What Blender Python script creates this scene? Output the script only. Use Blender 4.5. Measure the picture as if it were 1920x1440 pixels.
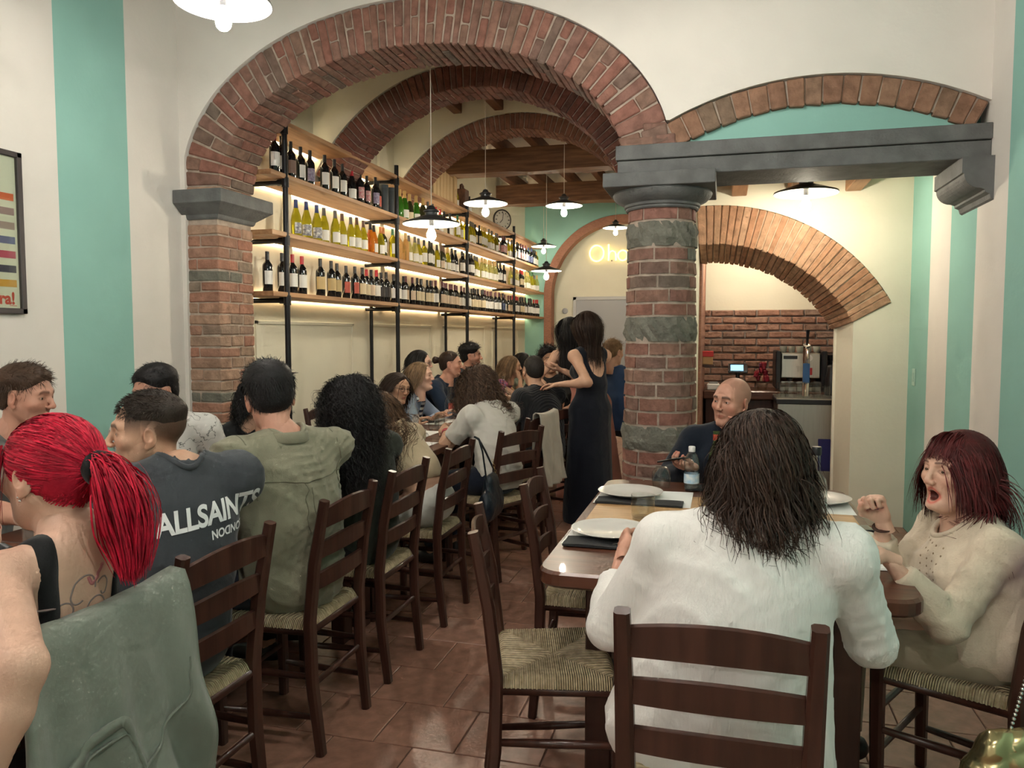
import bpy, bmesh, math, random
import numpy as np
from mathutils import Vector, Matrix, noise as mnoise
from mathutils.bvhtree import BVHTree

random.seed(7)
rng = np.random.default_rng(7)
scene = bpy.context.scene
for o in list(bpy.data.objects):
    bpy.data.objects.remove(o)
COL = scene.collection
PI = math.pi

# ------------------------------------------------------------------ camera
CAM_YAW, CAM_PITCH = math.radians(15.24), math.atan(93 / 1450)
cd = bpy.data.cameras.new('camera')
cd.sensor_width = 36.0
cd.lens = 36.0 * 1450 / 1920
cd.clip_start = 0.05
cam = bpy.data.objects.new('camera', cd)
COL.objects.link(cam)
cam.location = (0, 0, 1.42)
cam.rotation_euler = (PI / 2 - CAM_PITCH, 0, CAM_YAW)
scene.camera = cam

# ------------------------------------------------------------------ world, view
w = bpy.data.worlds.new('world')
scene.world = w
w.use_nodes = True
w.node_tree.nodes['Background'].inputs[0].default_value = (0.6, 0.62, 0.7, 1)
w.node_tree.nodes['Background'].inputs[1].default_value = 0.05
vs = scene.view_settings
vs.view_transform = 'Standard'
vs.look = 'None'
vs.exposure = 1.43
vs.gamma = 1.0
vs.use_curve_mapping = False
cy = scene.cycles
cy.max_bounces = 6
cy.diffuse_bounces = 3
cy.glossy_bounces = 3
cy.transmission_bounces = 6
cy.transparent_max_bounces = 10
cy.caustics_reflective = False
cy.caustics_refractive = False
cy.use_adaptive_sampling = True
cy.adaptive_threshold = 0.1
cy.adaptive_min_samples = 10
cy.sample_clamp_indirect = 6.0
cy.blur_glossy = 0.5
BULB = 170.0          # radiance of the pendant bulbs
LED = 6.0            # radiance of the shelf strips

# ------------------------------------------------------------------ materials
MATS = {}
def nn(nt, t, **kw):
    n = nt.nodes.new(t)
    for k, v in kw.items():
        setattr(n, k, v)
    return n

def mat(name, color, rough=0.6, metal=0.0, var=0.0, scale=8.0, bump=0.0, bscale=60.0, bdist=0.01, trans=0.0, ior=1.45, emit=0.0,
        coat=0.0, sheen=0.0, stretch=None, color2=None, randval=0.0, subsurf=0.0, detail=2.0, spec=0.5):
    """principled material: noise between color and color2 (or darker color), bump, optional per-object variation"""
    if name in MATS:
        return MATS[name]
    m = bpy.data.materials.new(name)
    m.use_nodes = True
    nt = m.node_tree
    b = nt.nodes['Principled BSDF']
    b.inputs['Roughness'].default_value = rough
    b.inputs['Metallic'].default_value = metal
    b.inputs['IOR'].default_value = ior
    b.inputs['Transmission Weight'].default_value = trans
    b.inputs['Coat Weight'].default_value = coat
    b.inputs['Sheen Weight'].default_value = sheen
    b.inputs['Specular IOR Level'].default_value = spec
    b.inputs['Subsurface Weight'].default_value = subsurf
    if subsurf:
        b.inputs['Subsurface Radius'].default_value = (0.012, 0.005, 0.003)
        b.inputs['Subsurface Scale'].default_value = 1.0
    c4 = (*color, 1)
    b.inputs['Base Color'].default_value = c4
    m.diffuse_color = c4
    co = None
    if var or bump or randval or color2:
        tc = nn(nt, 'ShaderNodeTexCoord')
        mp = nn(nt, 'ShaderNodeMapping')
        nt.links.new(tc.outputs['Object'], mp.inputs['Vector'])
        if stretch:
            mp.inputs['Scale'].default_value = stretch
        co = mp.outputs[0]
    out = None
    if var or color2:
        nz = nn(nt, 'ShaderNodeTexNoise')
        nz.inputs['Scale'].default_value = scale
        nz.inputs['Detail'].default_value = detail
        nt.links.new(co, nz.inputs['Vector'])
        rp = nn(nt, 'ShaderNodeValToRGB')
        c2 = color2 if color2 else tuple(c * (1 - var) for c in color)
        rp.color_ramp.elements[0].color = (*c2, 1)
        rp.color_ramp.elements[0].position = 0.33
        rp.color_ramp.elements[1].color = c4
        rp.color_ramp.elements[1].position = 0.67
        nt.links.new(nz.outputs[0], rp.inputs[0])
        out = rp.outputs[0]
    if randval:
        oi = nn(nt, 'ShaderNodeObjectInfo')
        hs = nn(nt, 'ShaderNodeHueSaturation')
        mr = nn(nt, 'ShaderNodeMapRange')
        mr.inputs['To Min'].default_value = 1 - randval
        mr.inputs['To Max'].default_value = 1 + randval
        nt.links.new(oi.outputs['Random'], mr.inputs['Value'])
        nt.links.new(mr.outputs[0], hs.inputs['Value'])
        if out:
            nt.links.new(out, hs.inputs['Color'])
        else:
            hs.inputs['Color'].default_value = c4
        out = hs.outputs[0]
    if out:
        nt.links.new(out, b.inputs['Base Color'])
    if bump:
        nb = nn(nt, 'ShaderNodeTexNoise')
        nb.inputs['Scale'].default_value = bscale
        nb.inputs['Detail'].default_value = 2
        nt.links.new(co, nb.inputs['Vector'])
        bp = nn(nt, 'ShaderNodeBump')
        bp.inputs['Strength'].default_value = bump
        bp.inputs['Distance'].default_value = bdist
        nt.links.new(nb.outputs[0], bp.inputs['Height'])
        nt.links.new(bp.outputs[0], b.inputs['Normal'])
    if emit:
        b.inputs['Emission Color'].default_value = c4
        b.inputs['Emission Strength'].default_value = emit
    MATS[name] = m
    return m

def brick_mat(name, cols, bump=0.6):
    """every brick object takes its own colour out of a ramp (by object random) with blotches of its own"""
    m = bpy.data.materials.new(name)
    m.use_nodes = True
    nt = m.node_tree
    b = nt.nodes['Principled BSDF']
    b.inputs['Roughness'].default_value = 0.85
    b.inputs['Specular IOR Level'].default_value = 0.25
    oi = nn(nt, 'ShaderNodeObjectInfo')
    rp = nn(nt, 'ShaderNodeValToRGB')
    rp.color_ramp.interpolation = 'LINEAR'
    while len(rp.color_ramp.elements) < len(cols):
        rp.color_ramp.elements.new(0.5)
    for i, c in enumerate(cols):
        rp.color_ramp.elements[i].position = i / (len(cols) - 1)
        rp.color_ramp.elements[i].color = (*c, 1)
    nt.links.new(oi.outputs['Random'], rp.inputs[0])
    tc = nn(nt, 'ShaderNodeTexCoord')
    nz = nn(nt, 'ShaderNodeTexNoise')
    nz.inputs['Scale'].default_value = 18
    nz.inputs['Detail'].default_value = 3
    nt.links.new(tc.outputs['Object'], nz.inputs['Vector'])
    mx = nn(nt, 'ShaderNodeMix', data_type='RGBA', blend_type='MULTIPLY')
    mx.inputs[0].default_value = 0.75
    rp2 = nn(nt, 'ShaderNodeValToRGB')
    rp2.color_ramp.elements[0].position = 0.3
    rp2.color_ramp.elements[0].color = (0.55, 0.53, 0.5, 1)
    rp2.color_ramp.elements[1].position = 0.7
    rp2.color_ramp.elements[1].color = (1.15, 1.12, 1.1, 1)
    nt.links.new(nz.outputs[0], rp2.inputs[0])
    nt.links.new(rp.outputs[0], mx.inputs[6])
    nt.links.new(rp2.outputs[0], mx.inputs[7])
    nt.links.new(mx.outputs[2], b.inputs['Base Color'])
    nb = nn(nt, 'ShaderNodeTexNoise')
    nb.inputs['Scale'].default_value = 45
    nb.inputs['Detail'].default_value = 3
    nt.links.new(tc.outputs['Object'], nb.inputs['Vector'])
    bp = nn(nt, 'ShaderNodeBump')
    bp.inputs['Strength'].default_value = bump
    bp.inputs['Distance'].default_value = 0.012
    nt.links.new(nb.outputs[0], bp.inputs['Height'])
    nt.links.new(bp.outputs[0], b.inputs['Normal'])
    return m

def wood(name, c1, c2, rough=0.4, axis='X', sc=1.0, coat=0.0, bump=0.08):
    """long grain along one object axis"""
    if name in MATS:
        return MATS[name]
    st = {'X': (1.2, 14, 14), 'Y': (14, 1.2, 14), 'Z': (14, 14, 1.2)}[axis]
    return mat(name, c1, rough=rough, color2=c2, scale=2.2 * sc, stretch=st, bump=bump, bscale=5 * sc, bdist=0.004, coat=coat, detail=4)

PLASTER = mat('plaster', (0.785, 0.745, 0.685), rough=0.9, var=0.05, scale=3, bump=0.12, bscale=35, spec=0.2)
CREAM = mat('plaster_cream', (0.80, 0.76, 0.62), rough=0.9, var=0.04, scale=3, bump=0.12, bscale=35, spec=0.2)
TEAL = mat('plaster_teal', (0.30, 0.545, 0.48), rough=0.88, var=0.05, scale=3, bump=0.1, bscale=35, spec=0.2)
MORTAR = mat('mortar', (0.48, 0.39, 0.32), rough=0.95, var=0.3, scale=14, bump=0.6, bscale=50, spec=0.15)
BRICK = brick_mat('old_brick', [(0.265, 0.125, 0.095), (0.285, 0.132, 0.102), (0.30, 0.155, 0.118), (0.25, 0.158, 0.12), (0.275, 0.135, 0.108), (0.17, 0.135, 0.11), (0.29, 0.145, 0.112)])
BRICK_DARK = brick_mat('umber_brick', [(0.20, 0.075, 0.055), (0.23, 0.095, 0.07), (0.16, 0.08, 0.065), (0.25, 0.11, 0.08)])
BRICK_ORANGE = brick_mat('orange_brick', [(0.46, 0.265, 0.16), (0.41, 0.215, 0.125), (0.50, 0.31, 0.20), (0.44, 0.265, 0.165)])
BRICK_PIER = brick_mat('pier_brick', [(0.42, 0.25, 0.175), (0.38, 0.185, 0.13), (0.35, 0.245, 0.18), (0.44, 0.285, 0.205), (0.28, 0.225, 0.175), (0.40, 0.205, 0.145)])  # pier tones lifted: lamp light put into the brick colour
BRICK_BAR = brick_mat('bar_brick', [(0.36, 0.195, 0.14), (0.39, 0.235, 0.175), (0.33, 0.19, 0.14), (0.28, 0.19, 0.15)])
STONE = mat('grey_sandstone', (0.155, 0.158, 0.155), rough=0.72, var=0.3, scale=9, bump=0.35, bscale=70, spec=0.4)
STONE_ROUGH = mat('rough_greenish_stone', (0.205, 0.20, 0.165), rough=0.9, var=0.3, scale=14, bump=0.7, bscale=55, bdist=0.012, spec=0.2)
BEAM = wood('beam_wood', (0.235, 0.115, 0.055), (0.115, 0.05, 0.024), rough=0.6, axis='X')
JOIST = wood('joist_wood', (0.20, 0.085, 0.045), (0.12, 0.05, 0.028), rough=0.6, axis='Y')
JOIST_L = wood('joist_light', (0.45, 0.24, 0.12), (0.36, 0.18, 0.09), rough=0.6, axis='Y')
CHAIRW = wood('chair_wood', (0.064, 0.024, 0.016), (0.036, 0.013, 0.009), rough=0.33, axis='Z', coat=0.15)
DARKW = wood('table_dark_wood', (0.12, 0.045, 0.025), (0.07, 0.026, 0.016), rough=0.3, axis='X', coat=0.1)
OAK = wood('table_oak', (0.56, 0.34, 0.16), (0.42, 0.24, 0.10), rough=0.35, axis='X')
SHELFW = wood('shelf_wood', (0.45, 0.255, 0.125), (0.30, 0.15, 0.07), rough=0.5, axis='Y')
BLACKM = mat('black_pipe_metal', (0.022, 0.022, 0.024), rough=0.42, metal=0.7, bump=0.1, bscale=90)
TILE = brick_mat('terracotta_tile', [(0.355, 0.185, 0.13), (0.395, 0.215, 0.155), (0.33, 0.172, 0.122), (0.375, 0.205, 0.15)], bump=0.12)
TILE.node_tree.nodes['Principled BSDF'].inputs['Roughness'].default_value = 0.33
TILE.node_tree.nodes['Principled BSDF'].inputs['Specular IOR Level'].default_value = 0.5
GROUT = mat('grout', (0.13, 0.07, 0.05), rough=0.9)
WHITE_ENAMEL = mat('white_enamel', (0.86, 0.85, 0.82), rough=0.25, coat=0.3)
DARK_ENAMEL = mat('charcoal_enamel', (0.03, 0.033, 0.036), rough=0.35, coat=0.2)
def thin_glass(name, tint=(.96, .97, .96), ior=1.45):
    """thin clear wall: mostly straight through, Fresnel gloss on top"""
    m = bpy.data.materials.new(name)
    m.use_nodes = True
    nt = m.node_tree
    nt.nodes.remove(nt.nodes['Principled BSDF'])
    t = nn(nt, 'ShaderNodeBsdfTransparent'); t.inputs[0].default_value = (*tint, 1)
    g = nn(nt, 'ShaderNodeBsdfGlossy'); g.inputs['Roughness'].default_value = .03
    lw = nn(nt, 'ShaderNodeLayerWeight'); lw.inputs[0].default_value = .5
    pw = nn(nt, 'ShaderNodeMath', operation='POWER'); pw.inputs[1].default_value = 3.5
    f = nn(nt, 'ShaderNodeMath', operation='MULTIPLY_ADD'); f.inputs[1].default_value = .75; f.inputs[2].default_value = .05
    nt.links.new(lw.outputs['Facing'], pw.inputs[0]); nt.links.new(pw.outputs[0], f.inputs[0])
    mx = nn(nt, 'ShaderNodeMixShader')
    nt.links.new(f.outputs[0], mx.inputs[0]); nt.links.new(t.outputs[0], mx.inputs[1]); nt.links.new(g.outputs[0], mx.inputs[2])
    nt.links.new(mx.outputs[0], nt.nodes['Material Output'].inputs[0])
    MATS[name] = m
    return m
GLASS = thin_glass('clear_glass', (.96, .975, .97))
STEEL = mat('brushed_steel', (0.55, 0.53, 0.48), rough=0.3, metal=1.0, var=0.1, stretch=(60, 60, 2), scale=2)
CHROME = mat('chrome', (0.8, 0.8, 0.8), rough=0.08, metal=1.0)
BLACKP = mat('black_plastic', (0.012, 0.012, 0.014), rough=0.35)
PAPER = mat('white_paper', (0.80, 0.80, 0.77), rough=0.8)

# ------------------------------------------------------------------ mesh helpers
def link(o, parent=None):
    COL.objects.link(o)
    if parent is not None:
        o.parent = parent
    return o

def tag(o, label=None, cat=None, group=None, kind=None):
    for k, v in (('label', label), ('category', cat), ('group', group), ('kind', kind)):
        if v:
            o[k] = v
    return o

def empty(name, loc=(0, 0, 0), rz=0.0, label=None, cat=None, group=None, kind=None):
    o = bpy.data.objects.new(name, None)
    o.empty_display_size = 0.1
    o.location = loc
    o.rotation_euler = (0, 0, rz)
    COL.objects.link(o)
    return tag(o, label, cat, group, kind)

def wloc(o):
    v = Vector((0, 0, 0))
    while o is not None:
        v += o.location
        o = o.parent
    return v

def copy_tree(o, parent=None):
    c = o.copy()
    COL.objects.link(c)
    c.parent = parent
    for ch in list(o.children):
        copy_tree(ch, c)
    return c

class MB:
    def __init__(s):
        s.v, s.f, s.m, s.n = [], [], [], 0
    def add(s, vs, fs, mi=0):
        s.v.append(np.asarray(vs, float).reshape(-1, 3))
        s.f.extend(tuple(i + s.n for i in f) for f in fs)
        s.m.extend([mi] * len(fs))
        s.n += len(s.v[-1])
        return s
    def box(s, x0, x1, y0, y1, z0, z1, mi=0):
        return s.add([(x, y, z) for x in (x0, x1) for y in (y0, y1) for z in (z0, z1)],
                     [(0, 1, 3, 2), (4, 6, 7, 5), (0, 4, 5, 1), (2, 3, 7, 6), (0, 2, 6, 4), (1, 5, 7, 3)], mi)
    def hexa(s, c, e=0.004, mi=0):
        """chamfered brick from 8 corners c[i][j][k] flattened as i*4+j*2+k, chamfer e in metres"""
        c = np.asarray(c, float).reshape(2, 2, 2, 3)
        L = [np.linalg.norm(c[1, 0, 0] - c[0, 0, 0]) + 1e-6, np.linalg.norm(c[0, 1, 0] - c[0, 0, 0]) + 1e-6, np.linalg.norm(c[0, 0, 1] - c[0, 0, 0]) + 1e-6]
        E = [min(0.3, e / l) for l in L]
        def tri(u, v, w_):
            r = 0
            for i in (0, 1):
                for j in (0, 1):
                    for k in (0, 1):
                        r = r + c[i, j, k] * ((u if i else 1 - u) * (v if j else 1 - v) * (w_ if k else 1 - w_))
            return r
        vs, idx = [], {}
        for i in (0, 1):
            for j in (0, 1):
                for k in (0, 1):
                    for a in range(3):
                        q = [i, j, k]
                        p = [(q[b] if b == a else (E[b] if q[b] == 0 else 1 - E[b])) for b in range(3)]
                        idx[(i, j, k, a)] = len(vs)
                        vs.append(tri(*p))
        fs = []
        for a in range(3):
            b, d = (a + 1) % 3, (a + 2) % 3
            for sgn in (0, 1):
                loop = []
                for (pb, pd) in ((0, 0), (1, 0), (1, 1), (0, 1)):
                    q = [0, 0, 0]
                    q[a], q[b], q[d] = sgn, pb, pd
                    loop.append(idx[(*q, a)])
                fs.append(tuple(loop if sgn else loop[::-1]))
        for a in range(3):                      # edges along axis a
            b, d = (a + 1) % 3, (a + 2) % 3
            for pb in (0, 1):
                for pd in (0, 1):
                    q0, q1 = [0, 0, 0], [0, 0, 0]
                    q0[b] = q1[b] = pb
                    q0[d] = q1[d] = pd
                    q1[a] = 1
                    lp = [idx[(*q0, b)], idx[(*q1, b)], idx[(*q1, d)], idx[(*q0, d)]]
                    fs.append(tuple(lp if pb == pd else lp[::-1]))
        for i in (0, 1):
            for j in (0, 1):
                for k in (0, 1):
                    lp = [idx[(i, j, k, 0)], idx[(i, j, k, 1)], idx[(i, j, k, 2)]]
                    fs.append(tuple(lp if (i + j + k) % 2 else lp[::-1]))
        return s.add(vs, fs, mi)
    def cbox(s, x0, x1, y0, y1, z0, z1, e=0.004, mi=0):
        return s.hexa([(x, y, z) for x in (x0, x1) for y in (y0, y1) for z in (z0, z1)], e, mi)
    def grid(s, P, cu=False, cv=False, mi=0, flip=False):
        P = np.asarray(P, float)
        nu, nv = P.shape[:2]
        fs = []
        for i in range(nu if cu else nu - 1):
            for j in range(nv if cv else nv - 1):
                q = (i * nv + j, ((i + 1) % nu) * nv + j, ((i + 1) % nu) * nv + (j + 1) % nv, i * nv + (j + 1) % nv)
                fs.append(q[::-1] if flip else q)
        return s.add(P.reshape(-1, 3), fs, mi)
    def tube(s, pts, r, n=8, mi=0, cap=True, w=None, up=None, sq=2.0):
        """swept section along pts; r half-width (scalar or list), w other half-width, sq superellipse power"""
        P = np.asarray(pts, float)
        k = len(P)
        r = np.broadcast_to(np.asarray(r, float), (k,))
        w_ = r if w is None else np.broadcast_to(np.asarray(w, float), (k,))
        T = np.gradient(P, axis=0)
        T /= np.linalg.norm(T, axis=1)[:, None] + 1e-12
        u = np.array(up if up is not None else ((0, 0, 1) if abs(T[0, 2]) < 0.9 else (1, 0, 0)), float)
        rings = []
        a = np.arange(n) / n * 2 * PI + (PI / n if n in (4, 8) else 0)
        ca, sa = np.cos(a), np.sin(a)
        ca = np.sign(ca) * np.abs(ca) ** (2 / sq)
        sa = np.sign(sa) * np.abs(sa) ** (2 / sq)
        for i in range(k):
            u = u - T[i] * (u @ T[i])
            u /= np.linalg.norm(u) + 1e-12
            b = np.cross(T[i], u)
            rings.append(P[i] + np.outer(ca * r[i], b) + np.outer(sa * w_[i], u))
        s.grid(rings, cv=True, mi=mi, flip=True)
        if cap:
            b0 = s.n - k * n
            s.f.append(tuple(b0 + j for j in range(n)))
            s.f.append(tuple(b0 + (k - 1) * n + j for j in range(n))[::-1])
            s.m += [mi, mi]
        return s
    def lathe(s, prof, n=24, c=(0, 0, 0), mi=0, axis=None):
        a = np.arange(n) / n * 2 * PI
        P = np.array([[(r * math.cos(t), r * math.sin(t), z) for t in a] for r, z in prof])
        if axis is not None:
            R = np.array(Vector((0, 0, 1)).rotation_difference(Vector(axis)).to_matrix())
            P = P @ R.T
        P = P + np.array(c, float)
        return s.grid(P, cv=True, mi=mi, flip=True)
    def build(s, name, mats, parent=None, local=False, smooth=False, loc=None, auto=None):
        me = bpy.data.meshes.new(name)
        V = np.concatenate(s.v) if s.v else np.zeros((0, 3))
        org = Vector(loc) if loc is not None else Vector((0, 0, 0))
        off = org if local else (org + (wloc(parent) if parent is not None else Vector((0, 0, 0))))
        if not local and (off.length > 0):
            V = V - np.array(off)
        me.from_pydata(V.tolist(), [], s.f)
        ms = mats if isinstance(mats, (list, tuple)) else [mats]
        for m in ms:
            me.materials.append(m)
        if len(ms) > 1:
            me.polygons.foreach_set('material_index', s.m)
        if smooth:
            me.polygons.foreach_set('use_smooth', [True] * len(me.polygons))
        me.update()
        if auto:
            try:
                me.set_sharp_from_angle(angle=math.radians(auto))
            except Exception:
                pass
        o = bpy.data.objects.new(name, me)
        if loc is not None:
            o.location = loc
        return link(o, parent)

def jit(c, a):
    return np.asarray(c, float) + rng.uniform(-a, a, (len(c), 3))

def brick(x0, x1, y0, y1, z0, z1, parent, m, j=0.004, e=0.006, name='brick'):
    c = [(x, y, z) for x in (x0, x1) for y in (y0, y1) for z in (z0, z1)]
    return MB().hexa(jit(c, j), e).build(name, m, parent)
# ================================================================== THE ROOM
XL, XR = -3.56, 1.302          # side walls of the front room
HXL, HXR = -3.52, -0.62        # hall behind the big arch
YF, YB = 4.53, 4.97            # the wall with the arches
YBAR = 6.18                    # wall with the bar opening
ZC, ZH, ZR = 4.15, 3.93, 2.56  # ceilings: front room, hall, bar passage
Y0, Y1 = -3.6, 14.5

def struct(o, label=None):
    o['kind'] = 'structure'
    if label:
        o['label'] = label
    return o

# ---- floor: each terracotta tile of the part in view is a piece of its own
floor = struct(MB().box(XL - .1, XR + .1, Y0 - .1, Y1 + .2, -0.06, -0.004).build('floor', GROUT), 'terracotta tile floor laid in a running bond')
far = MB()
ti = 0
T = 0.30
tile_meshes = []
for k in range(6):
    e = rng.uniform(-0.0006, 0.0006, 4)
    c = [(x * (T / 2 - .0025), y * (T / 2 - .0025), (-0.006 if z == 0 else e[(x > 0) * 2 + (y > 0)])) for x in (-1, 1) for y in (-1, 1) for z in (0, 1)]
    mb = MB().hexa(c, 0.0022)
    me = bpy.data.meshes.new('tile')
    me.from_pydata(np.concatenate(mb.v).tolist(), [], mb.f)
    me.materials.append(TILE)
    tile_meshes.append(me)
row = 0
y = Y0
while y < Y1:
    off = (row % 2) * T / 2
    x = XL - off
    while x < XR:
        cx, cy = x + T / 2, y + T / 2
        if 1.7 < cy < 6.4 and -1.95 < cx < 1.3:
            o = bpy.data.objects.new('tile', tile_meshes[ti % 6])
            o.location = (cx, cy, 0)
            o.rotation_euler = (0, 0, (ti * 7 % 4) * PI / 2)
            link(o, floor)
            ti += 1
        else:
            xa, xb = max(x, XL), min(x + T, XR)
            if xb - xa > .03:
                far.cbox(xa + .0025, xb - .0025, y + .0025, y + T - .0025, -0.006, 0, .0022)
        x += T
    y += T
    row += 1
far.build('tile_field', TILE, floor)['kind'] = 'stuff'

# ---- plain walls
def banded_wall(name, X, bands, z1, side, label):
    mb = MB()
    t = -0.2 if side < 0 else 0.2
    for ya, yb, mi in bands:
        mb.box(min(X, X + t), max(X, X + t), ya, yb, 0, z1, mi)
    return struct(mb.build(name, [PLASTER, TEAL, CREAM], None), label)

banded_wall('wall_left', XL, [(Y0, 2.5, 0), (2.5, 3.0, 0), (3.0, 3.525, 0), (3.525, 4.055, 1), (4.055, YF, 0)], ZC, -1, 'white plaster wall with one broad teal stripe')
banded_wall('wall_right', XR, [(Y0, 2.9, 1), (2.9, 3.4, 0), (3.4, 4.235, 1), (4.235, 4.70, 0), (4.70, 5.19, 1), (5.19, 5.65, 0), (5.65, YBAR, 1)], ZC, 1, 'plaster wall with broad teal and cream stripes')
struct(MB().box(XL - .2, XR + .2, Y0 - .2, Y0, 0, ZC).build('wall_back', PLASTER), 'plain white wall behind the viewer')
struct(MB().box(HXL - .2, HXL, YB - .05, Y1, 0, ZH + .3).build('wall_hall_left', CREAM), 'cream panelled wall behind the wine shelves')
struct(MB().box(HXR, HXR + .38, YBAR + .05, Y1, 0, ZH + .3).build('wall_hall_right', CREAM), 'cream hall wall hidden behind the column')
# raised frames of the panelling below the shelves
trim = struct(empty('trim_1', (HXL, 5, 0)), 'raised cream frames on the hall wall')
for k, (ya, yb) in enumerate([(5.3, 6.95), (7.35, 9.05), (9.5, 11.3), (11.7, 13.3)]):
    mb = MB()
    for (a, b, c, d) in ((ya, yb, 1.50, 1.53), (ya, yb, .25, .28), (ya, ya + .03, .25, 1.53), (yb - .03, yb, .25, 1.53)):
        mb.cbox(HXL - .005, HXL + .014, a, b, c, d, .004)
    mb.build('panel_frame', CREAM, trim)
# flat pilaster strips on the upper hall wall
for ya in (5.72, 7.55, 9.3):
    MB().cbox(HXL - .01, HXL + .03, ya, ya + .1, 1.7, ZH - .03, .004).build('pilaster_strip', CREAM, trim)

# ---- ceilings
struct(MB().box(XL - .2, XR + .2, Y0 - .2, YB, ZC, ZC + .12).build('ceiling', PLASTER), 'white plaster ceiling of the front room')
struct(MB().box(HXL - .2, HXR + .4, YB, Y1 + .3, ZH, ZH + .12).build('ceiling_hall', PLASTER), 'white hall ceiling between dark joists')
struct(MB().box(HXR - .02, XR + .2, YB, 8.3, ZR, ZR + .12).build('ceiling_passage', CREAM), 'low cream ceiling of the bar passage')

# ---- the ellipse and circle curves of the arches
class Curve:
    def __init__(s, cx, cz, a, b, t0, t1, n=600):
        t = np.linspace(t0, t1, n)
        s.p = np.stack([cx + a * np.cos(t), cz + b * np.sin(t)], 1)
        nv = np.stack([np.cos(t) / a, np.sin(t) / b], 1)
        s.nrm = nv / np.linalg.norm(nv, axis=1)[:, None]
        d = np.r_[0, np.cumsum(np.linalg.norm(np.diff(s.p, axis=0), axis=1))]
        s.L, s.d = d[-1], d
    def at(s, u, off=0.0):
        x = np.interp(u, s.d, s.p[:, 0]); z = np.interp(u, s.d, s.p[:, 1])
        nx = np.interp(u, s.d, s.nrm[:, 0]); nz = np.interp(u, s.d, s.nrm[:, 1])
        l = math.hypot(nx, nz)
        return np.array([x + nx / l * off, z + nz / l * off])
    def height(s, x, off):
        """z of the offset curve at x"""
        q = s.p + s.nrm * off
        i = np.argsort(q[:, 0])
        return np.interp(x, q[i, 0], q[i, 1])

def sweep_ring(curve, o0, o1, y0, y1, name, m, parent, n=90, splay=0.0):
    us = np.linspace(0, curve.L, n)
    P = []
    for u in us:
        a, b, c = curve.at(u, o0), curve.at(u, o1), curve.at(u, o0 - splay)
        P.append([(a[0], y0, a[1]), (b[0], y0, b[1]), (b[0], y1, b[1]), (c[0], y1, c[1])])
    mb = MB().grid(P, cv=True)
    mb.f.append((0, 1, 2, 3)); mb.f.append(tuple((n - 1) * 4 + i for i in (3, 2, 1, 0))); mb.m += [0, 0]
    return mb.build(name, m, parent)

def arch_bricks(curve, th, y0, y1, parent, m, spacing, radial, depth, gap=0.009, j=0.004, e=0.006, splay=0.0):
    """voussoirs: spacing(u/L) gives each course's thickness, radial(i) and depth(i) the splits of course i"""
    u, i = 0.0, 0
    while u < curve.L - 0.01:
        s = spacing(u / curve.L) * rng.uniform(.88, 1.12)
        u1 = min(curve.L, u + s)
        if curve.L - u1 < 0.025:
            u1 = curve.L
        a, b = u + gap / 2, u1 - gap / 2
        rs = radial(i)
        for q in range(len(rs) - 1):
            r0, r1 = th * rs[q] + (gap / 2 if q else 0), th * rs[q + 1] - (gap / 2 if q < len(rs) - 2 else 0)
            ds = depth(i + q)
            for p in range(len(ds) - 1):
                ya = y0 + (y1 - y0) * ds[p] + (gap / 2 if p else 0)
                yb = y0 + (y1 - y0) * ds[p + 1] - (gap / 2 if p < len(ds) - 2 else 0)
                pr = rng.uniform(-.004, .006)
                c = []
                for uu in (a, b):
                    for yy in (ya - (pr if p == 0 else 0), yb):
                        for r in (r0 + (rng.uniform(-.006, .004) if q == 0 else 0) - (splay if yy == yb else 0), r1):
                            xz = curve.at(uu, r)
                            c.append((xz[0], yy, xz[1]))
                MB().hexa(jit(c, j), e).build('brick', m, parent)
        u = u1
        i += 1

def strip_wall(name, m, x0, x1, zb, zt, y0, y1, label, n=160, breaks=()):
    """wall whose lower edge follows zb(x)"""
    xs = np.unique(np.r_[np.linspace(x0, x1, n), [b - 1e-4 for b in breaks], breaks])
    mb = MB()
    P = [[(x, y0, zb(x)), (x, y0, zt), (x, y1, zt), (x, y1, zb(x))] for x in xs]
    mb.grid(P, cv=True)
    k = len(xs)
    mb.f.append((0, 1, 2, 3)); mb.f.append(tuple((k - 1) * 4 + i for i in (3, 2, 1, 0))); mb.m += [0, 0]
    return struct(mb.build(name, m), label)

# ---- the great arch, the segmental arch beside it and the plaster above
A1 = Curve(-1.925, 2.42, 1.345, 0.78, PI, 0)
A1.nrm, TH1 = A1.nrm, 0.275
SEG_R, SEG_C = 1.635, (0.48, 1.03)
s_a0, s_a1 = math.acos((-0.30 - SEG_C[0]) / (SEG_R + .07)), math.acos(min(1, (1.295 - SEG_C[0]) / (SEG_R + .14)))
A2 = Curve(SEG_C[0], SEG_C[1], SEG_R, SEG_R, s_a0, s_a1)
TH2 = 0.145
def zb_front2(x):
    z1_ = A1.height(x, TH1 + .004) if -3.535 < x < -.28 else 0
    z2_ = A2.height(x, TH2 + .004) if x > -.36 else 0
    return float(max(z1_, z2_, 0)) if x > -3.535 else 0.0
strip_wall('wall_front', PLASTER, XL, XR, zb_front2, ZC, YF, YB, 'white plaster wall above the brick arches', 260, (-3.535, -.36, -.28))

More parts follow.
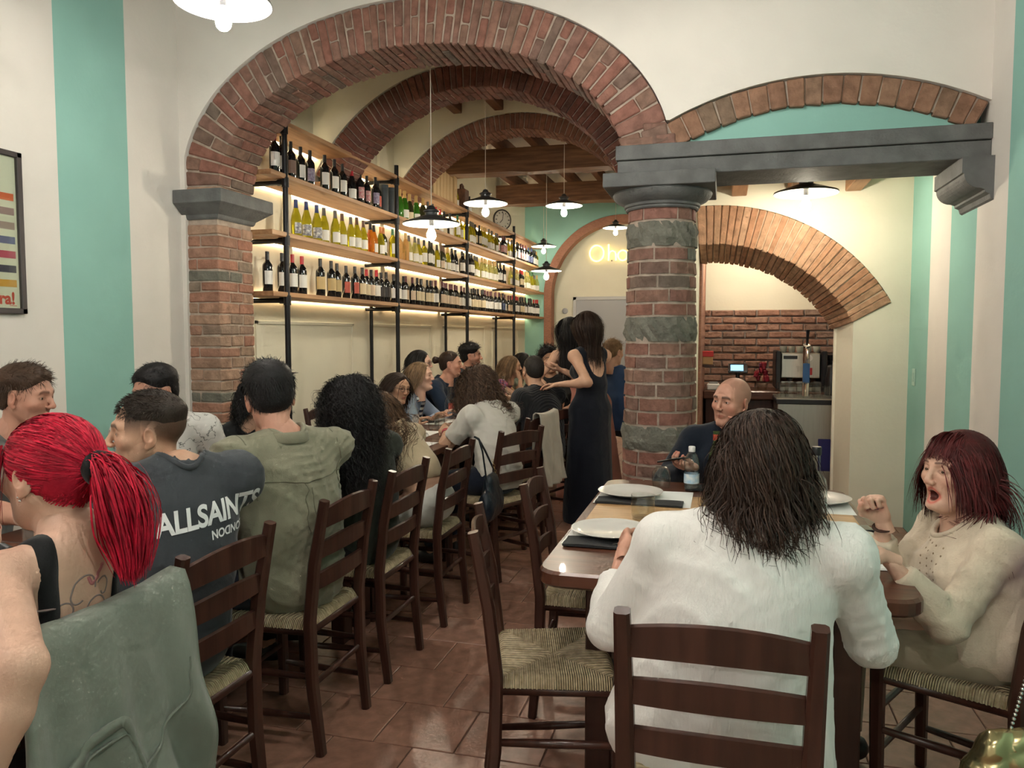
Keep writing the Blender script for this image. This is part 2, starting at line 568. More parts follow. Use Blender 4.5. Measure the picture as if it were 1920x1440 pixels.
ar = empty('brick_arch', (-1.925, 4.76, 2.4), label='large elliptical brick arch from the wall pier to the column, nearest of the arches', cat='arch')
sweep_ring(A1, 0.012, TH1 - .002, 4.56, 4.945, 'mortar', MORTAR, ar)
def sp1(t):
    q = abs(t - .5) * 2
    return 0.052 + 0.024 * q ** 1.5
def rad1(i):
    return [0, 1] if i % 2 == 0 else ([0, .62, 1] if i % 4 == 1 else [0, .45, 1])
def dep1(i):
    return [0, .34, 1] if i % 2 == 0 else [0, .66, 1]
arch_bricks(A1, TH1, 4.55, 4.955, ar, BRICK, sp1, rad1, dep1)

ar = empty('brick_arch', (0.5, 4.76, 2.5), label='shallow segmental brick arch over the grey stone lintel', cat='arch')
sweep_ring(A2, 0.012, TH2 - .002, 4.56, 4.945, 'mortar', MORTAR, ar)
arch_bricks(A2, TH2, 4.55, 4.955, ar, brick_mat('brown_header_brick', [(0.30, 0.17, 0.11), (0.27, 0.15, 0.10), (0.33, 0.19, 0.125), (0.22, 0.155, 0.11)]), lambda t: 0.088, lambda i: [0, 1], lambda i: [0, .5, 1] if i % 2 else [0, .62, 1], gap=.007)
# broken bricks where the two arches meet above the column
sp = empty('arch_spandrel', (-0.42, 4.76, 2.49), label='rubble of bricks and mortar above the column where two arches meet', cat='masonry')
MB().box(-.585, -.235, 4.565, 4.94, 2.48, 2.60).build('mortar', MORTAR, sp)
for (xa, xb, za, zb_) in [(-.58, -.40, 2.485, 2.545), (-.39, -.28, 2.485, 2.56), (-.46, -.33, 2.57, 2.63)]:
    brick(xa, xb, 4.545, 4.80, za, zb_, sp, BRICK, .008)
# teal filling under the segmental arch
xs = np.linspace(-.36, XR, 60)
mb = MB()
mb.grid([[(x, 4.585, 2.45), (x, 4.585, float(A2.height(x, .03))), (x, 4.9, float(A2.height(x, .03))), (x, 4.9, 2.45)] for x in xs], cv=True)
struct(mb.build('wall_tympanum', TEAL), 'teal plaster filling between lintel and shallow arch')

# ---- left pier of the great arch
pier = empty('brick_pier', (-3.41, 4.75, 0), label='square brick pier against the left wall carrying the big arch', cat='pier')
px0, px1, py0, py1 = -3.535, -3.29, 4.55, 4.95
MB().box(px0, px1 - .008, py0 + .008, py1 - .008, 0, 2.44).build('mortar', MORTAR, pier)
z, i = 0.0, 0
stones = {13, 24}
while z < 2.40:
    h = 0.0745 * rng.uniform(.92, 1.08)
    z1_ = min(z + h, 2.42)
    if 2.19 < z1_ < 2.36 or 2.19 < z < 2.33:
        z = z1_
        i += 1
        continue
    g = .005
    za, zb_ = z + g, z1_ - g
    m = STONE_ROUGH if i in stones else BRICK_PIER
    if i % 2 == 0:
        brick(px0, px1, py0, py0 + .125, za, zb_, pier, m)
        brick(px1 - .12, px1, py0 + .135, py0 + .27, za, zb_, pier, m)
        brick(px1 - .12, px1, py0 + .28, py1, za, zb_, pier, BRICK_PIER)
    else:
        cut = px0 + (.075 if i % 4 == 1 else .1)
        brick(px0, cut - .004, py0, py0 + .12, za, zb_, pier, m)
        brick(cut + .004, px1, py0, py0 + .22, za, zb_, pier, m)
        brick(px1 - .12, px1, py0 + .23, py1, za, zb_, pier, BRICK_PIER)
    z = z1_
    i += 1
# moulded stone impost
imp = empty('stone_impost', (-3.41, 4.75, 2.2), label='moulded grey stone impost on top of the brick pier', cat='capital')
prof = [(0.004, 2.195), (0.012, 2.205), (0.018, 2.225), (0.05, 2.25), (0.085, 2.28), (0.10, 2.29), (0.105, 2.295), (0.105, 2.375), (0.10, 2.38)]
rings = []
for e, zz in prof:
    rings.append([(px0 - .02, py0 - e, zz), (px1 + e, py0 - e, zz), (px1 + e, py1 + e, zz), (px0 - .02, py1 + e, zz)])
mb = MB().grid(rings, cv=True)
k = len(prof)
mb.f += [(0, 1, 2, 3), tuple((k - 1) * 4 + q for q in (3, 2, 1, 0))]; mb.m += [0, 0]
mb.build('moulding', STONE, imp)

# ---- the round column
CX, CY = -0.365, 4.75
colm = empty('column', (CX, CY, 0), label='round column of red brick courses and rough grey stone drums', cat='column')
def crad(z):
    return 0.232 - 0.030 * (z / 2.15) ** 1.3
mb = MB().lathe([(crad(z) - .012, z) for z in np.linspace(0, 2.17, 12)], 36, (CX, CY, 0))
mb.build('mortar', MORTAR, colm, smooth=True)
def arc_block(a0, a1, z0, z1, rough, m, name):
    n = max(2, int((a1 - a0) / .16) + 1)
    aa = np.linspace(a0, a1, n)
    zz = np.linspace(z0, z1, 4 if rough > .006 else 2)
    e = .006
    P = []
    for a in aa:
        col = [(CX + (crad(z0) - .03) * math.cos(a), CY + (crad(z0) - .03) * math.sin(a), z0)]
        for q, zv in enumerate(zz):
            r = crad(zv) + rng.uniform(-rough, rough) - (e if (q in (0, len(zz) - 1) or a in (aa[0], aa[-1])) else -.002)
            col.append((CX + r * math.cos(a), CY + r * math.sin(a), zv + rng.uniform(-.002, .002)))
        col.append((CX + (crad(z1) - .03) * math.cos(a), CY + (crad(z1) - .03) * math.sin(a), z1))
        P.append(col)
    mb = MB().grid(P, flip=True)
    nv = len(P[0])
    mb.f += [tuple(range(nv))[::-1], tuple((len(aa) - 1) * nv + q for q in range(nv))]
    mb.m += [0, 0]
    return mb.build(name, m, colm)
seq = ['b', 'S'] + ['b'] * 5 + ['S'] + ['b'] * 6 + ['S'] + ['b'] * 5 + ['S'] + ['b'] * 2
z = 2.16
for q, t in enumerate(seq):
    h = (.15 if t == 'S' else .0805) * (rng.uniform(.95, 1.05))
    if q == len(seq) - 1:
        h = z
    zb_ = max(0, z - h)
    if t == 'S':
        arc_block(-.1, 2 * PI - .1, zb_ + .005, z - .004, .012, STONE_ROUGH, 'stone_drum')
    else:
        a = rng.uniform(0, 1)
        end = a + 2 * PI
        while a < end - .1:
            w_ = rng.choice([.62, .9, 1.05])
            if end - (a + w_) < .35:
                w_ = end - a
            arc_block(a + .03, a + w_ - .03, zb_ + .008, z - .008, .005, BRICK if rng.random() > .12 else STONE_ROUGH, 'brick')
            a += w_
    z = zb_
cap = empty('stone_capital', (CX, CY, 2.15), label='grey stone capital with round echinus and square slab on the column', cat='capital')
MB().lathe([(.0, 2.148), (.207, 2.148), (.214, 2.155), (.212, 2.165), (.222, 2.17), (.225, 2.18), (.222, 2.185), (.262, 2.205), (.285, 2.228), (.292, 2.245), (.285, 2.258), (0, 2.26)], 48, (CX, CY, 0)).build('echinus', STONE, cap, smooth=True, auto=40)
MB().cbox(CX - .312, CX + .312, CY - .30, CY + .30, 2.256, 2.335, .004).build('abacus', STONE, cap)

# ---- the stone lintel and its corbel
lin = empty('stone_lintel', (0.4, 4.7, 2.33), label='long grey stone lintel from the column to the striped wall', cat='lintel')
MB().cbox(-.60, XR, 4.50, 4.93, 2.318, 2.408, .004).build('lower_slab', STONE, lin)
MB().cbox(-.61, XR, 4.485, 4.945, 2.411, 2.492, .004).build('upper_slab', STONE, lin)
cor = empty('stone_corbel', (1.26, 4.7, 2.1), label='moulded grey stone corbel under the lintel at the right wall', cat='corbel')
pr = [(XR + .01, 2.318), (1.155, 2.318), (1.155, 2.238)]
for t in np.linspace(0, PI / 2, 8):
    pr.append((1.165 + .075 * (1 - math.cos(t)), 2.234 - .075 * math.sin(t)))
pr += [(1.262, 2.150), (1.262, 2.138), (1.283, 2.128), (1.29, 2.105), (XR + .01, 2.09)]
k = len(pr)
mb = MB().grid([[(x, 4.44, zv) for x, zv in pr], [(x, 4.98, zv) for x, zv in pr]], cv=True)
mb.f += [tuple(range(k)), tuple(range(k, 2 * k))[::-1]]; mb.m += [0, 0]
mb.build('moulding', STONE, cor)

# ---- second and third arches of the hall
def hall_arch(cx, cz, Rint, th, y0, y1, label, m, zmin, wname, wlabel, spc):
    a0 = PI - math.asin((zmin - cz) / (Rint + th * .5))
    a1 = math.asin(min(.98, (2.3 - cz) / Rint)) if cz < 2.3 else 0.02
    C = Curve(cx, cz, Rint, Rint, a0, a1)
    a = empty('brick_arch', (cx, (y0 + y1) / 2, cz), label=label, cat='arch')
    sweep_ring(C, .01, th - .002, y0 + .01, y1 - .01, 'mortar', MORTAR, a)
    arch_bricks(C, th, y0, y1, a, m, lambda t: spc, lambda i: [0, 1], lambda i: [0, .42, 1] if i % 2 else [0, .6, 1], gap=.007, j=.003)
    full = Curve(cx, cz, Rint, Rint, PI - .01, .01)
    strip_wall(wname, CREAM, HXL, HXR, lambda x: float(full.height(x, th + .003)), ZH, y0 - .015, y1 + .01, wlabel, 140)
    # corbel bricks carrying the left end
    for q in range(3):
        brick(HXL - .02, HXL + .20 - q * .05, y0, y1, zmin - .06 - q * .06, zmin - .005 - q * .06, a, BRICK_ORANGE, .003)
    return a
hall_arch(-2.09, 2.07, 1.405, .205, 6.26, 6.62, 'dark red brick arch, second from the viewer, behind the big arch', BRICK_DARK, 2.78, 'wall_arch_2', 'white wall above the second arch', .056)
hall_arch(-2.16, 2.15, 1.425, .165, 8.0, 8.36, 'brown brick arch, third from the viewer, in front of the wooden beams', brick_mat('brown_brick', [(0.26, 0.125, 0.08), (0.22, 0.10, 0.07), (0.30, 0.15, 0.10)]), 2.86, 'wall_arch_3', 'white wall above the third arch', .054)

# ---- beams and joists of the hall ceiling
def beam(y, label):
    n = 14
    xs = np.linspace(HXL - .05, HXR + .1, n)
    P = []
    for x in xs:
        d = rng.uniform(-.006, .006, 4)
        P.append([(x, y + d[0], 3.475 + d[1] * 2), (x, y + .28 + d[2], 3.475 + d[3] * 2), (x, y + .28 + d[1], 3.775), (x, y + d[2], 3.775)])
    mb = MB().grid(P, cv=True)
    mb.f += [(0, 1, 2, 3), tuple((n - 1) * 4 + q for q in (3, 2, 1, 0))]; mb.m += [0, 0]
    o = mb.build('ceiling_beam', BEAM, loc=((HXL + HXR) / 2, y + .14, 3.475))
    return tag(o, label, 'beam')
beam(9.6, 'nearer thick brown wooden ceiling beam across the hall')
beam(11.95, 'farther thick brown wooden ceiling beam, above the teal wall')
jn = 0
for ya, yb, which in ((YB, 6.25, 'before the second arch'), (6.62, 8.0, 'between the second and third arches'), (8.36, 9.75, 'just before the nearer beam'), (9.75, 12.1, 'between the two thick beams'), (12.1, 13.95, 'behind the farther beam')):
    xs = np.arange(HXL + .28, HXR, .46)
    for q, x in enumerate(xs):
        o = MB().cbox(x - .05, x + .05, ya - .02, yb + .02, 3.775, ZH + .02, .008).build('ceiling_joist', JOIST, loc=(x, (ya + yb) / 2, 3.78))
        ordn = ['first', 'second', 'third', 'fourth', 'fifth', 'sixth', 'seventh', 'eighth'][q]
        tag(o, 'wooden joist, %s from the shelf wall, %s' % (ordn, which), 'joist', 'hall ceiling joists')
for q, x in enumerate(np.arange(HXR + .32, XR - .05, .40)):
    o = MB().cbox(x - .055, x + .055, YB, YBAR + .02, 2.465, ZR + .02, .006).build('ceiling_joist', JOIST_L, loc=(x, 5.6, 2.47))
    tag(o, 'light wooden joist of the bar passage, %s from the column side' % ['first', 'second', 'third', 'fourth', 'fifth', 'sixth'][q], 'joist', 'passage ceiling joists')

# ---- end of the hall: teal wall with a brick arch, white wall with the door behind
EC = Curve(-1.75, 2.12, 1.27, 1.27, PI, 0.0)
strip_wall('wall_end_teal', TEAL, HXL, HXR, lambda x: float(EC.height(x, .14)) if -3.155 < x < HXR else 0.0, ZH, 13.82, 14.06, 'teal wall above the far brick arch', 120, (-3.155,))
farb = mat('far_brick', (0.36, 0.17, 0.11), rough=.9, color2=(0.25, .12, .08), scale=26, stretch=(1, 1, 5), bump=.5, bscale=30)
ea = empty('brick_arch', (-1.75, 13.9, 2.1), label='far brick arch on the teal end wall, smallest of the arches', cat='arch')
sweep_ring(EC, 0, .14, 13.80, 14.05, 'arch_ring', farb, ea)
MB().cbox(-3.16, -3.02, 13.80, 14.05, 0, 2.13, .005).build('pier', farb, ea)
struct(MB().box(HXL, HXR + .2, Y1 - .12, Y1 + .1, 0, ZH).build('wall_end', CREAM), 'cream end wall of the hall')
dr = struct(empty('door_1', (-2.2, Y1 - .13, 0)), 'plain grey door in the end wall')
MB().cbox(-2.66, -1.72, Y1 - .15, Y1 - .125, 0, 2.06, .004).build('door_leaf', mat('door_grey', (.42, .43, .46), rough=.5), dr)
for a in ((-2.72, -2.66, 0, 2.12), (-1.72, -1.66, 0, 2.12), (-2.72, -1.66, 2.06, 2.12)):
    MB().cbox(a[0], a[1], Y1 - .165, Y1 - .12, a[2], a[3], .004).build('door_frame', mat('door_frame_grey', (.55, .55, .56), rough=.5), dr)
MB().tube([(-1.82, Y1 - .15, 1.02), (-1.82, Y1 - .2, 1.02), (-1.92, Y1 - .2, 1.02)], .009).build('door_handle', CHROME, dr)
o = MB().lathe([(0, 0), (.055, 0), (.055, .012), (.045, .018), (0, .018)], 20, (0, 0, 0), axis=(0, -1, 0)).build('wall_disc', mat('grey_disc', (.45, .45, .46), rough=.5), loc=(-3.0 + .12, Y1 - .12, 1.86), local=True)
tag(o, 'small round grey disc on the end wall beside the shelf', 'alarm')

# ---- wall with the bar opening
BC = Curve(-.1, .94, 1.17, 1.17, math.radians(29.2), math.radians(94.5))
bx0 = -.195
def zb_bar(x):
    return float(BC.height(x, .295)) if bx0 < x < 1.172 else 0.0
strip_wall('wall_bar', CREAM, HXR, XR, zb_bar, ZR + .1, YBAR, YBAR + .36, 'cream wall around the bar opening', 150, (bx0, 1.172))
xs = np.linspace(.925, 1.1725, 12)
def zl(x):
    return 1.508 + (x - .92) * (1.655 - 1.508) / .27
mb = MB().grid([[(x, YBAR, 0), (x, YBAR, zl(x)), (x - .075, YBAR + .355, zl(x)), (x - .075, YBAR + .355, 0)] for x in xs], cv=True)
mb.f += [(0, 1, 2, 3)]; mb.m += [0]
struct(mb.build('wall_bar_jamb', CREAM), 'cream splayed jamb under the orange arch')
struct(MB().cbox(.838, .862, YBAR + .33, YBAR + .37, 0, 1.47, .003).build('trim_2', CREAM), 'narrow cream edge of the bar opening')
ba = empty('brick_arch', (.5, YBAR + .15, 1.5), label='orange brick quarter arch over the opening to the bar', cat='arch')
sweep_ring(BC, .008, .288, YBAR - .002, YBAR + .35, 'mortar', mat('light_mortar', (.55, .42, .30), rough=.95, bump=.5, bscale=40), ba, 60, .11)
arch_bricks(BC, .292, YBAR - .012, YBAR + .36, ba, BRICK_ORANGE, lambda t: .044, lambda i: [0, 1], lambda i: [0, 1], gap=.006, j=.0025, e=.004, splay=.115)

# ---- the bar room
YW = 8.0
struct(MB().box(HXR + .3, 2.1, YW + .03, YW + .2, 0, 2.6).build('wall_bar_back', CREAM), 'cream wall above the bar bricks')
struct(MB().box(1.9, 2.1, YBAR + .3, YW + .1, 0, 2.6).build('wall_bar_right', CREAM), 'cream side wall of the bar room')
bw = struct(empty('wall_bar_bricks', (.5, YW, 0)), 'brick lining of the bar room with dark joints')
MB().box(-.22, 1.9, YW + .008, YW + .04, 0, 1.66).build('mortar', mat('dark_mortar', (.25, .205, .18), rough=.95, bump=.4), bw)
z, i = .52, 0
while z < 1.64:
    x = -.22 - (i % 2) * .11
    while x < 1.25:
        xa, xb = max(-.22, x), x + .205
        if xb > -.2:
            brick(xa, xb, YW - .006 - rng.uniform(0, .01), YW + .03, z + .004, z + .060, bw, BRICK_BAR, .004, .007)
        x += .218
    z += .072
    i += 1
MB().cbox(-.225, -.175, YBAR + .37, YW, 0, 2.45, .004).build('brick_return', farb, bw)
# ================================================================== WINE SHELVES
PY_ = [5.2, 7.25, 9.45, 11.75, 13.86]
PXF, PXB = -3.17, -3.47
BZ = [1.70, 2.145, 2.575, 2.965]        # undersides of the four boards
sh = empty('wine_shelf', (-3.3, 9.5, 0), label='long wall shelf of wooden boards on black pipe frames full of wine bottles', cat='shelf')
pm = MB
for k, y in enumerate(PY_):
    MB().tube([(PXF, y, 0), (PXF, y, 3.10)], .021, 12).build('front_post', BLACKM, sh, smooth=True, auto=40)
    if k:
        MB().tube([(PXB, y + .02, 0), (PXB, y + .02, 1.70)], .018, 10).build('back_post', BLACKM, sh, smooth=True, auto=40)
    for z in BZ:
        mb = MB().tube([(PXF, y, z - .025), (HXL, y, z - .025)], .019, 10)
        mb.tube([(PXF, y, z - .06), (PXF, y, z + .012)], .028, 12).tube([(PXF - .02, y, z - .025), (PXF - .06, y, z - .025)], .025, 10)
        mb.build('bracket_pipe', BLACKM, sh, smooth=True, auto=40)
for q, z in enumerate(BZ):
    yb = [4.99, 7.25, 9.45, 11.75, 13.98]
    for k in range(4):
        MB().cbox(-3.485, -3.135 - .02, yb[k] + .002, yb[k + 1] - .002, z, z + .036, .003).build('shelf_board', SHELFW, sh)
    MB().box(HXL + .006, HXL + .018, 4.99, 13.8, z + .004, z + .03).build('light_strip', mat('led_warm', (1.0, .84, .55), emit=LED), sh)

# ---- bottles
GL_DARK = mat('dark_bottle_glass', (.006, .007, .008), rough=.08, coat=.3)
GL_BROWN = mat('brown_green_bottle_glass', (.03, .03, .012), rough=.08, coat=.3)
GL_YELL = mat('yellow_wine_glass', (.62, .56, .03), rough=.06, trans=.75, ior=1.33)
GL_PALE = mat('pale_wine_glass', (.80, .78, .30), rough=.06, trans=.75, ior=1.33)
GL_ORAN = mat('orange_wine_glass', (.95, .30, .03), rough=.06, trans=.75, ior=1.33)
GL_PINK = mat('peach_wine_glass', (.95, .55, .22), rough=.06, trans=.75, ior=1.33)
GL_GREEN = mat('green_bottle_glass', (.05, .20, .02), rough=.06, trans=.4, ior=1.4)
def plain(n, c, r=.5):
    return mat(n, c, rough=r)
CAPS = {'black': plain('black_capsule', (.015, .015, .016), .35), 'red': plain('red_capsule', (.42, .02, .03), .35), 'blue': plain('blue_capsule', (.03, .05, .17), .35),
        'purple': plain('plum_capsule', (.10, .025, .035), .35), 'gold': plain('gold_capsule', (.5, .33, .12), .3), 'grey': plain('grey_capsule', (.12, .11, .10), .4),
        'orange': plain('orange_capsule', (.5, .17, .04), .35), 'green': plain('green_capsule', (.03, .14, .06), .35), 'brown': plain('brown_capsule', (.13, .07, .045), .4)}
LABS = {'white': plain('white_label', (.72, .70, .66)), 'cream': plain('cream_label', (.66, .55, .36)), 'tan': plain('tan_label', (.50, .37, .17)), 'pinkart': mat('red_patterned_label', (.42, .10, .12), color2=(.5, .38, .36), scale=60),
        'brown': plain('brown_label', (.22, .14, .11)), 'black': plain('black_label', (.03, .025, .025)), 'violet': mat('violet_label', (.15, .11, .20), color2=(.3, .28, .36), scale=60),
        'beige': plain('beige_label', (.62, .48, .35)), 'teal': plain('teal_label', (.05, .22, .24)), 'navy': plain('navy_label', (.06, .08, .17)), 'redlab': plain('red_label', (.45, .08, .05)), 'art': mat('art_label', (.74, .73, .70), color2=(.08, .08, .12), scale=38)}
SHAPES = {
    'bordeaux': [(0, 0), (.034, 0), (.0375, .006), (.0375, .185), (.035, .203), (.022, .222), (.0145, .235), (.0138, .25), (.0138, .3), (0, .301)],
    'burgundy': [(0, 0), (.037, 0), (.041, .006), (.041, .135), (.036, .17), (.024, .21), (.0155, .24), (.0145, .26), (.0145, .297), (0, .298)],
    'champagne': [(0, 0), (.039, 0), (.044, .008), (.044, .14), (.038, .18), (.024, .225), (.0165, .255), (.016, .275), (.018, .29), (.016, .31), (0, .312)],
    'hock': [(0, 0), (.033, 0), (.036, .006), (.036, .12), (.031, .17), (.02, .24), (.0145, .28), (.014, .325), (0, .326)]}
CAPZ = {'bordeaux': .238, 'burgundy': .232, 'champagne': .235, 'hock': .262}
LABR = {'bordeaux': (.055, .155), 'burgundy': (.03, .115), 'champagne': (.035, .115), 'hock': (.03, .10)}
BM = {}
def lathe_mesh(key, prof, n, m, arc=None):
    if key in BM:
        return BM[key]
    mb = MB()
    if arc:
        a = np.linspace(-arc, arc, 9)
        mb.grid([[(r * math.cos(t), r * math.sin(t), z) for t in a] for r, z in prof])
    else:
        mb.lathe(prof, n)
    me = bpy.data.meshes.new(key[0])
    me.from_pydata(np.concatenate(mb.v).tolist(), [], mb.f)
    me.materials.append(m)
    me.polygons.foreach_set('use_smooth', [True] * len(me.polygons))
    me.set_sharp_from_angle(angle=math.radians(50))
    BM[key] = me
    return me
def child(name, me, parent):
    return link(bpy.data.objects.new(name, me), parent)
def rad_at(prof, z):
    return float(np.interp(z, [p[1] for p in prof[1:-1]], [p[0] for p in prof[1:-1]]))

COLN = {GL_DARK.name: 'dark', GL_BROWN.name: 'brown-green', GL_YELL.name: 'yellow-green', GL_PALE.name: 'pale yellow', GL_ORAN.name: 'bright orange', GL_PINK.name: 'peach', GL_GREEN.name: 'green'}
def bottle(x, y, z, shape, glass, capc, lab, label, group, sc=1.0, rz=0.0):
    e = empty('wine_bottle', (x, y, z), rz, label, 'bottle', group)
    e.scale = (sc, sc, sc)
    pf = SHAPES[shape]
    child('glass_body', lathe_mesh(('glass_body', shape, glass.name), pf, 16, glass), e)
    cz = CAPZ[shape]
    cp = [(r + .0009, zz) for r, zz in [(rad_at(pf, t), t) for t in np.linspace(cz, pf[-2][1], 5)]] + [(0, pf[-1][1] + .001)]
    child('capsule', lathe_mesh(('capsule', shape, capc), cp, 12, CAPS[capc]), e)
    if lab:
        l0, l1 = LABR[shape]
        lp = [(rad_at(pf, t) + .0008, t) for t in np.linspace(l0, l1, 4)]
        child('label_sheet', lathe_mesh(('label_sheet', shape, lab), lp, 0, LABS[lab], arc=1.15), e)
    return e

ORD = ['first', 'second', 'third', 'fourth', 'fifth', 'sixth', 'seventh', 'eighth', 'ninth', 'tenth', 'eleventh', 'twelfth', 'thirteenth', 'fourteenth', 'fifteenth', 'sixteenth', 'seventeenth', 'eighteenth', 'nineteenth', 'twentieth', '21st', '22nd', '23rd', '24th', '25th', '26th']
BAYN = ['nearest bay', 'second bay', 'third bay', 'farthest bay']
ROWN = {0: 'bottom shelf', 1: 'middle shelf', 2: 'upper shelf', 3: 'top board'}
def shelf_row(level, bay, items):
    """items: (y, shape, glass, capsule, label)"""
    for n, (y, shp, gl, cp, lb) in enumerate(items):
        x = -3.27 + rng.uniform(-.02, .03)
        desc = '%s wine bottle' % COLN[gl.name]
        desc += (' with %s label' % LABS[lb].name.replace('_label', '').replace('_', ' ')) if lb else ' without label'
        bottle(x, y, BZ[level] + .036, shp, gl, cp, lb, '%s, %s from the left on %s, %s' % (desc, ORD[n], ROWN[level], BAYN[bay]), 'wine bottles on the wall shelf', rng.uniform(.98, 1.04), rng.uniform(-.5, .25) - .35)
D, B_, Yl, Pl, Or, Pk, Gr = GL_DARK, GL_BROWN, GL_YELL, GL_PALE, GL_ORAN, GL_PINK, GL_GREEN
def mk(ys, spec):
    return [(y, *s) for y, s in zip(ys, spec)]
bo, bu, ch, ho = 'bordeaux', 'burgundy', 'champagne', 'hock'
shelf_row(2, 0, mk([5.18, 5.31, 5.45, 5.61, 5.77, 5.93, 6.10, 6.26, 6.44, 6.61, 6.76, 6.91, 7.05],
    [(bo, D, 'red', 'white'), (bo, D, 'black', 'white'), (bo, D, 'black', 'brown'), (bo, D, 'black', 'white'), (bo, D, 'black', 'violet'), (bo, D, 'black', 'white'), (bo, D, 'black', 'white'), (bo, D, 'black', 'white'),
     (bu, D, 'red', 'white'), (bo, D, 'black', 'pinkart'), (bo, D, 'black', 'pinkart'), (bo, D, 'black', 'violet'), (bo, D, 'black', 'redlab')]))
shelf_row(1, 0, mk([5.49, 5.65, 5.82, 5.97, 6.12, 6.28, 6.42, 6.53, 6.66, 6.80, 6.94, 7.08, 7.18],
    [(bu, Yl, 'blue', 'art'), (bu, Yl, 'blue', 'art'), (bu, Yl, 'blue', 'art'), (bu, Yl, 'grey', 'white'), (bu, Yl, 'grey', 'white'), (bu, Yl, 'brown', 'white'), (bu, Yl, 'grey', 'white'), (bu, Yl, 'brown', 'white'), (bu, Yl, 'brown', 'white'),
     (bu, Or, 'black', None), (bu, Or, 'black', 'white'), (bu, Yl, 'orange', 'white'), (bo, B_, 'orange', 'white')]))
shelf_row(0, 0, mk([5.09, 5.32, 5.45, 5.58, 5.83, 6.02, 6.14, 6.33, 6.46, 6.61, 6.73, 6.84, 7.0, 7.10, 7.20],
    [(bo, D, 'black', 'white'), (bo, D, 'black', 'white'), (bo, D, 'red', 'white'), (bo, D, 'red', 'white'), (bo, D, 'black', 'tan'), (bo, D, 'black', 'tan'), (bo, D, 'black', 'tan'), (bo, D, 'black', 'redlab'), (bo, D, 'black', 'redlab'),
     (bo, D, 'black', 'cream'), (bo, D, 'red', 'cream'), (bo, D, 'black', 'beige'), (bo, D, 'red', 'white'), (bo, D, 'black', 'black'), (bo, D, 'black', 'black')]))
def rand_row(level, bay, y0, y1, kinds, step):
    """runs of equal bottles, as a wine shop stands them"""
    ys, spec, y = [], [], y0
    while y < y1:
        k = kinds[len(spec) % len(kinds)] if False else kinds[int(rng.integers(len(kinds)))]
        for _ in range(int(rng.integers(2, 5))):
            if y >= y1:
                break
            ys.append(y); spec.append(k)
            y += step * rng.uniform(.94, 1.08)
        y += rng.uniform(0, .05)
    shelf_row(level, bay, mk(ys, spec))
shelf_row(2, 1, mk([7.42, 7.55, 7.68, 7.83, 7.98, 8.14, 8.3, 8.47, 8.62, 8.77, 8.92, 9.12, 9.30],
    [(ch, D, 'gold', 'cream'), (ch, Gr, 'gold', None), (ch, Gr, 'gold', 'white'), (ch, B_, 'gold', 'cream'), (ch, Gr, 'gold', 'white'), (ch, B_, 'gold', 'white'), (bo, D, 'grey', 'white'), (bo, Gr, 'grey', 'white'), (bo, D, 'red', 'white'), (bu, Gr, 'red', 'white'), (bu, D, 'black', 'cream'), (bu, D, 'black', 'white'), (bo, Yl, 'green', 'white')]))
shelf_row(1, 1, mk([7.36, 7.50, 7.64, 7.78, 7.93, 8.1, 8.24, 8.38, 8.51, 8.64, 8.77, 8.9, 9.03, 9.16, 9.3],
    [(bo, Yl, 'green', 'white'), (bo, Pk, 'gold', None), (bo, Pk, 'gold', None), (bu, Pl, 'grey', 'white'), (bu, Pl, 'grey', 'white'), (bu, Yl, 'grey', 'white'), (bo, Yl, 'black', 'white'), (bo, B_, 'black', 'white'), (bo, B_, 'black', 'white'), (bu, Yl, 'black', 'white'), (bu, B_, 'brown', 'beige'), (bu, B_, 'brown', 'white'), (bu, Yl, 'gold', 'white'), (bu, D, 'black', 'white'), (bu, D, 'black', 'white')]))
DARKK = [(bo, D, 'purple', 'white'), (bo, D, 'black', 'white'), (bo, D, 'purple', 'beige'), (bo, D, 'black', 'cream'), (bo, D, 'red', 'white'), (bo, D, 'black', 'navy'), (bo, D, 'purple', 'teal')]
MIXK = [(bo, D, 'black', 'white'), (bo, D, 'blue', 'navy'), (bo, D, 'purple', 'pinkart'), (bu, Yl, 'grey', 'white'), (bo, D, 'black', 'cream'), (bo, Yl, 'gold', 'white')]
WHITK = [(bu, Yl, 'grey', 'white'), (bu, Pl, 'gold', 'white'), (bo, D, 'black', 'white'), (ho, Yl, 'green', 'white'), (bo, D, 'red', 'cream')]
rand_row(0, 1, 7.36, 9.36, DARKK[:4], .088)
rand_row(2, 2, 9.55, 11.62, MIXK, .105)
rand_row(1, 2, 9.55, 11.62, WHITK, .105)
rand_row(0, 2, 9.55, 11.62, DARKK, .095)
rand_row(2, 3, 11.85, 13.75, MIXK, .105)
rand_row(1, 3, 11.85, 13.75, WHITK, .105)
rand_row(0, 3, 11.85, 13.75, DARKK, .105)
# two dark gift tubes at the end of the nearest bay
for k, y in enumerate((7.14, 7.40)):
    t = empty('gift_tube', (-3.27, y - .0, BZ[2] + .036), 0, ['dark cylindrical bottle tube left of the second shelf post', 'dark cylindrical bottle tube right of the second shelf post'][k], 'tube', 'bottle tubes on the upper shelf')
    y_ = 0
    MB().lathe([(0, 0), (.046, 0), (.046, .28), (0, .28)], 20).build('tube_body', mat('dark_slate_card', (.02, .028, .035), rough=.4), t, local=True, smooth=True, auto=40)
    MB().lathe([(.047, .25), (.047, .285), (0, .285)], 20).build('lid', mat('slate_lid', (.03, .04, .05), rough=.35), t, local=True, smooth=True, auto=40)
    t.location.y = [7.165, 7.33][k]
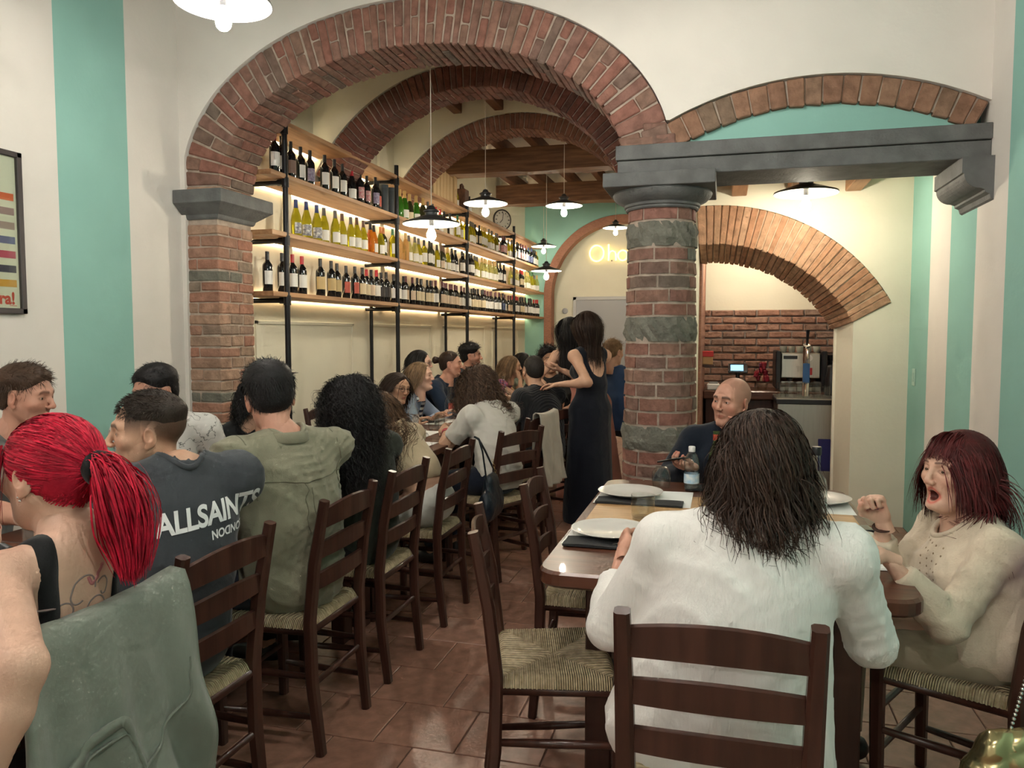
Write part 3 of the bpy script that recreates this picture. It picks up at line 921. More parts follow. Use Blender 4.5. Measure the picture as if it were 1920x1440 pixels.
# wooden wine cases, bottles, carved board and clock on the top board
zt = BZ[3] + .036
PINE = wood('pine_case', (.62, .44, .23), (.52, .34, .17), rough=.6, axis='Z')
for k, y in enumerate([8.45, 8.56, 8.67, 8.78, 8.89, 9.01, 9.17]):
    b = empty('wine_case', (-3.3, y, zt), 0, 'pale pine wine case standing upright on the top board, %s from the left' % ORD[k], 'case', 'pine wine cases on the top board')
    h, d, w_ = .36 - .015 * (k % 3), .16, .05
    MB().cbox(-d / 2, d / 2, -w_, w_, 0, h, .003).build('case_body', PINE, b, local=True)
    MB().cbox(d / 2 - .001, d / 2 + .006, -w_ + .008, w_ - .008, .01, h - .01, .002).build('lid', wood('pine_lid', (.66, .48, .27), (.56, .38, .2), axis='Z', rough=.6), b, local=True)
    if k == 6:
        MB().tube([(d / 2 + .006, .03 * math.cos(t), .16 + .045 * math.sin(t)) for t in np.linspace(0, 2 * PI, 20)], .002, 4, cap=False).build('printed_ring', BLACKP, b, local=True)
for k, (y, g, lb) in enumerate([(9.30, GL_DARK, 'white'), (9.40, GL_YELL, 'white')]):
    bottle(-3.3, y, zt, bu, g, 'gold', lb, ['dark bottle on the top board right after the pine cases', 'yellow bottle on the top board beside the carved wooden board'][k], 'bottles on the top board')
cb = empty('wooden_bottle_case', (-3.28, 9.58, zt), 0, 'dark carved wooden bottle holder with a handle on the top board', 'case')
mb = MB().cbox(-.07, .07, -.085, .085, 0, .28, .01)
mb.build('case_body', mat('carved_wood', (.16, .07, .04), rough=.5, var=.5, scale=20, bump=.6, bscale=25), cb, local=True)
MB().tube([(0, -.05, .28), (0, -.045, .33), (0, 0, .345), (0, .045, .33), (0, .05, .28)], .014, 8).build('handle', mat('carved_wood', (0, 0, 0)), cb, local=True, smooth=True)
for k, y in enumerate((9.76, 9.86)):
    bottle(-3.27, y, zt, bo, GL_DARK, 'black', 'white', ['small dark bottle right of the carved wooden holder', 'second small dark bottle right of the carved wooden holder'][k], 'bottles on the top board', .8)
ck = empty('table_clock', (-3.27, 11.42, zt), -.75, 'round white-faced clock with dark rim standing on the top board', 'clock')
zc = .155
MB().lathe([(0, -.02), (.145, -.02), (.155, -.01), (.155, .02), (.142, .024), (.138, .015), (0, .015)], 40, (0, 0, zc), axis=(1, 0, 0)).build('case', mat('clock_rim', (.07, .065, .06), rough=.35, metal=.6), ck, local=True, smooth=True, auto=40)
MB().lathe([(0, .0155), (.137, .0155)], 40, (0, 0, zc), axis=(1, 0, 0)).build('dial', mat('clock_face', (.72, .70, .64), rough=.5), ck, local=True)
mb = MB()
for h in range(12):
    a = h / 12 * 2 * PI
    mb.tube([(.0175, .098 * math.sin(a), zc + .098 * math.cos(a)), (.0175, .122 * math.sin(a), zc + .122 * math.cos(a))], .005 if h % 3 else .008, 4)
mb.build('hour_marks', BLACKP, ck, local=True)
MB().tube([(.019, 0, zc), (.019, .015, zc + .10)], .0035, 4).build('hand', BLACKP, ck, local=True)
MB().tube([(.020, 0, zc), (.020, -.045, zc - .05)], .0045, 4).build('hand', BLACKP, ck, local=True)
for s_ in (-1, 1):
    MB().tube([(0, .08 * s_, .035), (0, .1 * s_, 0)], .01, 6).build('foot', BLACKP, ck, local=True)

# ================================================================== PENDANT LAMPS
BULBM = mat('bulb_glow', (1.0, .95, .87), emit=BULB * 1.35)
BULBW = mat('bulb_glow_warm', (1.0, .90, .70), emit=BULB)
CORD = mat('cloth_cord', (.62, .56, .47), rough=.8)
LM = {}
def lamp(x, y, z, zc, label, warm=False):
    e = empty('pendant_lamp', (x, y, z), 0, label, 'lamp', 'enamel pendant lamps')
    def part(name, f, m, sm=True):
        k = (name, m.name)
        if k not in LM:
            o = f(MB()).build(name, m, e, local=True, smooth=sm, auto=50)
            LM[k] = o.data
        else:
            child(name, LM[k], e)
    # origin = rim height
    part('shade', lambda b: b.lathe([(.205, 0), (.2, .008), (.14, .028), (.075, .05), (.045, .06), (.045, .064), (.076, .0545), (.142, .032), (.203, .0115), (.207, .004), (.205, 0)], 40), WHITE_ENAMEL)
    part('shade_top', lambda b: b.lathe([(.2085, .003), (.205, .0125), (.143, .0335), (.077, .056), (.045, .066)], 40), DARK_ENAMEL)
    part('socket_cap', lambda b: b.lathe([(.045, .06), (.047, .085), (.058, .09), (.058, .096), (.03, .112), (.022, .13), (.008, .136), (0, .136)], 24), DARK_ENAMEL)
    part('socket', lambda b: b.lathe([(0, .06), (.018, .06), (.018, .0), (.016, -.012), (0, -.012)], 16), BLACKP)
    part('bulb', lambda b: b.lathe([(.012, -.006), (.02, -.036), (.032, -.062), (.0345, -.08), (.029, -.1), (.018, -.112), (0, -.119)], 9), BULBW if warm else BULBM)
    MB().tube([(0, 0, .13), (0, 0, zc - z)], .0035, 6).build('cord', CORD, e, local=True)
    MB().lathe([(0, zc - z), (.04, zc - z), (.04, zc - z - .02), (.01, zc - z - .03), (0, zc - z - .03)], 16).build('ceiling_rose', DARK_ENAMEL, e, local=True)
    return e
lamp(-2.13, 3.02, 2.86, ZC, 'enamel pendant lamp nearest the viewer, above the left table')
lamp(-.34, 3.05, 3.06, ZC, 'enamel pendant lamp above the right table just over the top of the picture')
lamp(-2.1, .5, 2.45, ZC, 'enamel pendant lamp over the left table behind the viewer')
lamp(.45, .55, 2.45, ZC, 'enamel pendant lamp over the aisle behind the viewer')
lamp(-2.1, -1.9, 2.5, ZC, 'enamel pendant lamp in the rear left of the front room')
lamp(.3, -1.9, 2.5, ZC, 'enamel pendant lamp in the rear right of the front room')
lamp(-.72, 1.45, 2.62, ZC, 'added enamel pendant lamp, out of view over the aisle between the two tables')  # unseen lamp added to brighten the floor and chairs
lamp(-2.04, 5.28, 2.21, ZH, 'low enamel pendant lamp hanging just behind the big arch', True)
lamp(-2.17, 7.02, 2.64, ZH, 'enamel pendant lamp hanging between second and third arch', True)
lamp(-1.75, 8.65, 2.86, ZH, 'enamel pendant lamp in front of the farther beam', True)
lamp(-2.91, 12.69, 2.88, ZH, 'upper one of two small pendant lamps at the shelf end', True)
lamp(-2.34, 10.37, 2.28, ZH, 'lower one of two small pendant lamps at the shelf end', True)
lamp(-1.72, 12.74, 3.15, ZH, 'enamel pendant lamp beside the neon letters, partly behind the column', True)
lamp(.52, 5.59, 2.36, ZR, 'enamel pendant lamp under the lintel in the bar passage', True)
lamp(.25, 7.3, 2.28, 2.6, 'enamel pendant lamp inside the bar room above the bricks', True)
# ================================================================== CHAIRS
RUSH = None
def rush_material():
    m = bpy.data.materials.new('woven_rush')
    m.use_nodes = True
    nt = m.node_tree
    b = nt.nodes['Principled BSDF']
    b.inputs['Roughness'].default_value = .55
    at = nn(nt, 'ShaderNodeAttribute', attribute_name='strand')
    wv = nn(nt, 'ShaderNodeMath', operation='SINE')
    ml = nn(nt, 'ShaderNodeMath', operation='MULTIPLY')
    ml.inputs[1].default_value = 2 * PI
    nt.links.new(at.outputs['Fac'], ml.inputs[0])
    nt.links.new(ml.outputs[0], wv.inputs[0])
    tc = nn(nt, 'ShaderNodeTexCoord')
    nz = nn(nt, 'ShaderNodeTexNoise')
    nz.inputs['Scale'].default_value = 45
    nt.links.new(tc.outputs['Object'], nz.inputs['Vector'])
    rp = nn(nt, 'ShaderNodeValToRGB')
    rp.color_ramp.elements[0].position = .3
    rp.color_ramp.elements[0].color = (.50, .37, .20, 1)
    rp.color_ramp.elements[1].position = .7
    rp.color_ramp.elements[1].color = (.82, .67, .43, 1)
    nt.links.new(nz.outputs[0], rp.inputs[0])
    nt.links.new(rp.outputs[0], b.inputs['Base Color'])
    bp = nn(nt, 'ShaderNodeBump')
    bp.inputs['Strength'].default_value = .9
    bp.inputs['Distance'].default_value = .006
    nt.links.new(wv.outputs[0], bp.inputs['Height'])
    nt.links.new(bp.outputs[0], b.inputs['Normal'])
    return m
RUSH = rush_material()
def rush_seat(parent):
    """pad wrapped over the rails: strands stand square to each rail and meet on the diagonals"""
    n = 84
    V, S = [], []
    g = np.linspace(-1, 1, n + 1)
    N = 27
    for a in g:
        for b in g:
            side = abs(a) > abs(b)
            s = (b if side else a) * N
            edge = max(abs(a), abs(b))
            ridge = abs(math.sin(PI * s)) * .0034
            h = .462 + ridge - .006 * (1 - edge) * 1.2 - (.030 * ((edge - .86) / .14) ** 2 if edge > .86 else 0)
            diag = abs(abs(a) - abs(b))
            h -= .004 * math.exp(-(diag / .03) ** 2)
            half = .19 + .022 * (b * .5 + .5)
            V.append((a * half, b * .195, h))
            S.append(s)
    fs = [(i * (n + 1) + j, (i + 1) * (n + 1) + j, (i + 1) * (n + 1) + j + 1, i * (n + 1) + j + 1) for i in range(n) for j in range(n)]
    mb = MB().add(V, fs)
    k = mb.n
    # underside
    c = [(-.185, -.19, .425), (.185, -.19, .425), (.208, .19, .425), (-.208, .19, .425)]
    mb.add(c, [(3, 2, 1, 0)])
    ring = []
    o = mb.build('rush_seat', RUSH, parent, local=True, smooth=True)
    at = o.data.attributes.new('strand', 'FLOAT', 'POINT')
    at.data.foreach_set('value', S + [0, 0, 0, 0])
    return o
def make_chair():
    t = empty('dining_chair')
    for s in (-1, 1):
        MB().tube([(.172 * s, -.225, 0), (.178 * s, -.195, .25), (.18 * s, -.19, .46), (.182 * s, -.215, .66), (.184 * s, -.262, .875)], [.019, .021, .021, .020, .017], 8, w=[.018, .021, .022, .021, .017], up=(0, 1, 0), sq=3.5).build('rear_post', CHAIRW, t, local=True, smooth=True, auto=35)
        MB().tube([(.195 * s, .185, 0), (.198 * s, .19, .3), (.2 * s, .19, .455), (.2 * s, .19, .478)], [.018, .021, .022, .016], 8, up=(0, 1, 0), sq=3.5).build('front_leg', CHAIRW, t, local=True, smooth=True, auto=35)
    for z, hh, arch in ((.808, .029, .022), (.698, .025, .014), (.590, .025, .010)):
        xs = np.linspace(-.178, .178, 11)
        yb = -np.interp(z, [.46, .66, .875], [.19, .215, .262])
        P = []
        for x in xs:
            u = x / .178
            yy = yb - .022 * (1 - u * u)
            up_ = arch * (1 - u * u)
            P.append([(x, yy - .007, z - hh + up_ * .4), (x, yy + .007, z - hh + up_ * .4), (x, yy + .007, z + hh + up_), (x, yy + .002, z + hh + up_ + .004), (x, yy - .007, z + hh + up_)])
        MB().grid(P, cv=True).build('back_slat', CHAIRW, t, local=True)
    for s in (-1, 1):
        for z0, z1 in ((.13, .13), (.27, .27)):
            MB().tube([(.176 * s, -.2, z0), (.186 * s, 0, z0), (.197 * s, .19, z1)], [.010, .013, .010], 8).build('side_stretcher', CHAIRW, t, local=True, smooth=True)
        MB().tube([(.18 * s, -.19, .425), (.2 * s, .19, .425)], .014, 6).build('seat_rail', CHAIRW, t, local=True, smooth=True)
    for z in (.20, .33):
        MB().tube([(-.198, .189, z), (.198, .189, z)], [.011, .011], 8).build('front_stretcher', CHAIRW, t, local=True, smooth=True)
    MB().tube([(-.176, -.195, .24), (.176, -.195, .24)], .011, 8).build('back_stretcher', CHAIRW, t, local=True, smooth=True)
    for y, h in ((-.19, .18), (.19, .2)):
        MB().tube([(-h, y, .425), (h, y, .425)], .014, 6).build('seat_rail', CHAIRW, t, local=True, smooth=True)
    rush_seat(t)
    return t
chair0 = make_chair()
first = [True]
def chair(x, y, face, label):
    """face = direction the sitter looks to (radians from +X)"""
    c = chair0 if first[0] else copy_tree(chair0)
    first[0] = False
    c.location = (x, y, 0)
    c.scale = (1, .9, 1)
    c.rotation_euler = (0, 0, face - PI / 2)
    return tag(c, label, 'chair', 'dark ladder-back chairs with rush seats')
# near side of the long table (backs towards the aisle)
chair(-1.42, 1.18, PI, 'dark ladder-back chair under the grey-green sweatshirt')
chair(-1.50, 1.775, PI - .02, 'dark ladder-back chair of the man in the lettered charcoal T-shirt')
chair(-1.49, 2.445, PI, 'dark ladder-back chair of the man in the olive shirt')
chair(-1.50, 3.01, PI, 'dark ladder-back chair of the woman with long curly black hair')
chair(-1.49, 3.64, PI, 'dark ladder-back chair of the woman in white trousers')
chair(-1.33, 4.42, PI - .43, 'dark ladder-back chair turned a little, of the sitter in the white T-shirt')
chair(-1.42, 5.08, PI - .15, 'dark ladder-back chair with the beige jacket hung over its back')
chair(-1.375, 5.75, PI - .3, 'dark ladder-back chair of the man in the ribbed black shirt beside the standing woman')
# far side of the long table
for k, (y, who) in enumerate([(2.15, 'man at the far left edge'), (2.9, 'man in the patterned white shirt'), (3.6, 'sitter in black behind the olive shirt'), (5.25, 'smiling woman with glasses'), (5.85, 'fair-haired woman in the striped scarf'), (6.6, 'man in the navy jacket'), (7.3, 'man with the quiff')]):
    chair(-2.72, y, 0, 'dark ladder-back chair across the long table, of the ' + who)
# right table
chair(-.48, 2.245, .27, 'empty ladder-back chair with rush seat at the near left of the right table')
chair(-.47, 2.90, .06, 'empty ladder-back chair with rush seat, second along the right table')
chair(0.0, 1.74, PI / 2, 'ladder-back chair in front, of the woman in the white shirt')
chair(.70, 2.485, 2.62, 'ladder-back chair of the red-haired woman in the cream pullover')
chair(.06, 3.98, -PI / 2, 'ladder-back chair of the bald man at the table end')

# ================================================================== TABLES
def round_rect(x0, x1, y0, y1, r, n=6):
    pts = []
    for cx, cy, a0 in ((x1 - r, y1 - r, 0), (x0 + r, y1 - r, PI / 2), (x0 + r, y0 + r, PI), (x1 - r, y0 + r, 1.5 * PI)):
        for t in np.linspace(a0, a0 + PI / 2, n):
            pts.append((cx + r * math.cos(t), cy + r * math.sin(t)))
    return pts
def slab(mb, pts, z0, z1, e=.004, mi=0):
    P = np.array(pts)
    c = P.mean(0)
    def inset(d):
        v = P - c
        return c + v * (1 - d / np.abs(v).max())
    rings = [np.c_[inset(e), np.full(len(P), z0)], np.c_[P, np.full(len(P), z0 + e)], np.c_[P, np.full(len(P), z1 - e)], np.c_[inset(e), np.full(len(P), z1)]]
    b = mb.n
    mb.grid(rings, cv=True, mi=mi)
    k = len(P)
    mb.f += [tuple(b + i for i in range(k)), tuple(b + 3 * k + i for i in range(k))[::-1]]
    mb.m += [mi, mi]
    return mb
rt = empty('dining_table', (0, 2.83, 0), label='wooden dining table on the right with dark rounded ends and oak middle', cat='table')
slab(MB(), round_rect(-.505, .51, 2.10, 3.56, .07), .703, .75, .008).build('table_top', DARKW, rt)
slab(MB(), round_rect(-.47, .475, 2.46, 3.24, .01), .745, .7512, .0005).build('oak_panel', OAK, rt)
for x in (-.39, .31):
    for y in (2.28, 3.36):
        MB().cbox(x, x + .08, y, y + .08, 0, .72, .005).build('leg', CHAIRW, rt)
for a in ((-.37, .36, 2.30, 2.325), (-.37, .36, 3.40, 3.425), (-.37, -.345, 2.3, 3.42), (.35, .375, 2.3, 3.42)):
    MB().cbox(*a, .63, .72, .003).build('apron', CHAIRW, rt)
for s, x in ((1, -.31), (-1, .31)):
    MB().tube([(x, 2.31, .48), (x + .03 * s, 2.31, .56), (x + .12 * s, 2.31, .64)], .018, 6).build('brace', CHAIRW, rt)

lt = empty('long_table', (-1.95, 4.6, 0), label='long dark wooden table running beside the shelf wall', cat='table')
edges = [.62, 1.95, 3.28, 4.62, 5.95, 7.28, 8.6]
for k in range(6):
    slab(MB(), round_rect(-2.33, -1.60, edges[k] + .002, edges[k + 1] - .002, .02, 4), .716, .75).build('table_top', DARKW, lt)
    for y in (edges[k] + .06, edges[k + 1] - .14):
        for x in (-2.29, -1.72):
            MB().cbox(x, x + .07, y, y + .07, 0, .718, .004).build('leg', CHAIRW, lt)
    MB().cbox(-1.69, -1.665, edges[k] + .05, edges[k + 1] - .05, .60, .718, .003).build('apron', CHAIRW, lt)
    MB().cbox(-2.27, -2.245, edges[k] + .05, edges[k + 1] - .05, .60, .718, .003).build('apron', CHAIRW, lt)

# ================================================================== TABLEWARE
TZ = .7514
PLATE_W = mat('white_plate', (.74, .72, .68), rough=.22, coat=.4)
PLATE_G = mat('sage_plate', (.42, .45, .38), rough=.3, coat=.3)
NAP = mat('black_napkin_cloth', (.018, .019, .021), rough=.8, bump=.3, bscale=300)
plate_pf = [(0, .004), (.085, .004), (.09, .006), (.128, .019), (.131, .022), (.128, .0225), (.088, .0105), (0, .008)]
def plate(x, y, m, label, group, z=TZ, sc=1.0):
    e = MB().lathe([(r * sc, h) for r, h in plate_pf], 40).build('plate', m, None, local=True, smooth=True, loc=(x, y, z), auto=50)
    return tag(e, label, 'plate', group)
def mat_sheet(x, y, rz, label, group, w_=.40, h=.28, z=TZ):
    n = 10
    P = [[((u - .5) * w_, (v - .5) * h, .0009 + .0008 * math.sin(u * 5 + v * 3)) for v in np.linspace(0, 1, 5)] for u in np.linspace(0, 1, n)]
    mb = MB().grid(P, flip=True)
    P2 = [[(p[0], p[1], 0) for p in r] for r in P]
    mb.grid(P2)
    o = mb.build('paper_placemat', PAPER, None, local=True, smooth=True, loc=(x, y, z))
    o.rotation_euler[2] = rz
    return tag(o, label, 'placemat', group)
def napkin(x, y, rz, label, z=TZ + .002):
    n = 14
    top = [[((u - .5) * .34, (v - .5) * .10, .006 + .002 * math.sin(u * 9) + .0015 * math.sin(v * 7 + u * 4)) for v in np.linspace(0, 1, 6)] for u in np.linspace(0, 1, n)]
    mb = MB().grid(top, flip=True)
    mb.grid([[(p[0], p[1], 0) for p in r] for r in top])
    k = n * 6
    for i in range(n - 1):
        for jj in (0, 5):
            mb.f.append((i * 6 + jj, (i + 1) * 6 + jj, k + (i + 1) * 6 + jj, k + i * 6 + jj)); mb.m.append(0)
    for jj in range(5):
        for i in (0, n - 1):
            mb.f.append((i * 6 + jj, i * 6 + jj + 1, k + i * 6 + jj + 1, k + i * 6 + jj)); mb.m.append(0)
    o = mb.build('napkin', NAP, None, local=True, smooth=True, loc=(x, y, z), auto=40)
    o.rotation_euler[2] = rz
    return tag(o, label, 'napkin', 'black napkins on the right table')
def tumbler(x, y, label, group, up=True, z=TZ, h=.09, r=.038, round_=False):
    if round_:
        pf = [(0, .004), (.022, .004), (.034, .02), (.041, .045), (.038, .07), (.033, h), (.0345, h), (.0395, .07), (.0425, .045), (.0355, .018), (.024, 0), (0, 0)]
    else:
        pf = [(0, .008), (r - .004, .008), (r - .0015, .02), (r, h), (r + .0016, h), (r + .0005, .02), (r - .003, 0), (0, 0)]
    if not up:
        pf = [(a, h - b) for a, b in pf][::-1]
    o = MB().lathe(pf, 28).build('drinking_glass', GLASS, None, local=True, smooth=True, loc=(x, y, z), auto=60)
    return tag(o, label, 'glass', group)
def glass_bottle(x, y, label, cat='bottle', z=TZ, cap=True, water=True, red=False):
    e = empty('glass_bottle', (x, y, z), 0, label, cat, 'clear glass table bottles')
    pf = [(0, .003), (.036, .003), (.040, .01), (.040, .12), (.033, .145), (.016, .165), (.0145, .18), (.0145, .235), (.0165, .24), (.0165, .25), (.0135, .25), (.0125, .18), (.014, .163), (.031, .143), (.0375, .12), (.0375, .012), (0, .008)]
    MB().lathe(pf, 24).build('glass_wall', GLASS, e, local=True, smooth=True, auto=60)
    if water:
        MB().lathe([(0, .0085), (.0372, .0125), (.0372, .075), (0, .075)], 20).build('water', thin_glass('water', (.95, .97, .97), 1.2) if 'water' not in MATS else MATS['water'], e, local=True, smooth=True, auto=50)
    if cap:
        MB().lathe([(.0172, .232), (.0178, .256), (.016, .262), (0, .262)], 20).build('cap', mat('red_cap', (.4, .03, .04), rough=.4) if red else BLACKP, e, local=True, smooth=True, auto=40)
    return e
# right table
G = 'place settings of the right table'
mat_sheet(-.30, 2.55, 0, 'white paper placemat under the nearer left plate', G, .38, .30)
mat_sheet(-.30, 3.17, 0, 'white paper placemat under the farther left plate', G, .38, .30)
mat_sheet(.31, 2.50, .05, 'white paper placemat under the sage plate by the red-haired woman', G, .34, .30)
mat_sheet(.32, 3.20, 0, 'white paper placemat under the far right plate', G, .34, .28)
napkin(-.31, 2.415, 0, 'black folded napkin below the nearer left plate')
napkin(-.31, 3.06, 0, 'black folded napkin below the farther left plate')
napkin(.02, 3.42, .1, 'black folded napkin in front of the bald man')
plate(-.35, 2.545, PLATE_W, 'large white plate nearest on the left of the right table', 'plates of the right table', TZ + .003, 1.02)
plate(-.36, 3.19, PLATE_W, 'large white plate farther along the left of the right table', 'plates of the right table', TZ + .003, 1.02)
plate(.37, 3.26, PLATE_W, 'white plate behind the glass bottle on the right of the table', 'plates of the right table', TZ + .003)
plate(.39, 2.62, PLATE_G, 'sage grey plate before the red-haired woman', 'plates of the right table', TZ + .003, .95)
tumbler(-.27, 2.80, 'upright clear tumbler between the two left plates', 'glasses of the right table', True, TZ, .088, .042)
tumbler(-.25, 3.40, 'rounded clear glass turned upside down behind the farther left plate', 'glasses of the right table', False, TZ, .092, .038, True)
f = empty('fork', (-.245, 2.44, TZ + .010), 0.5, 'silver fork beside the hand of the woman in white', 'fork')
mb = MB().tube([(-.09, 0, 0), (-.02, 0, .003), (.03, 0, .002)], [.004, .003, .003], 6, w=[.0015] * 3)
mb.tube([(.03, 0, .002), (.05, 0, .002), (.055, 0, .002)], [.003, .011, .011], 6, w=[.0012] * 3)
for s in (-1.5, -.5, .5, 1.5):
    mb.tube([(.055, .0055 * s, .002), (.075, .0055 * s, .006), (.095, .0055 * s, .004)], .0013, 5)
mb.build('fork_body', CHROME, f, local=True, smooth=True)
glass_bottle(.335, 2.98, 'clear glass bottle with black cap right of the white-shirted woman')
# plastic water bottle
pb = empty('water_bottle', (-.12, 3.36, TZ), 0, 'small clear plastic water bottle with white cap and blue label', 'bottle')
PLAS = thin_glass('clear_plastic', (.97, .98, .985), 1.35)
pf = [(0, 0), (.026, 0), (.031, .008), (.032, .02), (.0305, .03), (.032, .04), (.032, .075), (.028, .088), (.0315, .10), (.033, .118), (.03, .14), (.018, .162), (.0125, .17), (.0125, .182), (.011, .182), (.011, .17), (.0165, .16), (.0285, .139), (.0312, .118), (.03, .10), (.0265, .088), (.0305, .074), (.0305, .04), (.029, .03), (.03, .02), (0, .006)]
MB().lathe(pf, 24).build('plastic_wall', PLAS, pb, local=True, smooth=True)
MB().lathe([(.0325, .036), (.0325, .076)], 24).build('label_sleeve', mat('blue_print_label', (.35, .55, .72), color2=(.72, .76, .78), scale=45, rough=.4), pb, local=True, smooth=True)
MB().lathe([(.0142, .170), (.0146, .19), (.012, .193), (0, .193)], 20).build('cap', mat('white_cap', (.8, .8, .8), rough=.4), pb, local=True, smooth=True, auto=40)
bb = empty('beer_bottle', (-.02, 3.44, TZ), 0, 'green beer bottle with red neck band half hidden by the dark hair', 'bottle')
MB().lathe([(0, 0), (.03, 0), (.032, .006), (.032, .14), (.025, .17), (.0145, .20), (.0135, .235), (.015, .24), (.015, .25), (.0115, .25), (.0115, .235), (0, .23)], 22).build('glass_body', mat('green_beer_glass', (.12, .2, .07), rough=.06, trans=.6), bb, local=True, smooth=True, auto=60)
MB().lathe([(.0152, .212), (.0148, .238)], 22).build('neck_band', mat('red_band', (.4, .06, .03), rough=.4), bb, local=True, smooth=True)
def phone(x, y, z, rz, tilt, label):
    e = empty('phone', (x, y, z), rz, label, 'phone', 'mobile phones')
    e.rotation_euler = (tilt, 0, rz)
    MB().cbox(-.037, .037, -.075, .075, 0, .008, .003).build('case', BLACKP, e, local=True)
    MB().cbox(-.034, .034, -.072, .072, .0078, .0084, .0004).build('screen', mat('phone_screen', (.02, .02, .025), rough=.06, coat=.5), e, local=True)
    return e
phone(.43, 2.83, TZ, .2 + PI / 2, 0, 'black phone lying between the two right plates')
# long table
plates = [(-1.86, 4.28, PLATE_G, 'sage plate at the table edge beside the woman in the beige top'), (-2.03, 4.80, PLATE_G, 'sage plate behind the glass bottle before the smiling woman'), (-2.16, 5.55, PLATE_W, 'white plate before the fair-haired woman in stripes'), (-1.80, 6.45, PLATE_G, 'sage plate left of the man in the ribbed black shirt'),
          (-2.12, 1.55, PLATE_W, 'white plate hidden behind the red ponytail'), (-2.1, 2.3, PLATE_W, 'white plate behind the man in the charcoal T-shirt'), (-2.1, 3.2, PLATE_W, 'white plate behind the olive-shirted man'), (-2.14, 6.6, PLATE_W, 'white plate far down the long table')]
for x, y, m, lab in plates:
    mat_sheet(x + .03, y, PI / 2, 'white paper placemat under the ' + lab.split(' ', 1)[1] if False else 'paper placemat under the ' + ' '.join(lab.split()[:12]), 'paper placemats of the long table')
    plate(x, y, m, lab, 'plates of the long table', TZ + .003, .95)
gbt = glass_bottle(-2.10, 5.06, 'clear glass bottle with printed label before the smiling woman', cap=False)
MB().grid([[(.0408 * math.cos(t), .0408 * math.sin(t), z) for t in np.linspace(-1.4, 1.0, 9)] for z in (.03, .07, .11)]).build('label_sheet', mat('dark_print_label', (.10, .09, .09), color2=(.5, .46, .42), scale=50), gbt, local=True, smooth=True)
gbt = glass_bottle(-2.12, 5.86, 'clear glass bottle with red print beside the long curly brown hair', cap=False, red=True)
MB().grid([[(.0408 * math.cos(t), .0408 * math.sin(t), z) for t in np.linspace(-1.4, .2, 9)] for z in (.06, .09, .12)]).build('label_sheet', mat('red_print_label', (.55, .10, .07), rough=.5), gbt, local=True, smooth=True)
gbt = glass_bottle(-2.12, 7.45, 'pinkish glass bottle between the brown curls and the woman in purple', cap=False)
MB().lathe([(0, .01), (.0365, .013), (.0365, .09), (0, .09)], 16).build('pink_drink', mat('pink_liquid', (.62, .25, .25), rough=.1), gbt, local=True, smooth=True)
for k, (x, y, lab) in enumerate([(-1.94, 5.04, 'clear water tumbler nearest the clasped hands'), (-2.0, 5.32, 'clear tumbler behind the nearest tumbler at the clasped hands'), (-2.02, 5.98, 'clear tumbler under the long brown curls'), (-2.0, 7.35, 'clear tumbler in front of the purple dress'), (-1.9, 7.1, 'clear tumbler left of the man in ribbed black'), (-1.78, 6.7, 'short clear tumbler by the plate of the man in ribbed black'), (-2.05, 1.9, 'clear tumbler behind the nose of the man in the charcoal T-shirt')]):
    tumbler(x, y, lab, 'glasses of the long table', True, TZ, .088, .038)

# ================================================================== BAR ROOM OBJECTS
im = empty('ice_machine', (.68, 7.0, 0), label='stainless steel undercounter machine with black top edge in the bar opening', cat='appliance')
MB().cbox(.45, .92, 6.86, 7.35, 0, .845, .006).build('body', STEEL, im)
MB().cbox(.44, .935, 6.845, 7.37, .835, .875, .004).build('top_edge', BLACKP, im)
MB().cbox(.442, .93, 6.85, 7.365, .874, .884, .002).build('drip_tray', STEEL, im)
MB().cbox(.78, .90, 6.853, 6.862, .28, .55, .002).build('blue_panel', mat('blue_panel', (.02, .02, .10), rough=.3), im)
bc = empty('bar_counter', (.3, 7.6, 0), label='dark wooden bar counter along the brick wall', cat='counter')
MB().cbox(-.17, 1.5, 7.42, 7.98, .82, .90, .01).build('counter_top', DARKW, bc)
MB().cbox(-.15, 1.5, 7.50, 7.98, 0, .82, .005).build('cabinet', CHAIRW, bc)
for k in range(6):
    r = .035 if k < 4 else .031
    tumbler(.485 + k * .072, 6.93 + .02 * (k % 2), 'ribbed glass turned upside down on the steel machine, %s from the left' % ORD[k], 'upside-down glasses on the steel machine', False, .884, .135 if k < 4 else .105, r)
for k in range(3):
    tumbler(.52 + k * .13, 7.06, 'glass turned upside down in the second row on the steel machine, %s from the left' % ORD[k], 'upside-down glasses on the steel machine', False, .884, .13, .034)
cm = empty('coffee_machine', (.68, 7.68, .90), label='steel espresso machine with black sides and cups on top', cat='coffee machine')
MB().cbox(.52, .86, 7.52, 7.9, 1.02, 1.25, .008).build('body', STEEL, cm)
MB().cbox(.47, .515, 7.46, 7.92, .92, 1.27, .008).build('side_panel', BLACKP, cm)
MB().cbox(.865, .91, 7.46, 7.92, .92, 1.27, .008).build('side_panel', BLACKP, cm)
MB().cbox(.51, .87, 7.5, 7.9, .90, .94, .005).build('drip_tray', STEEL, cm)
MB().cbox(.54, .66, 7.513, 7.522, 1.195, 1.225, .002).build('button_strip', BLACKP, cm)
MB().cbox(.735, .79, 7.513, 7.522, 1.05, 1.115, .002).build('red_badge', mat('red_badge', (.5, .03, .03), rough=.4), cm)
MB().lathe([(0, 0), (.03, 0), (.03, .01), (0, .01)], 20, (.76, 7.52, 1.205), axis=(0, -1, 0)).build('gauge', WHITE_ENAMEL, cm)
for x in (.6, .76):
    MB().tube([(x, 7.6, 1.02), (x, 7.56, 1.0), (x, 7.42, .99)], [.03, .02, .012], 10).build('group_handle', BLACKP, cm, smooth=True)
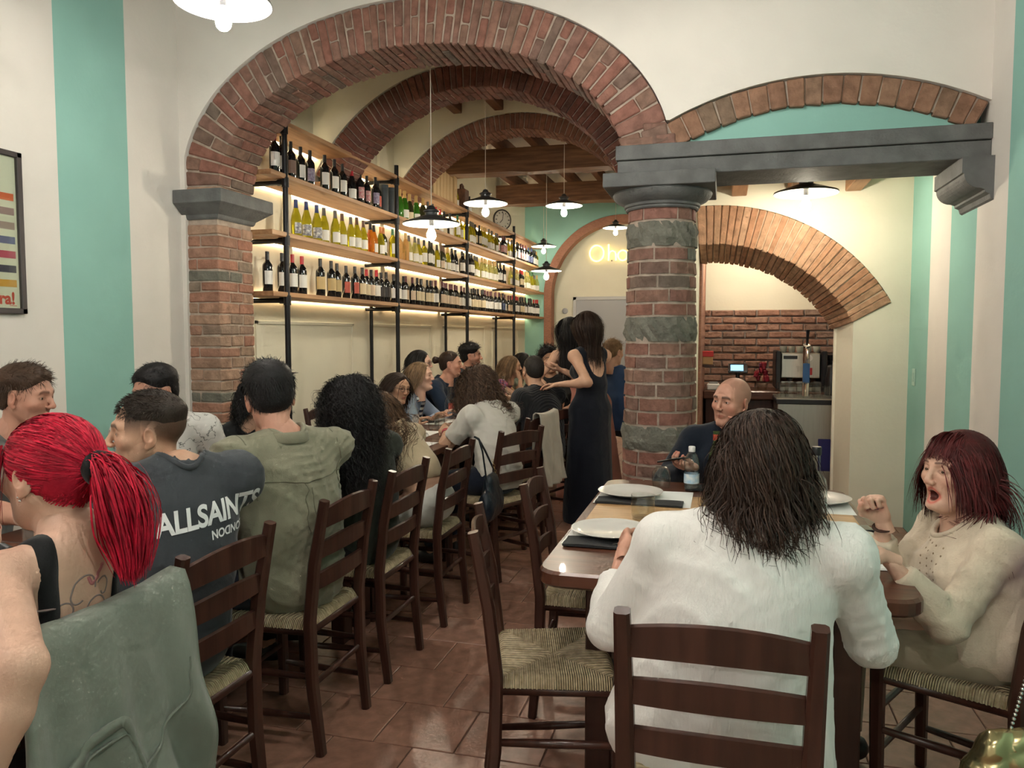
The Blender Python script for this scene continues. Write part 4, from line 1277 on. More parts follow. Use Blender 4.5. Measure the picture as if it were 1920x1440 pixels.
for k in range(5):
    o = MB().lathe([(0, 0), (.02, 0), (.032, .03), (.034, .06), (.031, .06), (.028, .03), (0, .008)], 20).build('espresso_cup', mat('sage_cup', (.5, .52, .44), rough=.3), None, local=True, smooth=True, loc=(.545 + k * .072, 7.62, 1.25), auto=50)
    tag(o, 'small pale cup on the espresso machine, %s from the left' % ORD[k], 'cup', 'cups on the espresso machine')
tp = empty('beer_tap', (.70, 7.1, .884), label='tall chrome beer tap with black lever and blue medallion', cat='tap')
MB().tube([(.70, 7.15, .884), (.70, 7.15, 1.30), (.70, 7.13, 1.33)], [.03, .028, .03], 14).build('tower', CHROME, tp, smooth=True)
MB().tube([(.70, 7.12, 1.29), (.70, 7.04, 1.27), (.70, 7.02, 1.21)], .011, 8).build('spout', CHROME, tp, smooth=True)
MB().tube([(.70, 7.12, 1.33), (.70, 7.10, 1.38), (.705, 7.09, 1.46)], [.010, .011, .015], 8).build('lever', BLACKP, tp, smooth=True)
MB().cbox(.672, .728, 7.112, 7.122, 1.0, 1.17, .004).build('medallion', mat('blue_plate', (.03, .10, .25), rough=.3), tp)
kt = empty('black_jug', (.93, 7.3, .884), label='black thermos jug beside the espresso machine', cat='jug')
MB().lathe([(0, 0), (.055, 0), (.06, .02), (.058, .14), (.045, .2), (.04, .25), (.03, .265), (0, .27)], 24).build('body', BLACKP, kt, local=True, smooth=True)
MB().tube([(.05, 0, .22), (.09, 0, .2), (.095, 0, .12), (.058, 0, .06)], .01, 8).build('handle', BLACKP, kt, local=True, smooth=True)
ps = empty('till_screen', (.14, 7.65, .90), label='small till display glowing blue on the bar counter', cat='screen')
mb = MB().hexa([(.05, 7.60, 1.05), (.05, 7.60, 1.075), (.05, 7.72, 1.12), (.05, 7.72, 1.145), (.23, 7.60, 1.05), (.23, 7.60, 1.075), (.23, 7.72, 1.12), (.23, 7.72, 1.145)], .006).build('housing', BLACKP, ps)
MB().add([(.075, 7.602, 1.0785), (.19, 7.602, 1.0785), (.19, 7.69, 1.129), (.075, 7.69, 1.129)], [(0, 1, 2, 3)]).build('display', mat('blue_display', (.12, .45, .85), emit=1.6), ps)
MB().tube([(.14, 7.68, .90), (.14, 7.68, 1.08)], .02, 8).build('stand', BLACKP, ps)
rd = empty('card_reader', (-.08, 7.5, .90), label='small white till printer at the end of the bar counter', cat='printer')
MB().cbox(-.14, -.02, 7.46, 7.56, .90, .96, .01).build('body', WHITE_ENAMEL, rd)
MB().cbox(-.12, -.04, 7.47, 7.53, .958, .975, .004).build('paper_slot', mat('grey_plastic', (.25, .25, .25), rough=.5), rd)
rb = empty('red_flower_vase', (.36, 7.6, .90), label='cluster of dark red wrapped sweets in a glass on the bar counter', cat='vase')
MB().lathe([(0, 0), (.04, 0), (.055, .1), (.052, .1), (.037, .006), (0, .006)], 20).build('vase', GLASS, rb, local=True, smooth=True)
for k in range(9):
    a = k / 9 * 2 * PI
    r = .03 + .025 * (k % 3) / 2
    v = np.array([r * math.cos(a), r * math.sin(a), .11 + .04 * (k % 4)])
    mb = MB().hexa(jit([(v[0] + dx, v[1] + dy, v[2] + dz) for dx in (-.022, .022) for dy in (-.022, .022) for dz in (-.03, .03)], .012), .008)
    mb.build('red_wrap', mat('dark_red_foil', (.25, .02, .035), rough=.3, metal=.3), rb, local=True)
rx = empty('red_box', (-.13, 7.2, 1.16), label='small red box on the bracket beside the brick wall', cat='box')
MB().cbox(-.18, -.08, 7.15, 7.25, 1.22, 1.27, .004).build('lid', mat('red_badge', (0, 0, 0)), rx)
MB().cbox(-.175, -.085, 7.155, 7.245, 1.15, 1.22, .004).build('box_body', mat('tan_card', (.45, .28, .13), rough=.7), rx)
MB().cbox(-.19, -.07, 7.12, 7.28, 1.13, 1.15, .003).build('bracket', CHAIRW, rx)
ts = empty('steel_bin', (.97, 7.7, .90), label='grey steel canister at the right end of the bar counter', cat='canister')
MB().lathe([(0, 0), (.06, 0), (.06, .30), (0, .30)], 20, (.97 + .03, 7.7, .90)).build('body', mat('dull_steel', (.25, .26, .26), rough=.4, metal=.8), ts, smooth=True, auto=40)
MB().lathe([(.063, .28), (.063, .33), (0, .33)], 20, (.97 + .03, 7.7, .90)).build('lid', BLACKP, ts, smooth=True, auto=40)

# ================================================================== SIGNS
ns = empty('neon_sign', (-2.1, Y1 - .14, 2.9), label='glowing warm white neon letters reading Oho on the end wall', cat='neon sign')
NEON = mat('neon_tube', (1.0, .78, .28), emit=1.1)
yN = Y1 - .17
def letter(pts, name):
    MB().tube([(x, yN, z) for x, z in pts], .016, 8).build(name, NEON, ns, smooth=True)
cx = -2.28
letter([(cx + .13 * math.cos(t), 2.915 + .145 * math.sin(t)) for t in np.linspace(0, 2 * PI, 30)], 'letter_o')
hx = -2.06
letter([(hx, 3.075), (hx, 2.775)], 'letter_h')
letter([(hx, 2.87), (hx + .02, 2.93), (hx + .07, 2.955), (hx + .12, 2.93), (hx + .135, 2.87), (hx + .135, 2.775)], 'letter_h')
cx = -1.80
letter([(cx + .088 * math.cos(t), 2.865 + .092 * math.sin(t)) for t in np.linspace(0, 2 * PI, 26)], 'letter_o')
for x in (-2.28, -2.0, -1.8):
    MB().box(x - .01, x + .01, yN, Y1 - .12, 2.765, 2.785).build('standoff', CHROME, ns)

# framed poster on the left wall
X = XL + .012
fr = empty('framed_poster', (XL, 2.95, 1.55), label='framed poster with coloured stripes and red letters on the left wall', cat='poster')
FRM = mat('dark_frame', (.055, .045, .045), rough=.45)
z0, z1, ya, yb = 1.555, 2.33, 2.72, 3.272
for a in ((ya, yb, z0 - .028, z0), (ya, yb, z1, z1 + .028), (yb - .03, yb, z0 - .028, z1 + .028), (ya - .01, ya + .02, z0 - .028, z1 + .028)):
    MB().cbox(XL, XL + .03, *a, .003).build('frame_bar', FRM, fr)
MB().cbox(XL + .002, XL + .012, ya + .01, yb - .03, z0, z1, .001).build('print', mat('poster_paper', (.66, .68, .52), rough=.7), fr)
stc = [(.62, .13, .04), (.30, .20, .19), (.36, .28, .24), (.10, .13, .25), (.45, .06, .11), (.03, .04, .07), (.62, .33, .05)]
for k, c in enumerate(stc):
    zt_ = 2.142 - k * .0735
    MB().box(XL + .0121, XL + .0128, ya + .02, yb - .045, zt_ - .037, zt_).build('stripe', mat('poster_stripe_%s' % 'abcdefg'[k], c, rough=.7), fr)
def text_mesh(s, size, m, name, parent=None, spacing=1.0, bold=0.0):
    cu = bpy.data.curves.new('text', 'FONT')
    cu.body = s
    cu.size = size
    cu.align_x = 'CENTER'
    cu.space_character = spacing
    cu.offset = bold
    to = bpy.data.objects.new('text_tmp', cu)
    COL.objects.link(to)
    dg = bpy.context.evaluated_depsgraph_get()
    me = bpy.data.meshes.new_from_object(to.evaluated_get(dg))
    bpy.data.objects.remove(to)
    bpy.data.curves.remove(cu)
    me.materials.clear()
    me.materials.append(m)
    return me
me = text_mesh('ra!', .085, mat('poster_red', (.55, .06, .03), rough=.7), 'lettering', bold=.003)
o = link(bpy.data.objects.new('lettering', me), fr)
o.rotation_euler = (PI / 2, 0, PI / 2)
o.location = Vector((XL + .0132, yb - .105, z0 + .022)) - fr.location
MB().box(XL + .0121, XL + .0128, yb - .09, yb - .05, z0 + .012, z0 + .015).build('small_print', mat('poster_red', (0, 0, 0)), fr)
MB().box(XL + .020, XL + .022, ya + .01, yb - .028, z0, z1).build('glass_pane', thin_glass('picture_glass', (.97, .98, .97), 1.3), fr)
# small switch on the right wall
swt = empty('light_switch', (XR, 5.98, 1.1), label='small cream switch plate on the teal stripe of the right wall', cat='switch')
MB().cbox(XR - .008, XR, 5.94, 6.02, 1.06, 1.18, .003).build('plate', mat('pale_green_plastic', (.42, .62, .53), rough=.5), swt)
MB().cbox(XR - .012, XR - .007, 5.96, 6.0, 1.09, 1.15, .002).build('rocker', mat('pale_green_plastic', (0, 0, 0)), swt)
# ================================================================== PEOPLE: distance fields turned into one mesh each
def V3(*a):
    return np.array(a, float)
def unit(v):
    v = np.asarray(v, float)
    return v / (np.linalg.norm(v) + 1e-12)

class Field:
    def __init__(s, lo, hi, h):
        s.h = h
        s.lo = np.asarray(lo, float)
        s.n = np.ceil((np.asarray(hi, float) - s.lo) / h).astype(int) + 1
        s.F = np.full(s.n, 1.0, np.float32)
        s.ax = [s.lo[i] + np.arange(s.n[i]) * h for i in range(3)]
    def sub(s, lo, hi):
        a = np.clip(np.floor((np.asarray(lo) - s.lo) / s.h).astype(int), 0, s.n - 1)
        b = np.clip(np.ceil((np.asarray(hi) - s.lo) / s.h).astype(int) + 1, 1, s.n)
        if np.any(b <= a):
            return None
        sl = tuple(slice(a[i], b[i]) for i in range(3))
        X = s.ax[0][sl[0]][:, None, None]
        Y = s.ax[1][sl[1]][None, :, None]
        Z = s.ax[2][sl[2]][None, None, :]
        return sl, X, Y, Z
    def comb(s, sl, d, k, op):
        f = s.F[sl]
        if op == 'u':
            if k > 0:
                h = np.clip(.5 + .5 * (f - d) / k, 0, 1)
                s.F[sl] = f * (1 - h) + d * h - k * h * (1 - h)
            else:
                s.F[sl] = np.minimum(f, d)
        else:           # carve
            d = -d
            if k > 0:
                h = np.clip(.5 - .5 * (f - d) / k, 0, 1)
                s.F[sl] = f * (1 - h) + d * h + k * h * (1 - h)
            else:
                s.F[sl] = np.maximum(f, d)
    def cone(s, a, b, ra, rb, k=.02, u=None, op='u', off=0.0):
        """tapered capsule with elliptic section: ra = radius or (along u, across)"""
        a, b = np.asarray(a, float), np.asarray(b, float)
        ra = np.broadcast_to(np.asarray(ra, float), (2,)) + off
        rb = np.broadcast_to(np.asarray(rb, float), (2,)) + off
        R = max(ra.max(), rb.max()) + k + s.h * 2.5
        g = s.sub(np.minimum(a, b) - R, np.maximum(a, b) + R)
        if g is None:
            return s
        sl, X, Y, Z = g
        ab = b - a
        L = np.linalg.norm(ab) + 1e-9
        ax = ab / L
        if u is None:
            u = (1, 0, 0) if abs(ax[0]) < .8 else (0, 1, 0)
        u = np.asarray(u, float)
        u = unit(u - ax * (u @ ax))
        v = np.cross(ax, u)
        dx, dy, dz = X - a[0], Y - a[1], Z - a[2]
        e = dx * ax[0] + dy * ax[1] + dz * ax[2]
        t = np.clip(e / L, 0, 1)
        ex = e - t * L
        p = dx * u[0] + dy * u[1] + dz * u[2]
        q = dx * v[0] + dy * v[1] + dz * v[2]
        w_ = ra[0] + (rb[0] - ra[0]) * t
        d_ = ra[1] + (rb[1] - ra[1]) * t
        m = np.minimum(w_, d_)
        k0 = np.sqrt((p / w_) ** 2 + (q / d_) ** 2 + (ex / m) ** 2) + 1e-9
        k1 = np.sqrt((p / w_ ** 2) ** 2 + (q / d_ ** 2) ** 2 + (ex / m ** 2) ** 2) + 1e-9
        s.comb(sl, (k0 * (k0 - 1) / k1).astype(np.float32), k, op)
        return s
    def ell(s, c, r, k=.02, R=None, op='u', off=0.0):
        c, r = np.asarray(c, float), np.asarray(r, float) + off
        m = r.max() + k + s.h * 2.5
        g = s.sub(c - m, c + m)
        if g is None:
            return s
        sl, X, Y, Z = g
        dx, dy, dz = X - c[0], Y - c[1], Z - c[2]
        if R is None:
            p, q, w_ = dx, dy, dz
        else:
            p, q, w_ = (dx * R[0, i] + dy * R[1, i] + dz * R[2, i] for i in range(3))
        k0 = np.sqrt((p / r[0]) ** 2 + (q / r[1]) ** 2 + (w_ / r[2]) ** 2) + 1e-9
        k1 = np.sqrt((p / r[0] ** 2) ** 2 + (q / r[1] ** 2) ** 2 + (w_ / r[2] ** 2) ** 2) + 1e-9
        s.comb(sl, (k0 * (k0 - 1) / k1).astype(np.float32), k, op)
        return s
    def half(s, c, n, k=0.0):
        """cut away the side the normal points to"""
        n = unit(n)
        d = (s.ax[0][:, None, None] - c[0]) * n[0] + (s.ax[1][None, :, None] - c[1]) * n[1] + (s.ax[2][None, None, :] - c[2]) * n[2]
        s.F = np.maximum(s.F, d.astype(np.float32))
        return s
    def folds(s, amp, freq, seed, stretch=(1, 1, 1), near=.06):
        """cloth creases: warped ridges pushed out of the surface"""
        r = np.random.default_rng(seed)
        X, Y, Z = s.ax[0][:, None, None] * stretch[0], s.ax[1][None, :, None] * stretch[1], s.ax[2][None, None, :] * stretch[2]
        m = np.abs(s.F) < .05
        ii = np.nonzero(m)
        if len(ii[0]) == 0:
            return s
        x, y, z = X[ii[0], 0, 0], Y[0, ii[1], 0], Z[0, 0, ii[2]]
        tot = 0
        for i in range(4):
            kv = r.normal(size=3); kv = kv / np.linalg.norm(kv) * freq * (.55 + .4 * i)
            kw = r.normal(size=3); kw = kw / np.linalg.norm(kw) * freq * .45
            k3 = r.normal(size=3); k3 = k3 / np.linalg.norm(k3) * freq * .3
            gate = .5 + .5 * np.sin(k3[0] * x + k3[1] * y + k3[2] * z + r.uniform(0, 6))
            wv = np.sin(kv[0] * x + kv[1] * y + kv[2] * z + r.uniform(0, 6) + 1.6 * np.sin(kw[0] * x + kw[1] * y + kw[2] * z + r.uniform(0, 6)))
            tot = tot + (1 - np.abs(wv)) ** 2.2 * gate / (1 + .35 * i)
        s.F[ii] -= (amp * (tot - .55)).astype(np.float32)
        return s
    def mesh(s):
        F, h = s.F, s.h
        ins = F < 0
        n = s.n - 1
        c = np.zeros(n, np.int8)
        for i in (0, 1):
            for j in (0, 1):
                for k in (0, 1):
                    c += ins[i:n[0] + i, j:n[1] + j, k:n[2] + k]
        act = np.argwhere((c > 0) & (c < 8))
        if len(act) == 0:
            return np.zeros((0, 3)), np.zeros((0, 4), int)
        idx = np.full(n, -1, np.int64)
        idx[tuple(act.T)] = np.arange(len(act))
        acc = np.zeros((len(act), 3))
        cnt = np.zeros(len(act))
        corners = [(i, j, k) for i in (0, 1) for j in (0, 1) for k in (0, 1)]
        val = {q: F[act[:, 0] + q[0], act[:, 1] + q[1], act[:, 2] + q[2]].astype(float) for q in corners}
        for q in corners:
            for a in range(3):
                if q[a] == 0:
                    r = list(q)
                    r[a] = 1
                    va, vb = val[q], val[tuple(r)]
                    m = (va < 0) != (vb < 0)
                    t = va[m] / (va[m] - vb[m])
                    p = np.tile(np.array(q, float), (m.sum(), 1))
                    p[:, a] = t
                    acc[m] += p
                    cnt[m] += 1
        V = s.lo + (act + acc / cnt[:, None]) * h
        Q = []
        for a in range(3):
            b, d = (a + 1) % 3, (a + 2) % 3
            A = [slice(None)] * 3
            B = [slice(None)] * 3
            A[a], B[a] = slice(0, -1), slice(1, None)
            dif = ins[tuple(A)] != ins[tuple(B)]
            e = np.argwhere(dif)
            e = e[(e[:, b] > 0) & (e[:, d] > 0) & (e[:, b] < n[b]) & (e[:, d] < n[d])]
            if len(e) == 0:
                continue
            def cell(db, dd):
                q = e.copy()
                q[:, b] -= db
                q[:, d] -= dd
                return idx[q[:, 0], q[:, 1], q[:, 2]]
            quad = np.stack([cell(1, 1), cell(0, 1), cell(0, 0), cell(1, 0)], 1)
            fl = ins[e[:, 0], e[:, 1], e[:, 2]]
            quad[~fl] = quad[~fl][:, ::-1]
            Q.append(quad)
        return V, np.concatenate(Q)

def np_mesh(name, V, Q, mats, parent=None, tint=None, smooth=True, mi=None):
    me = bpy.data.meshes.new(name)
    V = np.asarray(V, np.float32)
    Q = np.asarray(Q)
    me.vertices.add(len(V))
    me.vertices.foreach_set('co', V.ravel())
    k = Q.shape[1]
    me.loops.add(Q.size)
    me.loops.foreach_set('vertex_index', Q.astype(np.int32).ravel())
    me.polygons.add(len(Q))
    me.polygons.foreach_set('loop_start', np.arange(0, Q.size, k, dtype=np.int32))
    me.polygons.foreach_set('use_smooth', np.full(len(Q), smooth))
    for m in (mats if isinstance(mats, (list, tuple)) else [mats]):
        me.materials.append(m)
    if mi is not None:
        me.polygons.foreach_set('material_index', np.asarray(mi, np.int32))
    me.update(calc_edges=True)
    me.validate()
    if tint is not None:
        at = me.attributes.new('tint', 'FLOAT_COLOR', 'POINT')
        at.data.foreach_set('color', np.c_[tint, np.ones(len(tint))].astype(np.float32).ravel())
    o = bpy.data.objects.new(name, me)
    return link(o, parent)

def smooth_v(V, Q, it=1, lam=.5):
    n = len(V)
    e = np.concatenate([Q[:, [0, 1]], Q[:, [1, 2]], Q[:, [2, 3]], Q[:, [3, 0]]])
    for _ in range(it):
        S = np.zeros_like(V)
        for a in range(3):
            S[:, a] = np.bincount(e[:, 0], V[e[:, 1], a], n) + np.bincount(e[:, 1], V[e[:, 0], a], n)
        c = np.bincount(e[:, 0], minlength=n) + np.bincount(e[:, 1], minlength=n)
        V = V + lam * (S / np.maximum(c, 1)[:, None] - V)
    return V

# ---- skin
def skin_mat(name, c):
    if name in MATS:
        return MATS[name]
    m = mat(name, c, rough=.48, var=.10, scale=22, bump=.08, bscale=260, spec=.4)
    nt = m.node_tree
    b = nt.nodes['Principled BSDF']
    src = b.inputs['Base Color'].links[0].from_socket
    at = nn(nt, 'ShaderNodeAttribute', attribute_name='tint')
    mx = nn(nt, 'ShaderNodeMix', data_type='RGBA', blend_type='MULTIPLY')
    mx.inputs[0].default_value = 1
    nt.links.new(src, mx.inputs[6])
    nt.links.new(at.outputs['Color'], mx.inputs[7])
    nt.links.new(mx.outputs[2], b.inputs['Base Color'])
    b.inputs['Subsurface Weight'].default_value = 0.0
    return m
SK_FAIR = skin_mat('skin_fair', (.68, .42, .31))
SK_MID = skin_mat('skin_medium', (.58, .34, .23))
SK_TAN = skin_mat('skin_tan', (.48, .27, .17))
SK_RUDDY = skin_mat('skin_ruddy', (.60, .31, .22))
EYEW = mat('eye_white', (.52, .48, .45), rough=.15)
IRIS = mat('eye_iris', (.07, .045, .03), rough=.1)

def frame(yaw, pitch=0.0, roll=0.0):
    """columns: right, forward, up"""
    f = V3(math.cos(yaw) * math.cos(pitch), math.sin(yaw) * math.cos(pitch), math.sin(pitch))
    r = V3(math.sin(yaw), -math.cos(yaw), 0)
    u = np.cross(r, f)
    r2 = r * math.cos(roll) + u * math.sin(roll)
    return np.stack([r2, f, np.cross(r2, f)], 1)

def head_field(h, sex='m', mouth='closed', k=1.0, chub=0.0):
    """head in its own axes, centre between the ears, y forward"""
    F = Field((-.105, -.125, -.215), (.105, .145, .135), h)
    j = .004 if sex == 'm' else 0.0
    F.ell((0, -.018, .032), (.0765, .094, .084), .0)
    F.ell((0, .035, .005), (.066, .058, .078), .03)
    F.ell((0, .034, -.05), (.056 + j + chub, .050, .062), .025)
    for s in (-1, 1):
        F.cone((s * .048, -.002, -.045), (s * (.030 + j), .052, -.092), (.020, .022), (.016, .016), .025)        # jaw
        F.ell((s * .043, .062, -.020), (.022, .020, .018), .02)                                                 # cheek bone
        F.cone((s * .012, .088, .028), (s * .042, .074, .027), .0105 + (.001 if sex == 'm' else -.002), .010, .014)                # brow
    F.cone((-.010, .079, -.102), (.010, .079, -.102), .0155 + j * .5, .0155 + j * .5, .02)                                     # chin
    F.cone((0, .050, -.110), (0, .0, -.10), (.030, .018), (.030, .02), .02, u=(1, 0, 0))
    # nose
    nf = 0 if sex == 'm' else -.004
    F.cone((0, .089, .018), (0, .111 + nf, -.022), .0070, .0100 + nf * .3, .010)
    F.ell((0, .110 + nf, -.028), (.0115 + nf * .4, .0115, .0095), .006)
    for s in (-1, 1):
        F.ell((s * .011, .101, -.031), (.0070, .0095, .0074), .005)
    # mouth
    if mouth == 'open':
        F.cone((-.016, .080, -.050), (.016, .080, -.050), .009, .009, .01)
        F.cone((-.014, .076, -.092), (.014, .076, -.092), .009, .009, .01)
        F.ell((0, .092, -.071), (.017, .026, .0155), .004, op='c')
    else:
        wd = .021 if mouth != 'smile' else .025
        zc = -.0625
        F.cone((-wd, .078, zc + (.004 if mouth == 'smile' else .001)), (0, .0905, zc + .0035), .0045, .0062, .006)
        F.cone((wd, .078, zc + (.004 if mouth == 'smile' else .001)), (0, .0905, zc + .0035), .0045, .0062, .006)
        F.cone((-wd * .8, .079, zc - .006), (wd * .8, .079, zc - .006), .005, .005, .006)
        F.ell((0, .087, zc - .0075), (.014, .008, .0058), .006)
    # eyes: socket, lids, slit
    for s in (-1, 1):
        F.ell((s * .0315, .094, .006), (.016, .012, .0125), .012, op='c')
        F.ell((s * .0315, .0725, .005), (.0165, .0155, .0135), .006)
        F.ell((s * .0315, .089, .004), (.0125, .0085, .0030), .002, op='c')
    # ears
    for s in (-1, 1):
        R = np.array(Matrix.Rotation(s * -.35, 3, 'Z') @ Matrix.Rotation(-.18, 3, 'X'))
        F.ell((s * .080, -.006, -.008), (.0075, .0185, .031), .006, R=R)
        F.ell((s * .0875, -.002, -.002), (.006, .0105, .0175), .003, R=R, op='c')
        F.ell((s * .079, .002, -.036), (.006, .009, .010), .006)
    # neck
    F.cone((0, -.022, -.06), (0, -.032, -.20), (.052, .056), (.054, .058), .025)
    return F

def head_tint(V, sex, hairc, stubble=0.0, brow=True, lip=(.78, .42, .42), mouth='closed', fade=0.0, fadec=None):
    T = np.ones((len(V), 3))
    x, y, z = np.abs(V[:, 0]), V[:, 1], V[:, 2]
    def mixin(w_, c):
        T[:] = T * (1 - w_[:, None]) + T * np.array(c) * w_[:, None]
    ss = lambda a, b, v: np.clip((v - a) / (b - a), 0, 1) ** 2 * (3 - 2 * np.clip((v - a) / (b - a), 0, 1))
    mixin(np.exp(-(((x - .045) / .022) ** 2 + ((z + .028) / .022) ** 2)) * (y > .03) * .5, (1.0, .80, .78))      # cheeks
    mixin(np.exp(-((x / .016) ** 2 + ((z + .028) / .012) ** 2)) * (y > .09) * .5, (1.0, .80, .78))
    mixin(ss(.078, .086, x) * (y < .04) * .5, (1.0, .78, .74))
    if stubble:
        w_ = ss(-.02, -.05, z) * ss(-.02, .02, y) * stubble * (1 - np.exp(-((x / .024) ** 2 + ((z + .064) / .010) ** 2)))
        mixin(w_, (.42, .38, .36))
    # lips
    zc = -.0625
    if mouth == 'open':
        d = np.sqrt((x / .026) ** 2 + ((z + .071) / .028) ** 2)
        mixin(np.exp(-((d - .80) / .16) ** 2) * (y > .06), lip)
        mixin((d < .62) * ss(.094, .080, y) * 1.0, (.16, .06, .06))
    else:
        mixin(np.exp(-np.maximum(0, np.sqrt((x / .022) ** 2 + ((z - zc + .0015) / .0095) ** 2) - .65) ** 2 / .05) * (y > .07), lip)
        mixin(np.exp(-((z - zc + .0015 - (.16 * x if mouth == 'smile' else 0)) / .0016) ** 2) * (x < .024) * (y > .06) * .8, (.45, .28, .28))  # mouth line: shade of the crease put into the tint
    if brow:
        bz = .0275 + .10 * x - 2.2 * np.maximum(0, x - .028) ** 2 * 10
        w_ = np.exp(-((z - bz) / (.0060 if sex == 'm' else .0034)) ** 4) * ss(.009, .014, x) * ss(.052, .046, x) * (y > .04)
        mixin(w_ * .92, tuple(np.minimum(1, np.array(hairc) * 1.2 + .10)))
    # lash line
    for sx in (1,):
        d = np.sqrt(((x - .0315) / .0145) ** 2 + ((z - .0045) / .0062) ** 2)
        mixin(np.exp(-((d - 1) / .22) ** 2) * (y > .068) * (.55 if sex == 'm' else .75), (.35, .28, .26))
    if fade:
        zl = np.where(y > .02, .0, .75 * y - .005)
        w_ = ss(-.012, .03, z - zl) * fade * (y < .062 - .15 * np.maximum(0, z - .03)) * (x > -1)
        w_ *= 1 - np.clip(np.exp(-(((y + .004) / .02) ** 2 + ((z + .008) / .03) ** 2)) * (x > .076), 0, 1)
        g = ss(.0, .055, z - zl)[:, None]
        T[:] = T * (1 - w_[:, None]) + T * (np.array(hairc) * .6 + .03 + .34 * (1 - g)) * w_[:, None]
    return T

def eyeballs(R, c, sc, look=(0, 0)):
    """two eyeballs with iris, as extra faces of the body mesh"""
    out = []
    n, m = 14, 9
    for s in (-1, 1):
        cen = V3(s * .0315, .0745, .004)
        d = unit((look[0], 1, look[1]))
        u = unit(np.cross(d, (0, 0, 1)))
        v = np.cross(u, d)
        P = []
        rings = [.02, .2, .56, .70, .95, 1.4]
        for a in rings:
            for q in range(n):
                t = q / n * 2 * PI
                P.append(cen + .0125 * (d * math.cos(a) + (u * math.cos(t) + v * math.sin(t)) * math.sin(a)))
        P = np.array(P) * sc @ R.T + c
        Q, M = [], []
        for i in range(len(rings) - 1):
            for q in range(n):
                a0, b0 = i * n + q, i * n + (q + 1) % n
                Q.append((a0, a0 + n, b0 + n, b0)); M.append(2 if rings[i + 1] < .58 else 1)
        out.append((P, np.array(Q), M))
    return out

def hand_parts(wrist, d, palm, side, curl=.5, scale=1.0, h=.0042, thumb=.5, spread=.0, curls=None):
    """hand shell: wrist point, finger direction d, palm normal (the side fingers bend to); side +1 right hand"""
    d = unit(d)
    palm = np.asarray(palm, float)
    palm = unit(palm - d * (palm @ d))
    # thumb side: for a right hand with fingers forward and palm down the thumb points left
    lat = np.cross(palm, d) * side
    R = np.stack([lat, d, -palm], 1)
    F = Field((-.075, -.05, -.095), (.10, .20, .045), h)
    F.cone((0, -.045, 0), (0, .012, 0), (.026, .019), (.027, .018), .01, u=(1, 0, 0))
    F.cone((0, .01, 0), (-.002, .078, .0), (.029, .0145), (.037, .0125), .012, u=(1, 0, 0))
    F.ell((.022, .03, -.010), (.016, .028, .013), .012)
    F.ell((-.024, .03, -.008), (.012, .030, .011), .012)
    bx = [.0275, .0095, -.0095, -.0275]
    ln = [(.040, .024, .019), (.045, .028, .020), (.041, .026, .020), (.032, .019, .017)]
    rr = [.0092, .0095, .009, .0080]
    tips = []
    for i in range(4):
        c = (curls[i] if curls is not None else curl)
        p = V3(bx[i], .078 - .006 * abs(i - 1), .001)
        F.ell(p + (0, 0, .002), (.0105, .0115, .0105), .006)
        ang = c * .9
        fan = (1.5 - i) * .06 * (1 - c) + (1.5 - i) * spread
        for q in range(3):
            L = ln[i][q]
            dv = V3(math.sin(fan), math.cos(ang) * math.cos(fan), -math.sin(ang))
            e = p + dv * L
            F.cone(p, e, rr[i] * (1 - .08 * q), rr[i] * (1 - .08 * (q + 1)), .0035)
            p = e
            ang += c * (1.45 if q == 0 else 1.0)
        tips.append((p, dv))
    t0 = V3(.024, .022, -.008)
    t1 = t0 + unit(V3(.85 - .5 * thumb, .75, -.25 - .8 * thumb)) * .040
    t2 = t1 + unit(V3(.35 - .75 * thumb, .9, -.15 - .4 * thumb)) * .030
    t3 = t2 + unit(V3(.15 - .9 * thumb, .95, -.1 - .3 * thumb)) * .024
    F.cone(t0, t1, .0150, .0110, .008).cone(t1, t2, .0110, .0098, .005).cone(t2, t3, .0098, .0085, .004)
    V, Q = F.mesh()
    V = smooth_v(V, Q, 1, .3)
    T = np.ones((len(V), 3))
    for (p, dv) in tips + [(t3, unit(t3 - t2))]:
        dd = np.linalg.norm(V - p, axis=1)
        T *= 1 - (np.exp(-(dd / .016) ** 2) * .22)[:, None] * np.array([0, 1, 1])
    return V * scale @ R.T + np.asarray(wrist), Q, T, (R, tips, scale)

def ik(S, W, l1, l2, hint):
    S, W = np.asarray(S, float), np.asarray(W, float)
    v = W - S
    d = min(np.linalg.norm(v), (l1 + l2) * .995)
    x = unit(v)
    a = (l1 * l1 - l2 * l2 + d * d) / (2 * d)
    hgt = math.sqrt(max(0, l1 * l1 - a * a))
    hv = np.asarray(hint, float)
    hv = unit(hv - x * (hv @ x))
    return S + x * a + hv * hgt, S + x * d
def cutcyl(F, a, d, R, L=1.0):
    """carve a flat-ended cylinder (sleeve ends, neck openings)"""
    a, d = np.asarray(a, float), unit(d)
    X, Y, Z = F.ax[0][:, None, None] - a[0], F.ax[1][None, :, None] - a[1], F.ax[2][None, None, :] - a[2]
    e = X * d[0] + Y * d[1] + Z * d[2]
    rr = np.sqrt(np.maximum(0, X * X + Y * Y + Z * Z - e * e))
    dd = np.maximum(np.maximum(rr - R, -e), e - L)
    F.F = np.maximum(F.F, (-dd).astype(np.float32))

